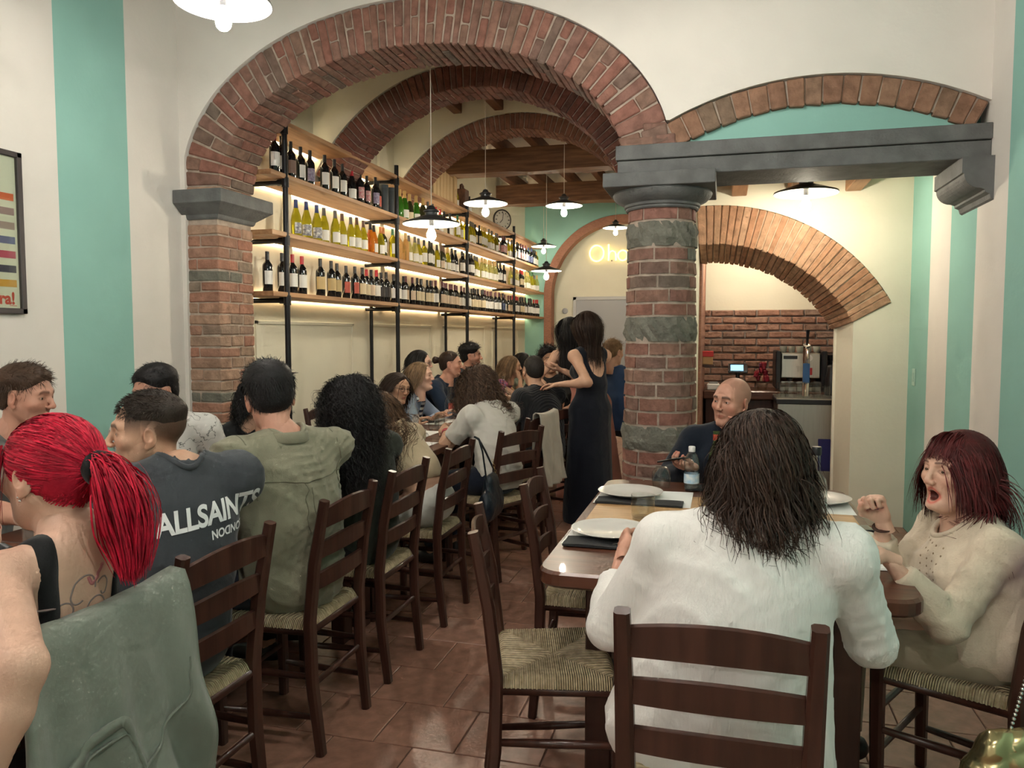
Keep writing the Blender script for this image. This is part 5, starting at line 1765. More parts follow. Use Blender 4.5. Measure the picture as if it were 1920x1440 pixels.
def hair_mat(name, c, rough=.58):
    if name in MATS:
        return MATS[name]
    m = mat(name, c, rough=rough, var=.35, scale=30, bump=.35, bscale=120, bdist=.004, spec=.28)
    nt = m.node_tree
    b = nt.nodes['Principled BSDF']
    src = b.inputs['Base Color'].links[0].from_socket
    at = nn(nt, 'ShaderNodeAttribute', attribute_name='tint')
    mx = nn(nt, 'ShaderNodeMix', data_type='RGBA', blend_type='MULTIPLY')
    mx.inputs[0].default_value = 1
    nt.links.new(src, mx.inputs[6])
    nt.links.new(at.outputs['Color'], mx.inputs[7])
    nt.links.new(mx.outputs[2], b.inputs['Base Color'])
    return m

def strand_mesh(name, P, rad, m, parent, r=None, sides=3, name_kind='stuff', tone=(.55, 1.35), cen=None):
    """P (N,M,3) strand paths -> one mesh of narrow ribbons lying around the head"""
    r = r or np.random.default_rng(3)
    N, M = P.shape[:2]
    T = np.gradient(P, axis=1)
    T /= np.linalg.norm(T, axis=2, keepdims=True) + 1e-9
    c = P[:, 0].mean(0) if cen is None else cen
    out = P - np.concatenate([np.broadcast_to(c[:2], P.shape[:2] + (2,)), np.minimum(P[..., 2:], c[2])], 2)
    out = out + r.normal(size=(N, 1, 3)) * .03
    B = np.cross(T, out)
    B /= np.linalg.norm(B, axis=2, keepdims=True) + 1e-9
    Nn = np.cross(B, T)
    rp = np.broadcast_to(np.asarray(rad, float), (N, M))[..., None]
    V = np.stack([P - B * rp, P + B * rp], 2).reshape(-1, 3)
    base = (np.arange(N)[:, None] * M + np.arange(M - 1)[None, :]) * 2
    Q = np.stack([base, base + 1, base + 3, base + 2], 2).reshape(-1, 4)
    t = r.uniform(*tone, N)
    tint = np.repeat(t, M * 2)[:, None] * np.ones(3)
    o = np_mesh(name, V, Q, m, parent, tint=tint)
    o['kind'] = name_kind
    return o

class Ctx:
    pass

def push_out(p, coll, pad=0.0):
    for (c, R, r) in coll:
        r = np.asarray(r) + pad
        q = (p - c) @ R / r
        k = np.linalg.norm(q, axis=-1)
        m = k < 1
        if m.any():
            p[m] = c + ((q[m] / (k[m][:, None] + 1e-9)) * r) @ R.T
    return p

def roots(ctx, n, ok, seed, off=.006):
    r = np.random.default_rng(seed)
    d = r.normal(size=(n * 8, 3))
    d /= np.linalg.norm(d, axis=1)[:, None]
    p = V3(0, -.018, .032) + d * (V3(.0765, .094, .084) + off)
    nrm = d / V3(.0765, .094, .084)
    nrm /= np.linalg.norm(nrm, axis=1)[:, None]
    m = ok(p)
    return p[m][:n], nrm[m][:n]

def grow(ctx, p, dirs, length, seg, grav=.25, inertia=.85, coll_pad=.004, r=None, jitter=.08, wave=(0, 0), curl=(0, 0), coll=None, spread=0.0):
    """simulate strands from local roots/directions to world paths"""
    r = r or np.random.default_rng(5)
    N = len(p)
    P = np.zeros((N, seg, 3))
    x = (p * ctx.sc) @ ctx.R.T + ctx.c
    d = dirs @ ctx.R.T
    L = length * r.uniform(.82, 1.08, N)
    step = (L / (seg - 1))[:, None]
    coll = ctx.coll if coll is None else coll
    for i in range(seg):
        P[:, i] = x
        g = np.array([0, 0, -1.0])
        d = d * inertia + g * grav + r.normal(size=(N, 3)) * jitter
        d /= np.linalg.norm(d, axis=1)[:, None] + 1e-9
        xn = push_out(x + d * step, coll, coll_pad)
        d = xn - x
        d /= np.linalg.norm(d, axis=1)[:, None] + 1e-9
        x = x + d * step
        x = push_out(x, coll, coll_pad * .8)
    t = np.linspace(0, 1, seg)[None, :, None]
    T = np.gradient(P, axis=1)
    T /= np.linalg.norm(T, axis=2, keepdims=True) + 1e-9
    U = np.cross(T, np.array([.3, .2, .93]))
    U /= np.linalg.norm(U, axis=2, keepdims=True) + 1e-9
    W = np.cross(T, U)
    if wave[0]:
        ph = (P[:, :1] @ np.array([40, 33, 27.0]))[..., None] * .5 + r.uniform(0, .9, (N, 1, 1))
        P = P + U * np.sin(ph + t * wave[1]) * wave[0] * t ** .7 + W * np.cos(ph * 1.3 + t * wave[1] * .8) * wave[0] * .7 * t ** .7
    if curl[0]:
        ph = r.uniform(0, 2 * PI, (N, 1, 1))
        P = P + (U * np.sin(ph + t * curl[1]) + W * np.cos(ph + t * curl[1])) * curl[0] * np.minimum(1, t * 4)
    return P

def cap_field(ctx, h, top=.012, side=.006, face=None, low=True, noise=0.0, seed=1, front=.0, below=None, freq=90, feather=.03):
    """hair cap following the skull; it thins out to nothing along the hairline"""
    F = Field((-.12, -.15, -.17), (.12, .14, .17), h)
    F.ell((0, -.018, .032), (.0765, .094, .084), 0)
    F.ell((0, -.045, -.02), (.060, .058, .062), .03)
    X, Y, Z = F.ax[0][:, None, None], F.ax[1][None, :, None], F.ax[2][None, None, :]
    fc = face or ((0, .100, -.028), (.080, .062, .098))
    def ed(c, r):
        k0 = np.sqrt(((X - c[0]) / r[0]) ** 2 + ((Y - c[1]) / r[1]) ** 2 + ((Z - c[2]) / r[2]) ** 2) + 1e-9
        return (k0 - 1) * min(r)
    b = ed(*fc)
    if low:
        zl = np.where(Y > -.005, -.012 + 0 * Y, -.022 + .62 * Y) if below is None else below(Y)
        b = np.minimum(b, Z - zl)
        for s in (-1, 1):
            b = np.minimum(b, ed((s * .084, -.004, -.014), (.020, .022, .032)))
    t = np.clip((Z - .02) / .06, 0, 1)
    th = side + (top - side) * t * t * (3 - 2 * t)
    if front:
        th = th + front * np.exp(-(((Y - .055) / .035) ** 2 + ((Z - .095) / .04) ** 2 + (X / .055) ** 2))
    q = np.clip(b / feather, 0, 1)
    th = -.004 + (th + .004) * (q * (2 - q))
    F.F = (F.F - th).astype(np.float32)
    if noise:
        F.folds(noise, freq, seed)
    F.F = np.maximum(F.F, (-b - .001).astype(np.float32))
    return F

def add_cap(ctx, F, m, parent, name='hair', tint=1.0):
    V, Q = F.mesh()
    if not len(Q):
        return None
    V = smooth_v(V, Q, 1, .35)
    T = np.full((len(V), 3), tint)
    o = np_mesh(name, V * ctx.sc @ ctx.R.T + ctx.c - ctx.base, Q, m, parent, tint=T)
    return o

def short_hair(m, top=.014, side=.006, front=.0, noise=.0025, seed=1, strands=500, length=.028, up=.35, face=None, low=True, below=None, freq=110, curl=(0, 0), messy=.35, rad=.0012, gap=.02, feather=.03):
    def f(ctx, parent):
        o = add_cap(ctx, cap_field(ctx, ctx.hh, top, side, noise=noise, seed=seed, front=front, face=face, low=low, below=below, freq=freq, feather=feather), m, parent)
        if strands:
            fcen, frad = face or ((0, .100, -.028), (.080, .062, .098))
            bl = below or (lambda Y: np.where(Y > -.005, -.012 + 0 * Y, -.022 + .62 * Y))
            def ok(p):
                q = np.linalg.norm((p - np.array(fcen)) / np.array(frad), axis=1) > 1.06
                return q & (p[:, 2] > bl(p[:, 1]) + gap) & ~((np.abs(p[:, 0]) > .06) & (np.abs(p[:, 1]) < .03) & (p[:, 2] < .035))
            p, n = roots(ctx, strands, ok, seed, off=.002)
            t = np.clip((p[:, 2:3] - .02) / .06, 0, 1)
            rr = np.random.default_rng(seed)
            d = n * (.12 + (up - .12) * t) + np.array([0, .5, .15]) * t * (1 if up < .8 else .25) + np.array([0, -.25, -1.0]) * (1 - t)
            d = d + rr.normal(size=d.shape) * messy
            p = p + n * (side + (top - side) * t) * .8
            P = grow(ctx, p, d, length, 6, grav=.06, inertia=.9, r=rr, jitter=.05, curl=curl, coll=[])
            strand_mesh('hair_strands', P - ctx.base, np.linspace(rad, rad * .35, 6)[None, :], m, o or parent, rr, tone=(.7, 1.3))
        return o
    return f

def long_hair(m, length=.42, n=1100, seg=16, rad=.0022, part=0.0, wave=(0, 0), curl=(0, 0), seed=2, grav=.22, bangs=False, volume=.010, tone=(.55, 1.4), cap_top=.012, cap_side=.010, back=True, jitter=.05, face_open=1.0, tint=.8, sides=3, spread=0.0, flow=-.55, narrow=1.0):
    def f(ctx, parent):
        rr = np.random.default_rng(seed)
        fm = ((0, .100, -.030), (.078 * face_open, .062, .108)) if not bangs else ((0, .105, -.055), (.075, .062, .095))
        F = cap_field(ctx, ctx.hh, cap_top, cap_side, face=fm, low=False)
        F.half((0, 0, -.075), (0, .25, -1))
        o = add_cap(ctx, F, m, parent, tint=tint)
        def ok(p):
            return (np.linalg.norm((p - np.array(fm[0])) / (np.array(fm[1])), axis=1) > 1.02) & (p[:, 2] > -.065 + .4 * np.maximum(0, p[:, 1] + .02))
        p, nr = roots(ctx, n, ok, seed, off=volume)
        p2, nr2 = roots(ctx, n // 3, lambda q: ok(q) & (q[:, 2] > .088), seed + 50, off=volume + .002)
        p, nr = np.concatenate([p, p2]), np.concatenate([nr, nr2])
        sgn = np.where(p[:, 0] > part, 1.0, -1.0)
        d = np.stack([sgn * (.75 + .2 * rr.random(len(p))), np.full(len(p), flow) + rr.normal(size=len(p)) * .1, -.15 + 0 * sgn], 1)
        bk = p[:, 1] < -.02
        d[bk] = np.stack([rr.normal(size=bk.sum()) * .25 + p[bk, 0] * 4, np.full(bk.sum(), -.5), np.full(bk.sum(), -.6)], 1)
        # tangent to the skull
        d = d - nr * (d * nr).sum(1)[:, None]
        d /= np.linalg.norm(d, axis=1)[:, None]
        d += nr * spread
        fcoll = [(ctx.c + np.array([0, .055, -.045]) * ctx.sc @ ctx.R.T, ctx.R, np.array([.070, .055, .09]) * ctx.sc)]
        P = grow(ctx, p, d, length, seg, grav=grav, inertia=.86, coll_pad=.006, r=rr, jitter=jitter, wave=wave, curl=curl, coll=ctx.coll + fcoll)
        if narrow < 1:
            cc = ctx.c + V3(0, -.075, 0) * ctx.sc @ ctx.R.T
            w_ = np.clip((ctx.c[2] + .02 - P[..., 2:]) / .16, 0, 1) * (1 - narrow)
            P[..., :2] += (cc[:2] - P[..., :2]) * w_
        rp = np.interp(np.linspace(0, 1, seg), [0, .1, .75, 1], [rad * .8, rad, rad * .9, rad * .25])
        strand_mesh('hair_strands', P - ctx.base, rp[None, :], m, o or parent, rr, sides, tone=tone)
        if bangs:
            bx = rr.uniform(-.066, .066, 420)
            pb = np.stack([bx * .6, rr.uniform(-.03, .045, 420), np.full(420, .121) - .2 * np.abs(bx)], 1)
            db = np.stack([bx * 2.2, np.full(420, .85), np.full(420, -.15)], 1)
            sk = [(ctx.c + np.array([0, -.0, .02]) * ctx.sc @ ctx.R.T, ctx.R, np.array([.081, .096, .098]) * ctx.sc)]
            Pb = grow(ctx, pb, db, .098, 11, grav=.22, inertia=.8, coll_pad=.004, r=rr, jitter=.05, coll=sk)
            strand_mesh('fringe', Pb - ctx.base, np.linspace(rad, rad * .4, 11)[None, :] * 1.4, m, o or parent, rr, sides, tone=tone)
        return o
    return f

def cloth(name, c, var=.12, bump=.25, bscale=220, scale=6, rough=.85, sheen=.15, wr=.35, **kw):
    """woven stuff: fine weave bump on top of soft creases"""
    if name in MATS:
        return MATS[name]
    m = mat(name, c, rough=rough, var=var, scale=scale, bump=bump, bscale=bscale, bdist=.002, sheen=sheen, spec=.2, **kw)
    nt = m.node_tree
    bp = [n for n in nt.nodes if n.type == 'BUMP'][0]
    tc = nn(nt, 'ShaderNodeTexCoord')
    nz = nn(nt, 'ShaderNodeTexNoise')
    nz.inputs['Scale'].default_value = 7
    nz.inputs['Detail'].default_value = 2.5
    nz.inputs['Distortion'].default_value = .9
    nt.links.new(tc.outputs['Object'], nz.inputs['Vector'])
    b2 = nn(nt, 'ShaderNodeBump')
    b2.inputs['Strength'].default_value = wr
    b2.inputs['Distance'].default_value = .03
    nt.links.new(nz.outputs[0], b2.inputs['Height'])
    nt.links.new(b2.outputs[0], bp.inputs['Normal'])
    return m

def person(label, head, neck, hip, face, hyaw, hpitch=0.0, hroll=0.0, sex='m', sc=.94, skin=SK_MID, hair=None, hairc=(.03, .02, .015), top=None, bottom=None,
           armL=None, armR=None, hipface=None, legs='sit', mouth='closed', stubble=0.0, fade=0.0, res=.012, hres=.004, fat=0.0, bow=.02, extra=None, lip=(.78, .42, .42), look=(0, 0), knee=.40, shw=None, chub=0.0, low_body=True, foot=None, brow=True, tres=.02, elL=None, elR=None):
    head, neck, hip = (np.asarray(v, float) for v in (head, neck, hip))
    base = V3(hip[0], hip[1], 0.0)
    root = empty('person', base, 0, label, 'person', 'guests of the restaurant')
    hipface = face if hipface is None else hipface
    r = V3(math.sin(face), -math.cos(face), 0)
    fw_ = V3(math.cos(face), math.sin(face), 0)
    rh = V3(math.sin(hipface), -math.cos(hipface), 0)
    fh = V3(math.cos(hipface), math.sin(hipface), 0)
    sp = unit(neck - hip)
    fo = unit(fw_ - sp * (fw_ @ sp))
    f_ = sex == 'f'
    sw = (shw or (.158 if f_ else .178)) * sc
    hipw, hipd = ((.158 if f_ else .150) + fat) * sc, (.115 + fat) * sc
    waw, wad = ((.115 if f_ else .135) + fat) * sc, (.092 + fat) * sc
    chw, chd = ((.132 if f_ else .155) + fat * .7) * sc, (.098 + fat * .5) * sc
    mid = hip * .55 + neck * .45 - fo * bow
    chest = neck - sp * .135 * sc + fo * .012
    sh = {s: neck - sp * .045 * sc + r * sw * s + fo * .008 for s in (-1, 1)}
    R = frame(hyaw, hpitch, hroll)
    hb = head + np.array([0, -.026, -.10]) * sc @ R.T
    arms = {}
    for s, a in ((-1, armL), (1, armR)):
        if a is None:
            a = dict(w=hip + fh * .30 + rh * s * .10 + V3(0, 0, .10), hint=r * s * .5 + V3(0, 0, -1), d=fh + V3(0, 0, -.15), palm=(0, 0, -1), vis=False)
        a = dict(a)
        el, wr = ik(sh[s], a['w'], .275 * sc, .245 * sc, a.get('hint', V3(0, 0, -1) + r * s * .4 - fo * .3))
        a['e'], a['w'] = el, wr
        a.setdefault('d', wr - el)
        arms[s] = a
    lg = {}
    for s in (-1, 1):
        h0 = hip + rh * s * .085 * sc + V3(0, 0, -.02)
        if legs == 'sit':
            kn = h0 + fh * knee * sc + rh * s * .035
            kn[2] = .50
            an = kn + fh * .02 + V3(0, 0, 0)
            an[2] = .085
            if foot:
                an = an + fh * foot
        else:
            kn = h0 * .5 + V3(h0[0], h0[1], .08) * .5 + fh * .02
            an = V3(h0[0], h0[1], .075)
        lg[s] = (h0, kn, an)

    def torso(F, off, k=.035):
        Rh = frame(hipface)
        F.ell(hip + V3(0, 0, .0), (hipw, hipd, .105 * sc), k, R=Rh, off=off)
        F.cone(hip + sp * .02, mid, (hipw * .95, hipd * .95), (waw, wad), k, u=r, off=off)
        F.cone(mid, chest, (waw, wad), (chw, chd), k, u=r, off=off)
        F.cone(chest, neck - sp * .06 * sc, (chw, chd), (chw * .75, chd * .72), k, u=r, off=off)
        if f_:
            for s in (-1, 1):
                F.ell(chest - sp * .03 + fo * (chd * .72) + r * s * .066 * sc, (.056 * sc, .05 * sc, .056 * sc), .03, off=off)
        for s in (-1, 1):
            F.cone(neck + sp * .015, sh[s], .040 * sc, .047 * sc, k, off=off)
    def arm(F, s, off, upto=2.0, k=.025):
        a = arms[s]
        S, E_, W = sh[s], a['e'], a['w']
        th = (.88 if f_ else 1.0) * sc * a.get('th', 1.0)
        F.ell(S, (.052 * th,) * 3, k, off=off)
        t = min(1, upto)
        F.cone(S, S + (E_ - S) * t, .050 * th, (.050 - .009 * t) * th, k, off=off)
        if upto > 1:
            t = upto - 1
            m_ = E_ + (W - E_) * .3
            F.cone(E_, E_ + (W - E_) * min(t, .3) , .040 * th, .041 * th, .02, off=off)
            if t > .3:
                F.cone(m_, m_ + (W - m_) * ((t - .3) / .7), .041 * th, (.041 - .016 * (t - .3) / .7) * th, .02, off=off)
    def legsf(F, off, k=.03):
        for s in (-1, 1):
            h0, kn, an = lg[s]
            th = sc * (1 + fat * 2)
            F.cone(h0, kn, .088 * th, .058 * th, k, off=off)
            F.cone(kn, an, .056 * th, .036 * th, .02, off=off)
            F.cone(an + V3(0, 0, -.035), an + fh * .13 + V3(0, 0, -.05), .034 * sc, .026 * sc, .02, off=off * .3)

    pts = [neck, hip, head] + [arms[s][q] for s in (-1, 1) for q in ('e', 'w')] + [sh[s] for s in (-1, 1)] + ([p for s in (-1, 1) for p in lg[s]] if low_body else [])
    lo, hi = np.min(pts, 0) - .19, np.max(pts, 0) + .19
    lo[2] = max(lo[2], 0.0) if low_body else hip[2] - .2
    hi[2] = min(hi[2], max(neck[2], *(p[2] for p in pts if True)) + .12)
    # ---- body, one mesh: trunk and limbs + finer head + hands
    F = Field(lo, hi, res)
    torso(F, 0)
    for s in (-1, 1):
        arm(F, s, 0)
    if low_body:
        legsf(F, 0)
    F.cone(neck - sp * .03, hb, (.054 * sc, .054 * sc), (.052 * sc, .054 * sc), .03)
    V, Q = F.mesh()
    V = smooth_v(V, Q, 1, .4)
    Vs, Qs, Ts, Ms = [V], [Q], [np.ones((len(V), 3))], [np.zeros(len(Q), int)]
    n0 = len(V)
    def addp(v, q, t, mi):
        nonlocal n0
        Vs.append(v); Qs.append(np.asarray(q) + n0); Ts.append(t)
        Ms.append(np.asarray(mi) if np.ndim(mi) else np.full(len(q), mi))
        n0 += len(v)
    H = head_field(hres, sex, mouth, chub=chub)
    hv, hq = H.mesh()
    ht = head_tint(hv, sex, hairc, stubble, brow, lip, mouth, fade)
    addp(hv * sc @ R.T + head, hq, ht, 0)
    for (p, q, m_) in eyeballs(R, head, sc, look):
        addp(p, q, np.ones((len(p), 3)), m_)
    info = {}
    for s in (-1, 1):
        a = arms[s]
        if a.get('vis', True):
            hv, hq, htt, inf = hand_parts(a['w'], a['d'], a.get('palm', (0, 0, -1)), s, a.get('curl', .4), sc * (.93 if f_ else 1), a.get('h', .0068), a.get('thumb', .4), a.get('spread', 0), a.get('curls'))
            addp(hv, hq, htt, 0)
            info[s] = inf
    if len(set(map(lambda x: np.shape(x)[1], Qs))) > 1:
        pass
    V = np.concatenate(Vs)
    body = np_mesh('body', V - base, np.concatenate(Qs), [skin, EYEW, IRIS], root, tint=np.concatenate(Ts), mi=np.concatenate(Ms))
    ctx = Ctx()
    ctx.R, ctx.c, ctx.sc, ctx.base, ctx.hh = R, head, sc, base, .008 if hres > .0032 else .006
    ctx.coll = [(head + V3(0, -.018, .032) * sc @ R.T, R, V3(.080, .097, .088) * sc),
                (head + V3(0, -.03, -.12) * sc @ R.T, R, V3(.060, .064, .09) * sc),
                (chest - sp * .06, np.stack([r, fo, sp], 1), V3(chw + .03, chd + .028, .235 * sc)),
                (neck - sp * .045 * sc, np.stack([r, fo, sp], 1), V3(sw + .055, .068, .065))]
    ctx.root, ctx.body, ctx.arms, ctx.sh, ctx.info = root, body, arms, sh, info
    ctx.r, ctx.fo, ctx.spine, ctx.neck, ctx.hip, ctx.chest, ctx.mid, ctx.sw = r, fo, sp, neck, hip, chest, mid, sw
    ctx.chw, ctx.chd, ctx.waw, ctx.wad, ctx.lg, ctx.fh, ctx.rh = chw, chd, waw, wad, lg, fh, rh
    # ---- clothes
    if top:
        F = Field(lo - .02, hi + .02, top.get('res', .016))
        off = top.get('off', .014)
        torso(F, off)
        sl = top.get('sleeve', 1.95)
        if sl:
            for s in (-1, 1):
                arm(F, s, top.get('soff', off), min(2.0, sl + .12))
        if top.get('belly'):
            F.ell(hip + sp * .16 + fo * .05, (waw + .05, wad + .05, .14), .05, R=np.stack([r, fo, sp], 1))
        if top.get('loose'):        # fabric hanging straight down the back
            q = top['loose']
            lw = top.get('lw', q)
            F.cone(chest - fo * .02, hip - fo * .03 - V3(0, 0, top.get('ld', .0)), (chw + lw * .6, chd + q * .6), (hipw + lw, hipd + q), .04, u=r)
        if top.get('skirt'):
            F.cone(hip, V3(hip[0], hip[1], .05) + fh * .02, (hipw + .02, hipd + .02), top['skirt'], .05, u=rh)
        if top.get('fold', .003):
            F.folds(top.get('fold', .003), top.get('freq', 70), top.get('seed', 3), top.get('stretch', (1, 1, 1)))
        if sl:
            for s in (-1, 1):
                a = arms[s]
                if sl <= 1:
                    c0, dv = sh[s] + (a['e'] - sh[s]) * sl, a['e'] - sh[s]
                    cutcyl(F, c0, dv, .085, .3)
                    cutcyl(F, a['e'], a['w'] - a['e'], .075, .4)
                else:
                    c0, dv = a['e'] + (a['w'] - a['e']) * (sl - 1), a['w'] - a['e']
                    cutcyl(F, c0, dv, .07, .3)
        else:
            for s in (-1, 1):
                F.ell(sh[s] + r * s * (.028 + top.get('strap', 0)), (.065, .095, .10), .01, R=np.stack([r, fo, sp], 1), op='c')
        nk = top.get('neck', .064)
        cutcyl(F, neck + sp * top.get('nz', .018) + fo * top.get('nf', .0), unit(sp + fo * top.get('nt', .35)), nk, .4)
        if top.get('scoop'):
            for (c0, rr_) in top['scoop']:
                F.ell(neck + r * c0[0] + fo * c0[1] + sp * c0[2], rr_, .008, R=np.stack([r, fo, sp], 1), op='c')
        hem = top.get('hem', .06)
        if not top.get('skirt'):
            F.half(hip - V3(0, 0, 1) * hem, V3(0, 0, -1) * (1 - top.get('hs', .0)) - sp * top.get('hs', .0))
        V, Q = F.mesh()
        V = smooth_v(V, Q, 1, .3)
        ctx.top = np_mesh(top.get('name', 'shirt'), V - base, Q, top['m'], root)
        ctx.topVQ = (V, Q)
        if top.get('band', True) and nk < .1:
            bv = BVHTree.FromPolygons([tuple(v) for v in V], [tuple(int(i) for i in q) for q in Q])
            axn = unit(sp + fo * top.get('nt', .35))
            ex = unit(r - axn * (r @ axn))
            ey = np.cross(axn, ex)
            c0 = neck + sp * top.get('nz', .018) + fo * top.get('nf', .0)
            ring = []
            for t in np.linspace(0, 2 * PI, 40, endpoint=False):
                o_ = c0 + (ex * math.cos(t) + ey * math.sin(t)) * (nk + .006) + axn * .10
                hit = bv.ray_cast(Vector(o_), Vector(-axn), .25)
                ring.append(float(np.clip(.10 - (hit[3] if hit[0] is not None else .10), -.03, .03)))
            ring = np.array(ring)
            for _ in range(4):
                ring = (np.roll(ring, 1) + ring * 2 + np.roll(ring, -1)) / 4
            pts_ = [c0 + (ex * math.cos(t) + ey * math.sin(t)) * (nk + .004) + axn * (ring[i] + .001) for i, t in enumerate(np.linspace(0, 2 * PI, 40, endpoint=False))]
            pts_ = [np.array(bv.find_nearest(Vector(p_))[0]) for p_ in pts_]
            for _ in range(5):
                pts_ = [(pts_[i - 1] + 2 * pts_[i] + pts_[(i + 1) % 40]) / 4 for i in range(40)]
            MB().tube(pts_ + pts_[:2], .0095, 6, cap=False).build('neckband', top['m'], root, smooth=True)
    if bottom and low_body:
        lo2 = lo.copy()
        F = Field(lo2 - .02, np.array([hi[0], hi[1], hip[2] + .22]) + .02, tres)
        off = bottom.get('off', .010)
        F.ell(hip, (hipw, hipd, .105 * sc), .03, R=frame(hipface), off=off)
        F.cone(hip, mid, (hipw * .95, hipd * .95), (waw, wad), .03, u=r, off=off)
        for s in (-1, 1):
            h0, kn, an = lg[s]
            F.cone(h0, kn, .092 * sc, .064 * sc, .03, off=off)
            F.cone(kn, an, .062 * sc, bottom.get('ankle', .046) * sc, .02, off=off)
        F.folds(bottom.get('fold', .002), 60, 9)
        F.half(hip + sp * bottom.get('rise', .10), sp)
        for s in (-1, 1):
            cutcyl(F, lg[s][2] + V3(0, 0, .02), V3(0, 0, -1), .09, .3)
        V, Q = F.mesh()
        V = smooth_v(V, Q, 1, .3)
        np_mesh('trousers', V - base, Q, bottom['m'], root)
        for s in (-1, 1):
            an = lg[s][2]
            F = Field(an - (.2, .2, .1), an + (.2, .2, .08), .016)
            F.cone(an + V3(0, 0, -.035) - fh * .035, an + fh * .06 + V3(0, 0, -.045), .040, .040, .02)
            F.cone(an + fh * .06 + V3(0, 0, -.045), an + fh * .15 + V3(0, 0, -.052), .040, .032, .02)
            F.half(an + V3(0, 0, -.083), (0, 0, -1))
            V, Q = F.mesh()
            np_mesh('shoe', V - base, Q, bottom.get('shoe', MATS.get('dark_shoe') or mat('dark_shoe', (.02, .018, .018), rough=.4)), root)
    if hair:
        hair(ctx, root)
    if extra:
        extra(ctx)
    return ctx

def glasses(m):
    def f(ctx):
        mb = MB()
        for s in (-1, 1):
            mb.tube([V3(s * .033 + .0215 * math.cos(t), .099 - .004 * abs(math.cos(t)), .002 + .018 * math.sin(t)) for t in np.linspace(0, 2 * PI, 18)], .0016, 5, cap=False)
            mb.tube([V3(s * .055, .094, .006), V3(s * .078, .06, .008), V3(s * .085, .0, .004)], .0018, 5)
        mb.tube([V3(-.012, .101, .004), V3(0, .104, .007), V3(.012, .101, .004)], .0016, 5)
        V = np.concatenate(mb.v) * ctx.sc @ ctx.R.T + ctx.c - ctx.base
        b2 = MB()
        b2.v, b2.f, b2.m, b2.n = [V], mb.f, mb.m, len(V)
        b2.build('eyeglasses', m, ctx.root, local=True, smooth=True)
    return f

def collar(ctx, m, h=.035, r0=.062, flare=.016, lift=.012):
    """shirt collar: a folded band around the neck"""
    n = 30
    P = []
    c = ctx.neck + ctx.spine * lift
    for i in range(n):
        t = i / (n - 1) * (2 * PI - .5) + .25
        dv = ctx.fo * math.cos(t) + ctx.r * math.sin(t)
        b = max(0, -math.cos(t))
        row = []
        for (q, z) in ((0, -.012), (.000, h * .9), (.004, h), (flare * .5, h * .72), (flare, h * .05), (flare * .8, -.004)):
            row.append(c + dv * (r0 + q + .006 * abs(math.sin(t))) + ctx.spine * (z * (.75 + .3 * b)) - ctx.fo * .004)
        P.append(row)
    MB().grid(P).build('collar', m, ctx.root, smooth=True)
# ================================================================== helpers that lay things onto bodies
def bvh_of(V, Q):
    return BVHTree.FromPolygons([tuple(v) for v in V], [tuple(int(i) for i in q) for q in Q])
def obj_bvh(o, base):
    me = o.data
    co = np.empty(len(me.vertices) * 3)
    me.vertices.foreach_get('co', co)
    return BVHTree.FromPolygons([tuple(v) for v in co.reshape(-1, 3) + base], [tuple(p.vertices) for p in me.polygons])
def ribbon_on(bvh, pts, width, thick, lift=.001, n=40):
    """strip lying on a surface along a polyline: list of 3D points near it"""
    P = np.array(pts, float)
    d = np.r_[0, np.cumsum(np.linalg.norm(np.diff(P, axis=0), axis=1))]
    s = np.linspace(0, d[-1], n)
    P = np.stack([np.interp(s, d, P[:, i]) for i in range(3)], 1)
    S, N = [], []
    for p in P:
        co, no, _, _ = bvh.find_nearest(Vector(p))
        S.append(np.array(co)); N.append(np.array(no))
    S, N = np.array(S), np.array(N)
    for _ in range(2):
        N[1:-1] = (N[:-2] + N[1:-1] + N[2:]) / 3
        S[1:-1] = (S[:-2] + S[1:-1] * 2 + S[2:]) / 4
    N /= np.linalg.norm(N, axis=1)[:, None]
    T = np.gradient(S, axis=0)
    T /= np.linalg.norm(T, axis=1)[:, None] + 1e-9
    B = np.cross(T, N)
    wd = np.broadcast_to(np.asarray(width, float), (n,))[:, None] if np.ndim(width) == 0 else np.interp(np.linspace(0, 1, n), np.linspace(0, 1, len(width)), width)[:, None]
    rows = []
    for k in (-1, 0, 1):
        rows.append(S + B * wd / 2 * k + N * (lift + thick * (.6 if k else 1)))
    rows += [S + B * wd / 2 - N * .003, S - B * wd / 2 - N * .003]
    G = np.stack([rows[0], rows[1], rows[2], rows[3], rows[4]], 1)
    return MB().grid(G, cv=True)
def project_text(me, bvh, origin, ex, ey, dirn, m, name, parent, base, lift=.0015):
    bm = bmesh.new()
    bm.from_mesh(me)
    bmesh.ops.triangulate(bm, faces=bm.faces)
    for _ in range(3):
        es = [e for e in bm.edges if e.calc_length() > .012]
        if not es:
            break
        bmesh.ops.subdivide_edges(bm, edges=es, cuts=1)
        bmesh.ops.triangulate(bm, faces=bm.faces)
    d = Vector(unit(dirn))
    lost = []
    for v in bm.verts:
        p = origin + ex * v.co.x + ey * v.co.y
        hit = bvh.ray_cast(Vector(p), d, 2.0)
        if hit[0] is not None:
            v.co = hit[0] - d * lift - Vector(base)
        else:
            lost.append(v)
    bmesh.ops.delete(bm, geom=lost, context='VERTS')
    bm.to_mesh(me)
    bm.free()
    return link(bpy.data.objects.new(name, me), parent)

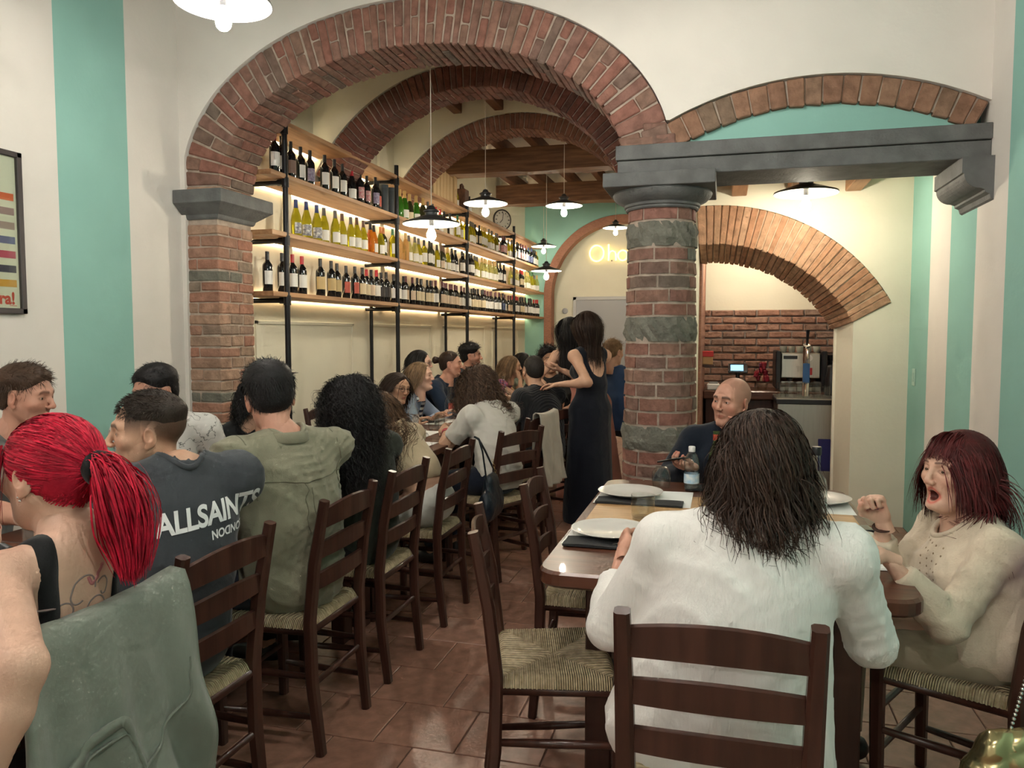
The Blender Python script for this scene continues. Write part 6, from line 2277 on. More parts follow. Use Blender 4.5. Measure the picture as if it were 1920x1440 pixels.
H_RED = hair_mat('hair_bright_red', (.56, .010, .038))
H_BURG = hair_mat('hair_dark_red', (.085, .012, .012))
H_BLACK = hair_mat('hair_black', (.010, .0085, .009))
H_DKBR = hair_mat('hair_dark_brown', (.034, .018, .012))
H_BROWN = hair_mat('hair_brown', (.075, .042, .026))
H_MIDBR = hair_mat('hair_mid_brown', (.11, .058, .030))
H_BLOND = hair_mat('hair_dark_blond', (.25, .155, .085))
JEAN = cloth('dark_jeans', (.012, .016, .03))
BLKT = cloth('black_trousers', (.010, .010, .011))

# ---- 1 woman with the red ponytail
def pony(ctx, parent):
    m = H_RED
    fm = ((0, .100, -.030), (.078, .060, .100))
    F = cap_field(ctx, .004, .010, .007, face=fm, low=True, below=lambda Y: np.where(Y > .0, -.02 + 0 * Y, -.035 + .55 * Y))
    o = add_cap(ctx, F, m, parent, tint=.75)
    rr = np.random.default_rng(4)
    tie = V3(0, -.128, .005)
    def ok(p):
        return (np.linalg.norm((p - np.array(fm[0])) / np.array(fm[1]), axis=1) > 1.0) & (p[:, 2] > np.where(p[:, 1] > 0, -.015, -.045 + .55 * p[:, 1]))
    p, n = roots(ctx, 3200, ok, 4, .008)
    d_ = rr.normal(size=(2600, 3)); d_ /= np.linalg.norm(d_, axis=1)[:, None]
    d_ = d_[(d_[:, 1] < .15) & (d_[:, 2] < .2)]
    pn = V3(0, -.045, -.02) + d_ * (V3(.060, .058, .062) + .009)
    pn = pn[(pn[:, 2] > -.033 + .55 * pn[:, 1])]
    p = np.concatenate([p, pn])
    seg = 9
    t = np.linspace(0, 1, seg)[None, :, None]
    P = p[:, None] * (1 - t) + (tie + rr.normal(size=(len(p), 1, 3)) * .008) * t
    c = V3(0, -.018, .032)
    q = (P - c) / (V3(.0765, .094, .084) + .011)
    k = np.linalg.norm(q, axis=2, keepdims=True)
    P = np.where(k < 1, c + q / k * (V3(.0765, .094, .084) + .011 + rr.uniform(-.003, .003, (len(p), 1, 1))), P)
    Pw = P * ctx.sc @ ctx.R.T + ctx.c
    strand_mesh('hair_strands', Pw - ctx.base, .0013, m, o, rr, tone=(.55, 1.35), cen=ctx.c - ctx.base)
    # the tail
    N = 2600
    pt = tie + rr.normal(size=(N, 3)) * V3(.011, .006, .012)
    dt = np.stack([rr.normal(size=N) * .22, np.full(N, -.75), .15 + rr.normal(size=N) * .2], 1)
    Pt = grow(ctx, pt, dt, .245, 14, grav=.34, inertia=.84, r=rr, jitter=.05, wave=(.010, 7))
    # gather the tail to a volume
    cen = Pt.mean(0, keepdims=True)
    f = np.interp(np.linspace(0, 1, 14), [0, .25, .6, 1], [1, 1.15, 1.0, .55])[None, :, None]
    Pt = cen + (Pt - cen) * f
    strand_mesh('ponytail', Pt - ctx.base, np.interp(np.linspace(0, 1, 14), [0, .2, .8, 1], [.0012, .0015, .0014, .0004])[None, :], m, o, rr, tone=(.5, 1.4))
    tw = tie * ctx.sc @ ctx.R.T + ctx.c
    MB().lathe([(.020, -.016), (.035, -.013), (.039, 0), (.035, .013), (.020, .016)], 18, tw, axis=tuple(ctx.R @ unit((0, -1, .25)))).build('hair_tie', cloth('black_elastic', (.008, .008, .009)), ctx.root, smooth=True)
    # loose lock in front of the ear
    pl = np.stack([np.full(60, -.072) + rr.normal(size=60) * .004, .055 + rr.normal(size=60) * .008, .06 + rr.normal(size=60) * .01], 1)
    Pl = grow(ctx, pl, np.tile([-.3, .25, -1.0], (60, 1)), .17, 10, grav=.3, r=rr, jitter=.03)
    strand_mesh('loose_lock', Pl - ctx.base, .0013, m, o, rr)
def red_extra(ctx):
    bv = obj_bvh(ctx.body, ctx.base)
    blk = cloth('black_knit', (.010, .010, .011))
    r, fo, sp, nk = ctx.r, ctx.fo, ctx.spine, ctx.neck
    for s in (-1, 1):
        front = nk + r * s * .085 + fo * .10 - sp * .13
        top = nk + r * s * .095 + sp * .03
        mids = nk + r * s * .092 - fo * .10 - sp * .10
        low = nk + r * s * .070 - fo * .13 - sp * .27
        ribbon_on(bv, [front, nk + r * s * .09 + fo * .09 - sp * .04, top, mids, low], .036, .003, n=50).build('strap', blk, ctx.root, smooth=True)
    # scroll tattoos on the shoulder blades
    ink = mat('tattoo_ink', (.27, .20, .19), rough=.5)
    pink = mat('tattoo_pink', (.50, .18, .19), rough=.5)
    o0 = nk - fo * .12 - sp * .045
    def curve(fn, a, b, w_, m):
        pts = [o0 + r * fn(t)[0] + sp * fn(t)[1] for t in np.linspace(a, b, 30)]
        ribbon_on(bv, pts, w_, .0004, .0004, 40).build('tattoo', m, ctx.root, smooth=True)
    for (cx, cz, ra, a, b, sg) in [(-.035, -.01, .042, 0, 5.2, 1), (-.07, -.05, .036, .6, 6.2, -1), (.012, -.055, .034, -1, 4.6, 1), (.035, -.015, .026, .5, 5.6, -1), (-.03, -.10, .028, 1, 6.4, 1)]:
        curve(lambda t, cx=cx, cz=cz, ra=ra, sg=sg: (cx + sg * ra * (1 - t * .11) * math.cos(t), cz + ra * (1 - t * .11) * math.sin(t)), a, b, .0034, ink)
    curve(lambda t: (-.02 + .05 * t, .02 - .02 * math.sin(t * 5)), 0, 1, .007, pink)
    curve(lambda t: (-.045 - .05 * t, -.13 - .06 * t + .015 * math.sin(t * 7)), 0, 1, .006, ink)
    for s in (-1,):
        for q, z in enumerate((-.040, -.047)):
            p = V3(s * (.082 + .002 * q), .004 - .006 * q, z) * ctx.sc @ ctx.R.T + ctx.c
            MB().lathe([(0, -.003), (.003, -.002), (.0035, 0), (.003, .002), (0, .003)], 10, p).build('earring', CHROME, ctx.root, smooth=True)
    a = ctx.arms[1]
    d = unit(a['w'] - a['e'])
    MB().tube([a['w'] - d * .045, a['w'] - d * .02], .0295, 16, up=(0, 0, 1)).build('watch', BLACKP, ctx.root, smooth=True, auto=40)
person('woman with bright red ponytail in a black tank top, nearest on the left', (-1.345, 1.285, 1.135), (-1.27, 1.275, .995), (-1.42, 1.20, .56), PI - .06, PI + .02, -.06, 0, 'f', .95, SK_FAIR, pony, (.3, .05, .05),
       dict(m=cloth('black_knit', (.010, .010, .011)), sleeve=0, off=.006, neck=.30, nz=-.17, nt=.0, fold=.0012, hem=.12, name='tank_top', res=.008), dict(m=BLKT),
       dict(w=(-1.13, .90, .66), hint=(1.0, -.3, .55), d=(-1, 0, -.3), palm=(0, .2, -1), vis=True, curl=.4, th=1.15), dict(w=(-1.70, 1.44, .90), h=.0045, hint=(.2, .4, -1), d=(-.25, -.1, 1), palm=(-1, .3, 0), curl=.35), res=.011, hres=.0032, extra=red_extra, fat=.012, look=(0, 0))

# ---- 2 man in the lettered T-shirt
CHAR = cloth('charcoal_cotton', (.052, .058, .066), var=.25, scale=5)
def all_extra(ctx):
    bv = bvh_of(*ctx.topVQ)
    wm = mat('white_print', (.78, .78, .78), rough=.7)
    c = ctx.neck - ctx.spine * .130 - ctx.fo * .5 + ctx.r * .07
    a = .10
    ex = ctx.r * math.cos(a) + ctx.spine * math.sin(a)
    ey = -ctx.r * math.sin(a) + ctx.spine * math.cos(a)
    me = text_mesh('ALLSAINTS', .085, wm, 'lettering', bold=.0026, spacing=.98)
    project_text(me, bv, c - ey * .02, ex * .78, ey, ctx.fo, wm, 'lettering', ctx.root, ctx.base)
    me = text_mesh('LONDON', .034, wm, 'lettering', bold=.0009, spacing=1.0)
    project_text(me, bv, c - ey * .040 + ex * .045, -ex * .8, -ey, ctx.fo, wm, 'lettering', ctx.root, ctx.base)
person('man with cropped dark hair in a charcoal T-shirt with white lettering on its back', (-1.615, 1.885, 1.135), (-1.50, 1.875, 1.03), (-1.50, 1.80, .56), 2.55, PI + .70, -.02, 0, 'm', .95, SK_MID,
       short_hair(hair_mat('hair_cropped', (.035, .024, .018)), top=.015, side=.001, front=.006, noise=.0005, seed=5, strands=2600, length=.014, up=.12, below=lambda Y: .0 - .12 * (Y + .02), messy=.13, rad=.0009, gap=.055, feather=.07, face=((0, .104, -.030), (.085, .058, .105))), (.05, .035, .028),
       dict(m=CHAR, sleeve=.85, off=.018, soff=.030, neck=.062, nz=.012, fold=.008, freq=40, hem=.10, loose=.006, name='t_shirt', res=.010), dict(m=JEAN),
       dict(w=(-1.86, 1.66, .79), hint=(0, -.5, -1), vis=True), dict(w=(-1.86, 2.0, .79), hint=(0, .5, -1), vis=True), hipface=PI, stubble=.12, fade=.9, res=.016, hres=.003, extra=all_extra, fat=.012, look=(.0, 0))
# ---- 3 man at the left edge, 4 man in the patterned shirt, 5 sitter in black
person('brown-haired man in profile at the far left edge behind the red ponytail', (-2.55, 2.34, 1.185), (-2.65, 2.30, 1.02), (-2.70, 2.2, .56), .1, .25, -.12, 0, 'm', .95, SK_RUDDY,
       short_hair(H_BROWN, top=.020, side=.004, front=.014, noise=.0015, seed=8, strands=1600, length=.028, up=.15, messy=.16, rad=.001), (.09, .06, .045), dict(m=cloth('grey_cotton', (.20, .20, .19)), name='t_shirt', sleeve=.8), dict(m=JEAN), stubble=.45, res=.022, hres=.0035, armR=dict(w=(-2.2, 2.05, .79), vis=True), armL=dict(w=(-2.2, 2.5, .79), vis=True))
def patt_mat():
    m = cloth('white_patterned_cotton', (.70, .68, .64))
    nt = m.node_tree
    b = nt.nodes['Principled BSDF']
    src = b.inputs['Base Color'].links[0].from_socket
    tc = nn(nt, 'ShaderNodeTexCoord')
    nz = nn(nt, 'ShaderNodeTexNoise')
    nz.inputs['Scale'].default_value = 16
    nz.inputs['Detail'].default_value = 3
    nt.links.new(tc.outputs['Object'], nz.inputs['Vector'])
    rp = nn(nt, 'ShaderNodeValToRGB')
    els = rp.color_ramp.elements
    els[0].position, els[0].color = .485, (1, 1, 1, 1)
    els[1].position, els[1].color = .515, (1, 1, 1, 1)
    e = els.new(.50)
    e.color = (.12, .12, .12, 1)
    nt.links.new(nz.outputs[0], rp.inputs[0])
    mx = nn(nt, 'ShaderNodeMix', data_type='RGBA', blend_type='MULTIPLY')
    mx.inputs[0].default_value = 1
    nt.links.new(src, mx.inputs[6])
    nt.links.new(rp.outputs[0], mx.inputs[7])
    nt.links.new(mx.outputs[2], b.inputs['Base Color'])
    return m
PATT = patt_mat()
person('dark-haired man in a white shirt with thin black line pattern', (-2.42, 2.88, 1.165), (-2.42, 2.97, 1.02), (-2.66, 2.95, .56), -.6, -1.75, -.25, 0, 'm', .95, SK_RUDDY,
       short_hair(H_BLACK, top=.020, side=.004, front=.012, noise=.001, seed=11, strands=1300, length=.018, up=.12, messy=.15, rad=.001), (.03, .03, .03), dict(m=PATT, fold=.004, off=.02), dict(m=JEAN), res=.022, hres=.0045, tres=.03, extra=lambda c: collar(c, PATT),
       armR=dict(w=(-2.15, 2.7, .79), vis=True), armL=dict(w=(-2.1, 3.1, .79), vis=True))
person('curly black-haired sitter in black half hidden by the olive-shirted man', (-2.31, 3.52, 1.07), (-2.40, 3.47, .92), (-2.66, 3.55, .56), -.3, -.5, -.05, 0, 'f', .93, SK_MID,
       long_hair(H_BLACK, .22, 900, 14, .0018, curl=(.012, 26), seed=12, volume=.02, spread=.35), (.02, .02, .02), dict(m=cloth('black_wool', (.011, .011, .012)), off=.02, neck=.05), dict(m=BLKT), res=.024, tres=.03, hres=.0068, armR=dict(w=(-2.1, 3.25, .79), vis=True), armL=dict(w=(-2.1, 3.7, .79), vis=True))
# ---- 6 man in the olive shirt
OLIVE = cloth('olive_linen', (.27, .255, .18), var=.16, scale=9, bump=.4, bscale=320)
def olive_extra(ctx):
    collar(ctx, OLIVE, .034, .060)
    bv = bvh_of(*ctx.topVQ)
    seam = cloth('olive_seam', (.16, .15, .10))
    nk, r, fo, sp = ctx.neck, ctx.r, ctx.fo, ctx.spine
    ribbon_on(bv, [nk + r * -.19 - fo * .08 - sp * .10, nk - fo * .16 - sp * .115, nk + r * .19 - fo * .08 - sp * .10], .004, .0012, .0, 50).build('yoke_seam', seam, ctx.root, smooth=True)
    for q in (-.012, .012):
        ribbon_on(bv, [nk - fo * .16 - sp * .115 + r * q, nk - fo * .2 - sp * .30 + r * q * 1.3], .003, .001, .0, 30).build('pleat', seam, ctx.root, smooth=True)
    for s in (-1, 1):
        S = ctx.sh[s]
        ribbon_on(bv, [S - sp * .13 - fo * .10 - r * s * .02, S - fo * .12 - r * s * .01 - sp * .05, S + sp * .08 - r * s * .02, S + sp * .04 + fo * .08], .005, .0012, .0, 40).build('sleeve_seam', seam, ctx.root, smooth=True)
person('broad man with short black hair in an olive linen shirt, seen from behind', (-1.54, 2.40, 1.20), (-1.465, 2.38, 1.05), (-1.50, 2.45, .56), 2.62, 2.30, -.22, .12, 'm', .97, SK_RUDDY,
       short_hair(H_BLACK, top=.022, side=.010, noise=.001, seed=14, strands=3400, length=.024, up=.10, messy=.17, rad=.0011, feather=.06, below=lambda Y: np.where(Y > -.005, -.012 + 0 * Y, -.035 + .50 * Y)), (.02, .02, .02),
       dict(m=OLIVE, fold=.0105, freq=46, off=.018, soff=.020, loose=.012, hem=.13, seed=5, neck=.060, stretch=(1, 1, 1.9), res=.009), dict(m=JEAN),
       dict(w=(-1.80, 2.16, .80), hint=(.2, -1, -.6)), dict(w=(-1.86, 2.62, .80), hint=(.1, .8, -1)), hipface=PI, res=.02, hres=.005, fade=.8, fat=.03, extra=olive_extra, shw=.195)
# ---- 7 curly black hair, 8 beige top
person('woman with long curly black hair in a dark green blouse, seen from behind', (-1.50, 2.93, 1.12), (-1.44, 2.93, .98), (-1.49, 3.0, .55), 2.75, 2.55, -.25, 0, 'f', .94, SK_MID,
       long_hair(H_BLACK, .40, 2500, 26, .0013, curl=(.011, 44), wave=(.012, 9), seed=15, volume=.016, grav=.24, spread=.4, jitter=.10, narrow=.8, cap_top=.02, cap_side=.018, tone=(.6, 2.0)), (.02, .02, .02),
       dict(m=cloth('dark_green_blouse', (.022, .026, .018)), fold=.008, freq=45, off=.014, loose=.004, hem=.1), dict(m=BLKT),
       dict(w=(-1.84, 2.8, .80), hint=(0, -.6, -1)), dict(w=(-1.84, 3.2, .80), hint=(0, .6, -1)), hipface=PI, res=.022, hres=.0068, fat=.012)
BEIGE = cloth('beige_knit', (.60, .47, .31), bump=.3)
person('woman in a beige cropped top and white trousers leaning over the table', (-1.71, 3.66, 1.005), (-1.60, 3.62, .935), (-1.43, 3.66, .57), 2.95, 2.9, -.35, 0, 'f', .94, SK_MID,
       long_hair(H_MIDBR, .36, 1700, 18, .0015, wave=(.014, 13), seed=16, volume=.012, curl=(.006, 20)), (.05, .03, .02),
       dict(m=BEIGE, fold=.004, freq=50, off=.012, hem=-.13, hemf=0, name='cropped_top'), dict(m=cloth('white_denim', (.62, .60, .55), bump=.35), rise=.075, fold=.003, shoe=mat('white_shoe', (.6, .58, .54), rough=.6)),
       dict(w=(-1.98, 3.5, .80), hint=(.3, -.6, -1)), dict(w=(-1.95, 3.82, .80), hint=(.3, .6, -1)), hipface=PI, res=.013, hres=.0068, tres=.013)
# ---- far side of the long table
TORT = mat('glasses_rim', (.03, .018, .014), rough=.3)
NAVY = cloth('navy_jacket', (.016, .028, .055))
person('smiling dark-haired woman with glasses across the long table', (-2.30, 5.25, 1.025), (-2.40, 5.24, .88), (-2.68, 5.28, .55), -.1, -.45, -.1, .12, 'f', .92, SK_TAN,
       long_hair(H_DKBR, .24, 1200, 10, .0017, seed=17, volume=.008, part=-.01), (.02, .015, .012), dict(m=cloth('black_wool', (.011, .011, .012)), neck=.09, nt=.9), dict(m=BLKT), mouth='smile', res=.024, tres=.03, hres=.0035, extra=glasses(TORT), armL=dict(w=(-2.1, 5.45, .79)), armR=dict(w=(-2.1, 5.08, .79)))
STRIPE = mat('navy_white_stripes', (.66, .66, .66), rough=.8)
def stripe_nodes(m, c1, c2, scale, axis=2, warp=.0):
    nt = m.node_tree
    b = nt.nodes['Principled BSDF']
    tc = nn(nt, 'ShaderNodeTexCoord')
    sx = nn(nt, 'ShaderNodeSeparateXYZ')
    nt.links.new(tc.outputs['Object'], sx.inputs[0])
    ml = nn(nt, 'ShaderNodeMath', operation='MULTIPLY')
    ml.inputs[1].default_value = scale
    nt.links.new(sx.outputs[axis], ml.inputs[0])
    sn = nn(nt, 'ShaderNodeMath', operation='SINE')
    nt.links.new(ml.outputs[0], sn.inputs[0])
    gt = nn(nt, 'ShaderNodeMath', operation='GREATER_THAN')
    gt.inputs[1].default_value = 0
    nt.links.new(sn.outputs[0], gt.inputs[0])
    mx = nn(nt, 'ShaderNodeMix', data_type='RGBA')
    mx.inputs[6].default_value = (*c1, 1)
    mx.inputs[7].default_value = (*c2, 1)
    nt.links.new(gt.outputs[0], mx.inputs[0])
    nt.links.new(mx.outputs[2], b.inputs['Base Color'])
stripe_nodes(STRIPE, (.70, .70, .68), (.025, .03, .055), 150)
def scarf(ctx):
    pts = [ctx.neck + ctx.fo * (.06 * math.cos(t) + .01) + ctx.r * .07 * math.sin(t) + ctx.spine * .01 for t in np.linspace(.3, 2 * PI - .3, 20)]
    mb = MB().tube(pts, .022, 10)
    e = ctx.neck + ctx.fo * .10 + ctx.r * .03
    mb.tube([e + ctx.spine * .02, e - ctx.spine * .10 + ctx.fo * .03, e - ctx.spine * .26 + ctx.fo * .04], [.028, .036, .040], 10, w=[.014, .014, .012], up=tuple(ctx.fo))
    mb.build('striped_scarf', STRIPE, ctx.root, smooth=True)
LBLUE = cloth('light_blue_shirt', (.34, .42, .56))
person('fair-haired woman with a navy striped scarf and light blue shirt across the table', (-2.33, 5.78, 1.085), (-2.40, 5.78, .925), (-2.66, 5.85, .55), .1, .1, .05, 0, 'f', .93, SK_FAIR,
       long_hair(H_BLOND, .16, 1100, 9, .0017, seed=18, volume=.006), (.15, .1, .06), dict(m=LBLUE, fold=.003, off=.018), dict(m=JEAN), res=.024, tres=.03, hres=.004, extra=scarf, armR=dict(w=(-2.12, 5.65, .79)), armL=dict(w=(-2.05, 6.0, .79)))
person('dark-haired woman with black glasses half hidden behind the fair-haired woman', (-2.52, 6.24, 1.17), (-2.58, 6.24, 1.02), (-2.74, 6.25, .56), 0, .15, 0, 0, 'f', .93, SK_FAIR,
       long_hair(H_BLACK, .18, 450, 10, .0025, seed=19, volume=.008), (.02, .02, .02), dict(m=cloth('black_wool', (.011, .011, .012))), dict(m=BLKT), res=.026, tres=.03, hres=.0068, extra=glasses(BLACKP))
def bun(ctx, parent):
    short_hair(H_DKBR, top=.010, side=.006, noise=.0012, seed=20, strands=300, length=.03, up=.0)(ctx, parent)
    F = Field((-.06, -.21, -.03), (.06, -.07, .10), .006)
    F.cone((0, -.10, .035), (0, -.15, .035), .022, .036, .01).folds(.004, 120, 3)
    add_cap(ctx, F, H_DKBR, parent, 'hair_bun')
person('man with a dark hair bun in a navy jacket across the long table', (-2.345, 6.53, 1.155), (-2.42, 6.50, .985), (-2.70, 6.60, .56), .0, .15, -.02, 0, 'm', .94, SK_RUDDY,
       bun, (.03, .02, .015), dict(m=NAVY, fold=.004, off=.022), dict(m=JEAN), stubble=.3, res=.024, tres=.03, hres=.0045, armL=dict(w=(-2.12, 6.75, .80)), armR=dict(w=(-2.08, 6.35, .80), hint=(0, -.6, -1)), extra=lambda c: collar(c, NAVY))
person('man with a high black quiff and short beard in profile across the long table', (-2.40, 7.27, 1.205), (-2.47, 7.25, 1.04), (-2.72, 7.3, .57), .05, .2, .02, 0, 'm', .95, SK_RUDDY,
       short_hair(H_BLACK, top=.034, side=.006, front=.022, noise=.004, seed=21, strands=500, length=.035, up=.8, messy=.5, rad=.002), (.02, .015, .012), dict(m=cloth('navy_tee', (.02, .025, .04))), dict(m=JEAN), stubble=.8, res=.026, tres=.03, hres=.005)
PURP = cloth('purple_print_dress', (.16, .09, .26), color2=(.45, .10, .14), scale=45)
person('woman with straight dark blond hair in a purple printed dress, chin on her hand', (-2.28, 8.36, 1.06), (-2.36, 8.33, .89), (-2.62, 8.35, .53), .1, .25, 0, 0, 'f', .98, SK_MID,
       long_hair(H_BLOND, .26, 900, 9, .0024, seed=22, narrow=.85, volume=.008), (.15, .1, .06), dict(m=PURP, sleeve=.25, off=.014, soff=.03, name='dress'), dict(m=BLKT), res=.017, tres=.03, hres=.0068, armR=dict(w=(-2.16, 8.27, .93), hint=(.3, -.4, -1), d=(-.4, .2, 1), palm=(-1, .3, .2), curl=.5), armL=dict(w=(-2.05, 8.5, .80)))
person('dark-haired woman in profile behind the woman in purple', (-2.30, 8.98, 1.085), (-2.36, 8.96, .91), (-2.62, 8.95, .55), .1, .2, 0, 0, 'f', .95, SK_MID,
       long_hair(H_BLACK, .22, 500, 8, .003, seed=23, volume=.006), (.02, .02, .02), dict(m=cloth('sage_top', (.3, .36, .3)), sleeve=.3), dict(m=BLKT), res=.022, tres=.03, hres=.0068, armR=dict(w=(-2.05, 8.85, .80)))
# ---- near side, farther down
TEE = cloth('off_white_cotton', (.62, .58, .52), bump=.25)
def tee_extra(ctx):
    a = ctx.arms[-1]
    d = unit(a['w'] - a['e'])
    MB().tube([a['w'] - d * .04, a['w'] - d * .025, a['w'] - d * .01], .029, 14, up=(0, 0, 1)).build('red_bracelet', mat('red_cord', (.42, .03, .05), rough=.6), ctx.root, smooth=True)
person('person with long curly brown hair in a white T-shirt leaning on clasped hands', (-1.49, 4.66, 1.095), (-1.385, 4.58, .965), (-1.31, 4.47, .56), 2.65, 2.55, -.42, 0, 'm', .94, SK_MID,
       long_hair(H_BROWN, .33, 1900, 22, .0016, curl=(.010, 34), wave=(.012, 9), seed=24, volume=.014, spread=.3, jitter=.09, tone=(.5, 1.9)), (.04, .025, .02),
       dict(m=TEE, sleeve=.72, off=.016, soff=.022, fold=.009, freq=48, hem=.06, name='t_shirt', loose=.012, res=.009), dict(m=JEAN),
       dict(w=(-1.70, 4.64, .80), hint=(.2, -1, -.5), d=(-.6, .75, .1), palm=(.4, .5, -.5), curl=.75), dict(w=(-1.74, 4.86, .80), hint=(.2, 1, -.4), d=(-.6, -.8, .1), palm=(.4, -.5, -.5), curl=.75), hipface=2.95, res=.015, hres=.0068, extra=tee_extra)
RIB = cloth('ribbed_black_knit', (.013, .013, .016))
def rib_nodes(m, scale):
    nt = m.node_tree
    b = nt.nodes['Principled BSDF']
    tc = nn(nt, 'ShaderNodeTexCoord')
    wv = nn(nt, 'ShaderNodeTexWave')
    wv.inputs['Scale'].default_value = scale
    mp = nn(nt, 'ShaderNodeMapping')
    mp.inputs['Rotation'].default_value = (0, 0, .7)
    nt.links.new(tc.outputs['Object'], mp.inputs[0])
    nt.links.new(mp.outputs[0], wv.inputs[0])
    bp = nn(nt, 'ShaderNodeBump')
    bp.inputs['Distance'].default_value = .003
    nt.links.new(wv.outputs[1], bp.inputs['Height'])
    nt.links.new(bp.outputs[0], b.inputs['Normal'])
rib_nodes(RIB, 26)
def chain(ctx):
    MB().tube([ctx.neck + ctx.fo * .07 * math.cos(t) + ctx.r * .068 * math.sin(t) + ctx.spine * (.022 - .012 * math.cos(t)) for t in np.linspace(0, 2 * PI, 30)], .003, 6, cap=False).build('neck_chain', mat('gold_chain', (.6, .45, .2), metal=1, rough=.3), ctx.root)
person('man with thinning cropped hair in a ribbed black shirt, seen from behind', (-1.395, 5.74, 1.145), (-1.335, 5.70, .99), (-1.30, 5.62, .56), 2.5, 2.15, -.1, 0, 'm', .96, SK_MID,
       short_hair(hair_mat('hair_thin', (.022, .018, .016)), top=.004, side=.004, noise=.0008, seed=25, strands=400, length=.012), (.03, .02, .02), dict(m=RIB, fold=.0015, off=.018, sleeve=.85, soff=.024, loose=.012, neck=.066, name='knit_shirt', hem=.12), dict(m=BLKT),
       dict(w=(-1.75, 5.5, .8)), dict(w=(-1.75, 5.95, .8)), hipface=PI, fade=.6, res=.02, tres=.03, hres=.005, extra=chain, fat=.02)
BLT = cloth('black_cotton', (.012, .012, .014))
person('young man with curly black hair looking back over his shoulder, in black', (-1.53, 6.90, 1.185), (-1.50, 6.92, 1.01), (-1.45, 6.85, .56), -1.9, -1.15, .02, -.12, 'm', .95, SK_TAN,
       short_hair(H_BLACK, top=.028, side=.012, front=.014, noise=.006, seed=26, strands=500, length=.05, up=.7, curl=(.008, 16), messy=.6, rad=.002), (.02, .015, .012), dict(m=BLT, sleeve=.7, soff=.03, name='t_shirt'), dict(m=BLKT), mouth='smile', res=.017, tres=.03, hres=.004,
       armR=dict(w=(-1.80, 6.55, .86), hint=(-.3, .3, -1), d=(-.8, -.4, .2), palm=(.2, -.3, .9), curl=.25), armL=dict(w=(-1.25, 6.45, .80), hint=(.8, .2, -.6), d=(-.4, -.8, -.1)), legs='sit', hipface=PI)
def headband(ctx):
    P = []
    for t in np.linspace(0, 2 * PI, 32, endpoint=False):
        row = []
        for (q, z) in ((.0, .030), (.008, .036), (.010, .052), (.008, .068), (.0, .074)):
            row.append((V3((.081 + q) * math.cos(t), -.012 + (.098 + q) * math.sin(t), z + .02 * math.sin(t))) * ctx.sc @ ctx.R.T + ctx.c)
        P.append(row)
    MB().grid(P, cu=True).build('white_headband', cloth('white_cloth', (.75, .75, .73)), ctx.root, smooth=True)
person('person with a white headband far behind, beside the curly young man', (-1.60, 7.88, 1.14), (-1.60, 7.93, .98), (-1.48, 7.9, .55), -2.2, -2.0, -.3, 0, 'm', .95, SK_RUDDY,
       short_hair(H_BROWN, top=.012, side=.008, seed=27, strands=150), (.05, .04, .03), dict(m=cloth('grey_cotton', (.20, .20, .19))), dict(m=JEAN), res=.026, tres=.03, hres=.0068, extra=headband)
# ---- standing women
DRESS = cloth('black_dress', (.006, .008, .015), var=.1, bump=.15)
person('standing woman with long black hair in a long sleeveless black dress, seen from behind', (-1.01, 5.82, 1.475), (-.965, 5.80, 1.30), (-.96, 5.78, .84), 2.45, 2.55, -.12, 0, 'f', .96, SK_MID,
       long_hair(H_DKBR, .44, 1700, 14, .0016, seed=28, narrow=.48, volume=.006, tone=(.5, 1.2), grav=.3), (.02, .02, .02), dict(m=DRESS, sleeve=0, off=.008, skirt=(.20, .19), fold=.0035, freq=42, stretch=(1, 1, .2), neck=.085, nz=-.02, nt=-.25, scoop=[((0, -.10, -.05), (.085, .09, .15))], strap=.02, name='dress', res=.010), None,
       dict(w=(-1.17, 5.60, 1.05), hint=(.6, -.5, -.6), d=(-1, .25, -.1), palm=(0, -.3, -1), curl=.25), dict(w=(-1.22, 5.95, 1.14), hint=(.3, .5, -1), d=(-1, -.2, .15), palm=(0, .2, 1), curl=.25), legs='stand', res=.013, hres=.0068, low_body=True)
person('second standing woman with straight black hair in a pink dress, behind the woman in black', (-1.27, 6.53, 1.45), (-1.24, 6.52, 1.28), (-1.08, 6.55, .82), 2.0, 1.9, -.05, 0, 'f', .96, SK_MID,
       long_hair(H_BLACK, .46, 900, 12, .0022, seed=29, narrow=.48, volume=.006, tone=(.5, 1.1), grav=.3), (.02, .02, .02), dict(m=cloth('pink_dress', (.60, .25, .19)), sleeve=0, off=.010, skirt=(.30, .22), fold=.003, freq=45, neck=.085, strap=.02, name='dress', res=.014), None,
       dict(w=(-1.35, 6.3, .92), vis=True), dict(w=(-1.1, 6.75, .9), vis=True), legs='stand', res=.02, hres=.0068)
person('fair-haired sitter in a blue shirt half hidden by the column', (-.95, 6.95, 1.26), (-.93, 6.95, 1.09), (-.88, 6.95, .62), 1.2, 1.0, -.1, 0, 'm', .95, SK_FAIR,
       short_hair(H_BLOND, top=.014, side=.010, seed=30, strands=400, length=.03), (.2, .15, .1), dict(m=cloth('blue_denim_shirt', (.05, .10, .22)), fold=.004, off=.02), dict(m=JEAN), res=.026, tres=.03, hres=.0068, low_body=True)
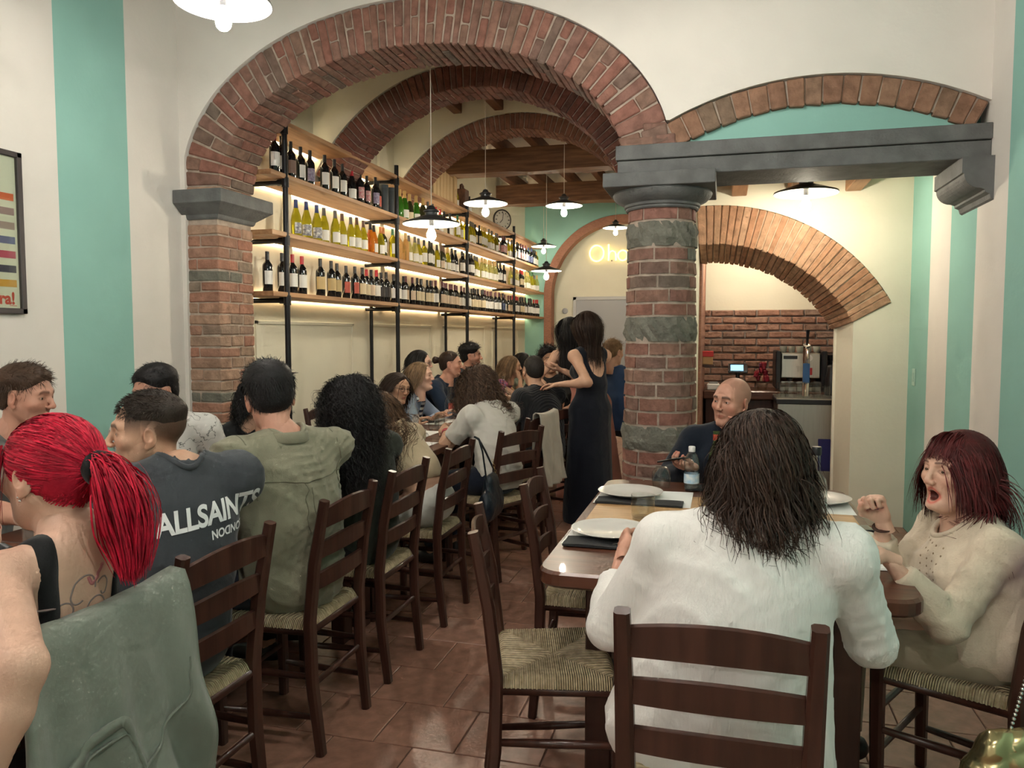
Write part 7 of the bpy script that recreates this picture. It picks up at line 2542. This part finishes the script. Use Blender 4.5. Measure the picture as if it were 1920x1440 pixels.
# ---- right table
DKNAVY = cloth('dark_navy_pullover', (.008, .012, .022))
person('bald man in a dark navy pullover with a phone at the table end', (.045, 3.90, 1.095), (.04, 3.98, .935), (.05, 4.02, .56), -PI / 2 - .1, -PI / 2 - .62, -.04, .06, 'm', .98, SK_RUDDY,
       None, (.02, .018, .016), dict(m=DKNAVY, fold=.003, off=.018, neck=.064), dict(m=JEAN),
       dict(w=(.155, 3.80, .945), h=.0042, hint=(.9, -.4, -1), d=(-.55, -.10, .75), palm=(-.6, .6, -.2), curls=[.25, .75, .9, 1.0], thumb=.5), dict(w=(-.145, 3.70, .80), h=.0042, hint=(-.7, .3, -.8), d=(-.55, -.75, .15), palm=(.25, -.05, .95), curl=.55, thumb=.6), stubble=.28, lip=(.9, .68, .66), fade=.22, res=.02, hres=.0028, fat=.02, chub=.005, look=(.25, -.05))
phone(-.215, 3.635, .835, .75, -.25, 'dark phone held by the bald man')
# woman in the white shirt
WHITE = cloth('white_linen', (.80, .78, .745), var=.05, bump=.5, bscale=260, stretch=(1, 1, .2))
def white_extra(ctx):
    collar(ctx, WHITE, .042, .064, .022, .008)
    glasses(mat('silver_rim', (.4, .4, .4), metal=1, rough=.3))(ctx)
person('woman with shoulder-length dark brown hair in a loose white shirt, seen from behind', (.095, 1.855, 1.125), (.075, 1.80, .975), (.0, 1.83, .565), PI / 2 - .05, PI / 2 - .15, -.12, .05, 'f', .97, SK_RUDDY,
       long_hair(H_DKBR, .205, 4600, 14, .0012, wave=(.012, 7), curl=(.005, 9), seed=31, volume=.010, grav=.24, spread=.14, tone=(.45, 2.0), jitter=.05, cap_top=.014, cap_side=.012), (.04, .025, .02),
       dict(m=WHITE, fold=.0075, freq=58, off=.024, soff=.022, sleeve=1.62, loose=.015, lw=.075, ld=.08, hem=.22, seed=8, neck=.058, res=.009, stretch=(1, 1, .8)), dict(m=BLKT),
       dict(w=(-.25, 2.05, .835), hint=(-.25, -.9, -1), d=(-.05, .9, .35), palm=(.9, .1, -.3), curl=.85, thumb=.7, h=.0035), dict(w=(.33, 2.13, .81), hint=(.25, -.7, -1), d=(.25, .9, .3), palm=(-.9, .1, -.3), curl=.6, h=.0035), res=.02, hres=.005, fat=.035, extra=white_extra, shw=.20, foot=-.12)
# woman with dark red hair
CREAMK = cloth('cream_knit', (.66, .56, .43), var=.12, scale=12, bump=.6, bscale=170)
def redr_extra(ctx):
    nail = mat('purple_nail', (.13, .03, .16), rough=.2)
    Rm, tips, scl = ctx.info[1]
    w0 = ctx.arms[1]['w']
    for p, dv in tips:
        q = p + dv * .004 + unit(np.cross(np.cross(dv, V3(0, 0, 1)), dv)) * .006
        nrm = unit(np.cross(V3(1, 0, 0), dv))
        c = (p + nrm * .0065 + dv * .002) * scl
        mb = MB()
        U, Wv = V3(1, 0, 0), dv
        P = []
        for a in np.linspace(-1, 1, 5):
            P.append([(c + U * a * .0062 * scl + Wv * b * .0075 * scl + nrm * (.0022 - .003 * a * a) * scl) @ Rm.T + w0 for b in (-1, -.3, .4, 1)])
        mb.grid(P).build('nail', nail, ctx.root, smooth=True)
    Rm, tips, scl = ctx.info[-1]
    w0 = ctx.arms[-1]['w']
    rc = (V3(-.0095, .105, -.004) * scl) @ Rm.T + w0
    MB().lathe([(.0088, -.002), (.0105, -.002), (.0105, .002), (.0088, .002)], 16, rc, axis=tuple(Rm @ unit((0, .95, -.3)))).build('ring', CHROME, ctx.root)
    g = (V3(-.0095, .105, .011) * scl) @ Rm.T + w0
    MB().lathe([(0, -.005), (.006, -.001), (.0075, .003), (.004, .006), (0, .006)], 8, g, axis=tuple(Rm @ V3(0, 0, 1))).build('ring_stone', mat('clear_stone', (.85, .88, .9), rough=.05, spec=1.0), ctx.root)
    a = ctx.arms[1]
    d = unit(a['w'] - a['e'])
    MB().tube([a['w'] - d * .03, a['w'] - d * .026], .0300, 16, up=(0, 0, 1)).build('bracelet', mat('dark_cord', (.08, .04, .03), rough=.7), ctx.root, smooth=True)
    bv = bvh_of(*ctx.topVQ)
    # open-work rows of small holes over the chest
    dk = mat('knit_hole', (.30, .22, .14), rough=.9)
    for col in range(5):
        for row_ in range(9):
            p = ctx.neck - ctx.spine * (.06 + .022 * row_) + ctx.r * (.0 - .030 * (col - 2)) + ctx.fo * .25
            hit = bv.ray_cast(Vector(p), Vector(-ctx.fo), .6)
            if hit[0] is not None:
                MB().lathe([(0, .0008), (.0032, .0006), (.004, -.001)], 6, np.array(hit[0]), axis=tuple(hit[1])).build('knit_hole', dk, ctx.top_part)
def redr_wrap(ctx):
    ctx.top_part = ctx.top
    redr_extra(ctx)
person('woman with dark red fringe and open mouth in a cream knitted pullover', (.675, 2.53, 1.015), (.715, 2.55, .865), (.745, 2.475, .545), 3.38, -2.62, .04, .0, 'f', .97, SK_FAIR,
       long_hair(H_BURG, .20, 3600, 11, .0013, seed=33, volume=.012, grav=.28, bangs=True, tone=(.5, 1.7), flow=-.25, cap_top=.014, cap_side=.014), (.06, .02, .018),
       dict(m=CREAMK, fold=.006, freq=40, off=.016, soff=.014, sleeve=1.72, hem=.065, neck=.082, nt=.8, nz=-.012, nf=.012, name='pullover', res=.008, loose=.02), dict(m=cloth('beige_trousers', (.42, .36, .26)), fold=.0018, rise=.03, off=.004),
       dict(w=(.435, 2.28, .815), hint=(.5, -.2, -1), d=(-.85, -.15, .35), palm=(-.15, .25, -.9), curls=[.5, .45, .5, .55], thumb=.4, h=.0032), dict(w=(.475, 2.53, .86), hint=(.5, .6, -1), d=(-.42, -.10, .95), palm=(-.55, -.85, -.1), curl=1.28, thumb=.9, h=.0032), hipface=2.8, mouth='open', res=.018, tres=.014, hres=.0027, extra=redr_wrap, lip=(.85, .34, .34), look=(-.1, .0), fat=.018, foot=-.02)
# ================================================================== CLOTHES ON CHAIRS AND BAGS
def draped(name, m, cx, yc, half, top, front, back, label, seed=1, fold=.010, rz=0.0, taper=0.0, thick=.006, hem=None):
    """cloth hung over a chair back: u along the rail, v from the front hem over the top to the back hem (local +x = aisle side)"""
    r = np.random.default_rng(seed)
    nu, nv = 46, 54
    ph = r.uniform(0, 6, 6)
    layers = []
    for lay in (1, 0):
        P = []
        for i in range(nu):
            u = i / (nu - 1) * 2 - 1
            row = []
            lf, lb = front, back * (hem(u) if hem else 1)
            tot = lf + lb
            for jx in range(nv):
                s = jx / (nv - 1) * tot
                if s < lf - .02:
                    x, z = -.022, top - (lf - s)
                elif s < lf + .02:
                    a = (s - lf + .02) / .04 * PI
                    x, z = -.022 * math.cos(a), top - .02 + .02 * math.sin(a) + .004
                else:
                    x, z = .022 + (s - lf) * .10, top - (s - lf)
                dn = max(0, (top - z) / .45)
                w_ = half * (1 + taper * dn)
                wav = fold * dn * (math.sin(u * 7 + ph[0] + 2 * math.sin(z * 9 + ph[1])) + .6 * math.sin(u * 15 + ph[2] + z * 6)) + .006 * dn * math.sin(z * 22 + u * 6 + ph[3])
                x += (wav if x > 0 else wav * .3) + (thick * lay if x > 0 else -thick * lay)
                z2 = z - .014 * (1 - u * u) + (thick * lay if abs(x) < .03 and z > top - .04 else 0)
                row.append((x, u * w_, z2))
            P.append(row)
        layers.append(np.array(P))
    mb = MB().grid(layers[0]).grid(layers[1], flip=True)
    k = nu * nv
    def bd(a, b):
        mb.f.append((a, b, b + k, a + k)); mb.m.append(0)
    for jx in range(nv - 1):
        bd(jx, jx + 1); bd((nu - 1) * nv + jx, (nu - 1) * nv + jx + 1)
    for i in range(nu - 1):
        bd(i * nv, (i + 1) * nv); bd(i * nv + nv - 1, (i + 1) * nv + nv - 1)
    e = empty(name, (cx, yc, 0), rz)
    o = mb.build('cloth_body', m, e, local=True, smooth=True)
    return e, layers[0]
GREY = cloth('grey_green_fleece', (.205, .225, .19), var=.1, bump=.3, bscale=160)
e, L = draped('sweatshirt', GREY, -1.178, 1.235, .215, .89, .20, .46, '', 3, .022, 0, .18, .008, hem=lambda u: 1.0 + .18 * u)
tag(e, 'grey-green sweatshirt hung upside down over the chair of the red-haired woman', 'sweatshirt')
bvL = BVHTree.FromPolygons([tuple(p) for p in L.reshape(-1, 3)], [(i * 54 + j, (i + 1) * 54 + j, (i + 1) * 54 + j + 1, i * 54 + j + 1) for i in range(45) for j in range(53)])
for rr_, w_, nm in ((.115, .020, 'neck_rib'), (.090, .004, 'rib_seam')):
    pts = [(.16, -.05 + rr_ * math.cos(t), .565 + rr_ * math.sin(t)) for t in np.linspace(-.5, PI + .4, 30)]
    ribbon_on(bvL, pts, w_, .004, .002, 46).build(nm, cloth('grey_green_rib', (.18, .20, .165)), e, local=True, smooth=True)
ribbon_on(bvL, [(.1, .19, .72), (.13, .11, .60), (.15, .03, .56)], .005, .002, .001, 30).build('sleeve_seam', cloth('grey_green_rib', (0, 0, 0)), e, local=True, smooth=True)
wm = mat('white_print', (.78, .78, .78), rough=.7)
me = text_mesh('W V', .045, wm, 'neck_print', bold=.001)
pv = np.empty(len(me.vertices) * 3)
me.vertices.foreach_get('co', pv)
pv = pv.reshape(-1, 3)
bmx = bmesh.new(); bmx.from_mesh(me)
for v in bmx.verts:
    h = bvL.ray_cast(Vector((.6, -.07 + v.co.x, .545 + v.co.y)), Vector((-1, 0, 0)), 2)
    v.co = (h[0] + Vector((.003, 0, 0))) if h[0] is not None else Vector((.2, -.03 + v.co.x, .465 + v.co.y))
bmx.to_mesh(me); bmx.free()
link(bpy.data.objects.new('neck_print', me), e)
e, _ = draped('jacket', cloth('light_beige_jacket', (.44, .40, .34), bump=.2), -1.155, 5.12, .17, .895, .25, .48, '', 5, .012, -.15, .12)
tag(e, 'light beige jacket hung over the chair behind the white T-shirt sitter', 'jacket')
e, _ = draped('scarf', cloth('lilac_cloth', (.42, .27, .50), sheen=.4), .90, 2.345, .17, .895, .30, .46, '', 7, .014, -.52, .1)
tag(e, 'lilac garment hung over the chair back at the right edge', 'garment')
# dark leather bag on a chair back
bag = empty('shoulder_bag', (-1.2, 3.98, .42), 0, 'dark blue leather shoulder bag hanging from a chair back by its strap', 'bag')
F = Field((-1.34, 3.76, .38), (-1.06, 4.20, .80), .008)
F.cone((-1.2, 3.88, .50), (-1.2, 4.07, .50), (.045, .085), (.045, .085), .02, u=(1, 0, 0)).cone((-1.2, 3.93, .62), (-1.2, 4.02, .62), (.03, .05), (.03, .05), .05, u=(1, 0, 0)).folds(.004, 50, 4)
V, Q = F.mesh()
NAVL = mat('navy_leather', (.010, .016, .026), rough=.35, bump=.2, bscale=120)
np_mesh('bag_body', V - np.array(wloc(bag)), Q, NAVL, bag)
for ya in (3.90, 4.05):
    MB().tube([(-1.2, ya, .60), (-1.205, ya - .01, .68), (-1.215, 3.87 + (ya - 3.9) * .3, .80), (-1.225, 3.835, .872), (-1.25, 3.835, .885)], .009, 6, w=.004).build('strap', NAVL, bag, smooth=True)
mb = MB()
for k in range(7):
    c = np.array([-1.19, 4.04 - .012 * k, .645 + .016 * k])
    mb.tube([c + (np.array([0, .006 * math.cos(t), .008 * math.sin(t)]) if k % 2 else np.array([.006 * math.cos(t), 0, .008 * math.sin(t)])) for t in np.linspace(0, 2 * PI, 9)], .0018, 4, cap=False)
mb.build('chain', mat('gold_chain', (.6, .45, .2), metal=1, rough=.3), bag)
# golden crocodile bag with chain strap, lower right
gb = empty('gold_bag', (.74, 2.11, .2), 0, 'shiny gold crocodile-pattern bag with beaded chain at the lower right corner', 'bag')
F = Field((.50, 1.95, .14), (1.0, 2.28, .52), .008)
F.cone((.64, 2.10, .29), (.84, 2.12, .30), (.055, .10), (.055, .10), .02, u=(0, 1, 0)).cone((.66, 2.10, .40), (.82, 2.12, .41), (.035, .05), (.035, .05), .05, u=(0, 1, 0))
F.F = F.F + (.006 * np.maximum(np.abs(np.sin(46 * F.ax[0][:, None, None] + 1.5 * np.sin(20 * F.ax[2][None, None, :]))), np.abs(np.sin(52 * F.ax[2][None, None, :] + 1.2 * np.sin(23 * F.ax[0][:, None, None])))) ** 8).astype(np.float32)
V, Q = F.mesh()
np_mesh('bag_body', V - np.array(wloc(gb)), Q, mat('gold_leather', (.55, .47, .25), rough=.22, metal=.85), gb)
pts = []
for t in np.linspace(0, 1, 46):
    pts.append((.70 + .135 * t, 2.11 + .09 * t, .44 + .42 * t + .015 * math.sin(t * 3)))
mb = MB()
for k, p in enumerate(pts):
    mb.lathe([(0, -.005), (.0042, -.003), (.0055, 0), (.0042, .003), (0, .005)], 6, p)
mb.build('bead_chain', CHROME, gb, smooth=True)
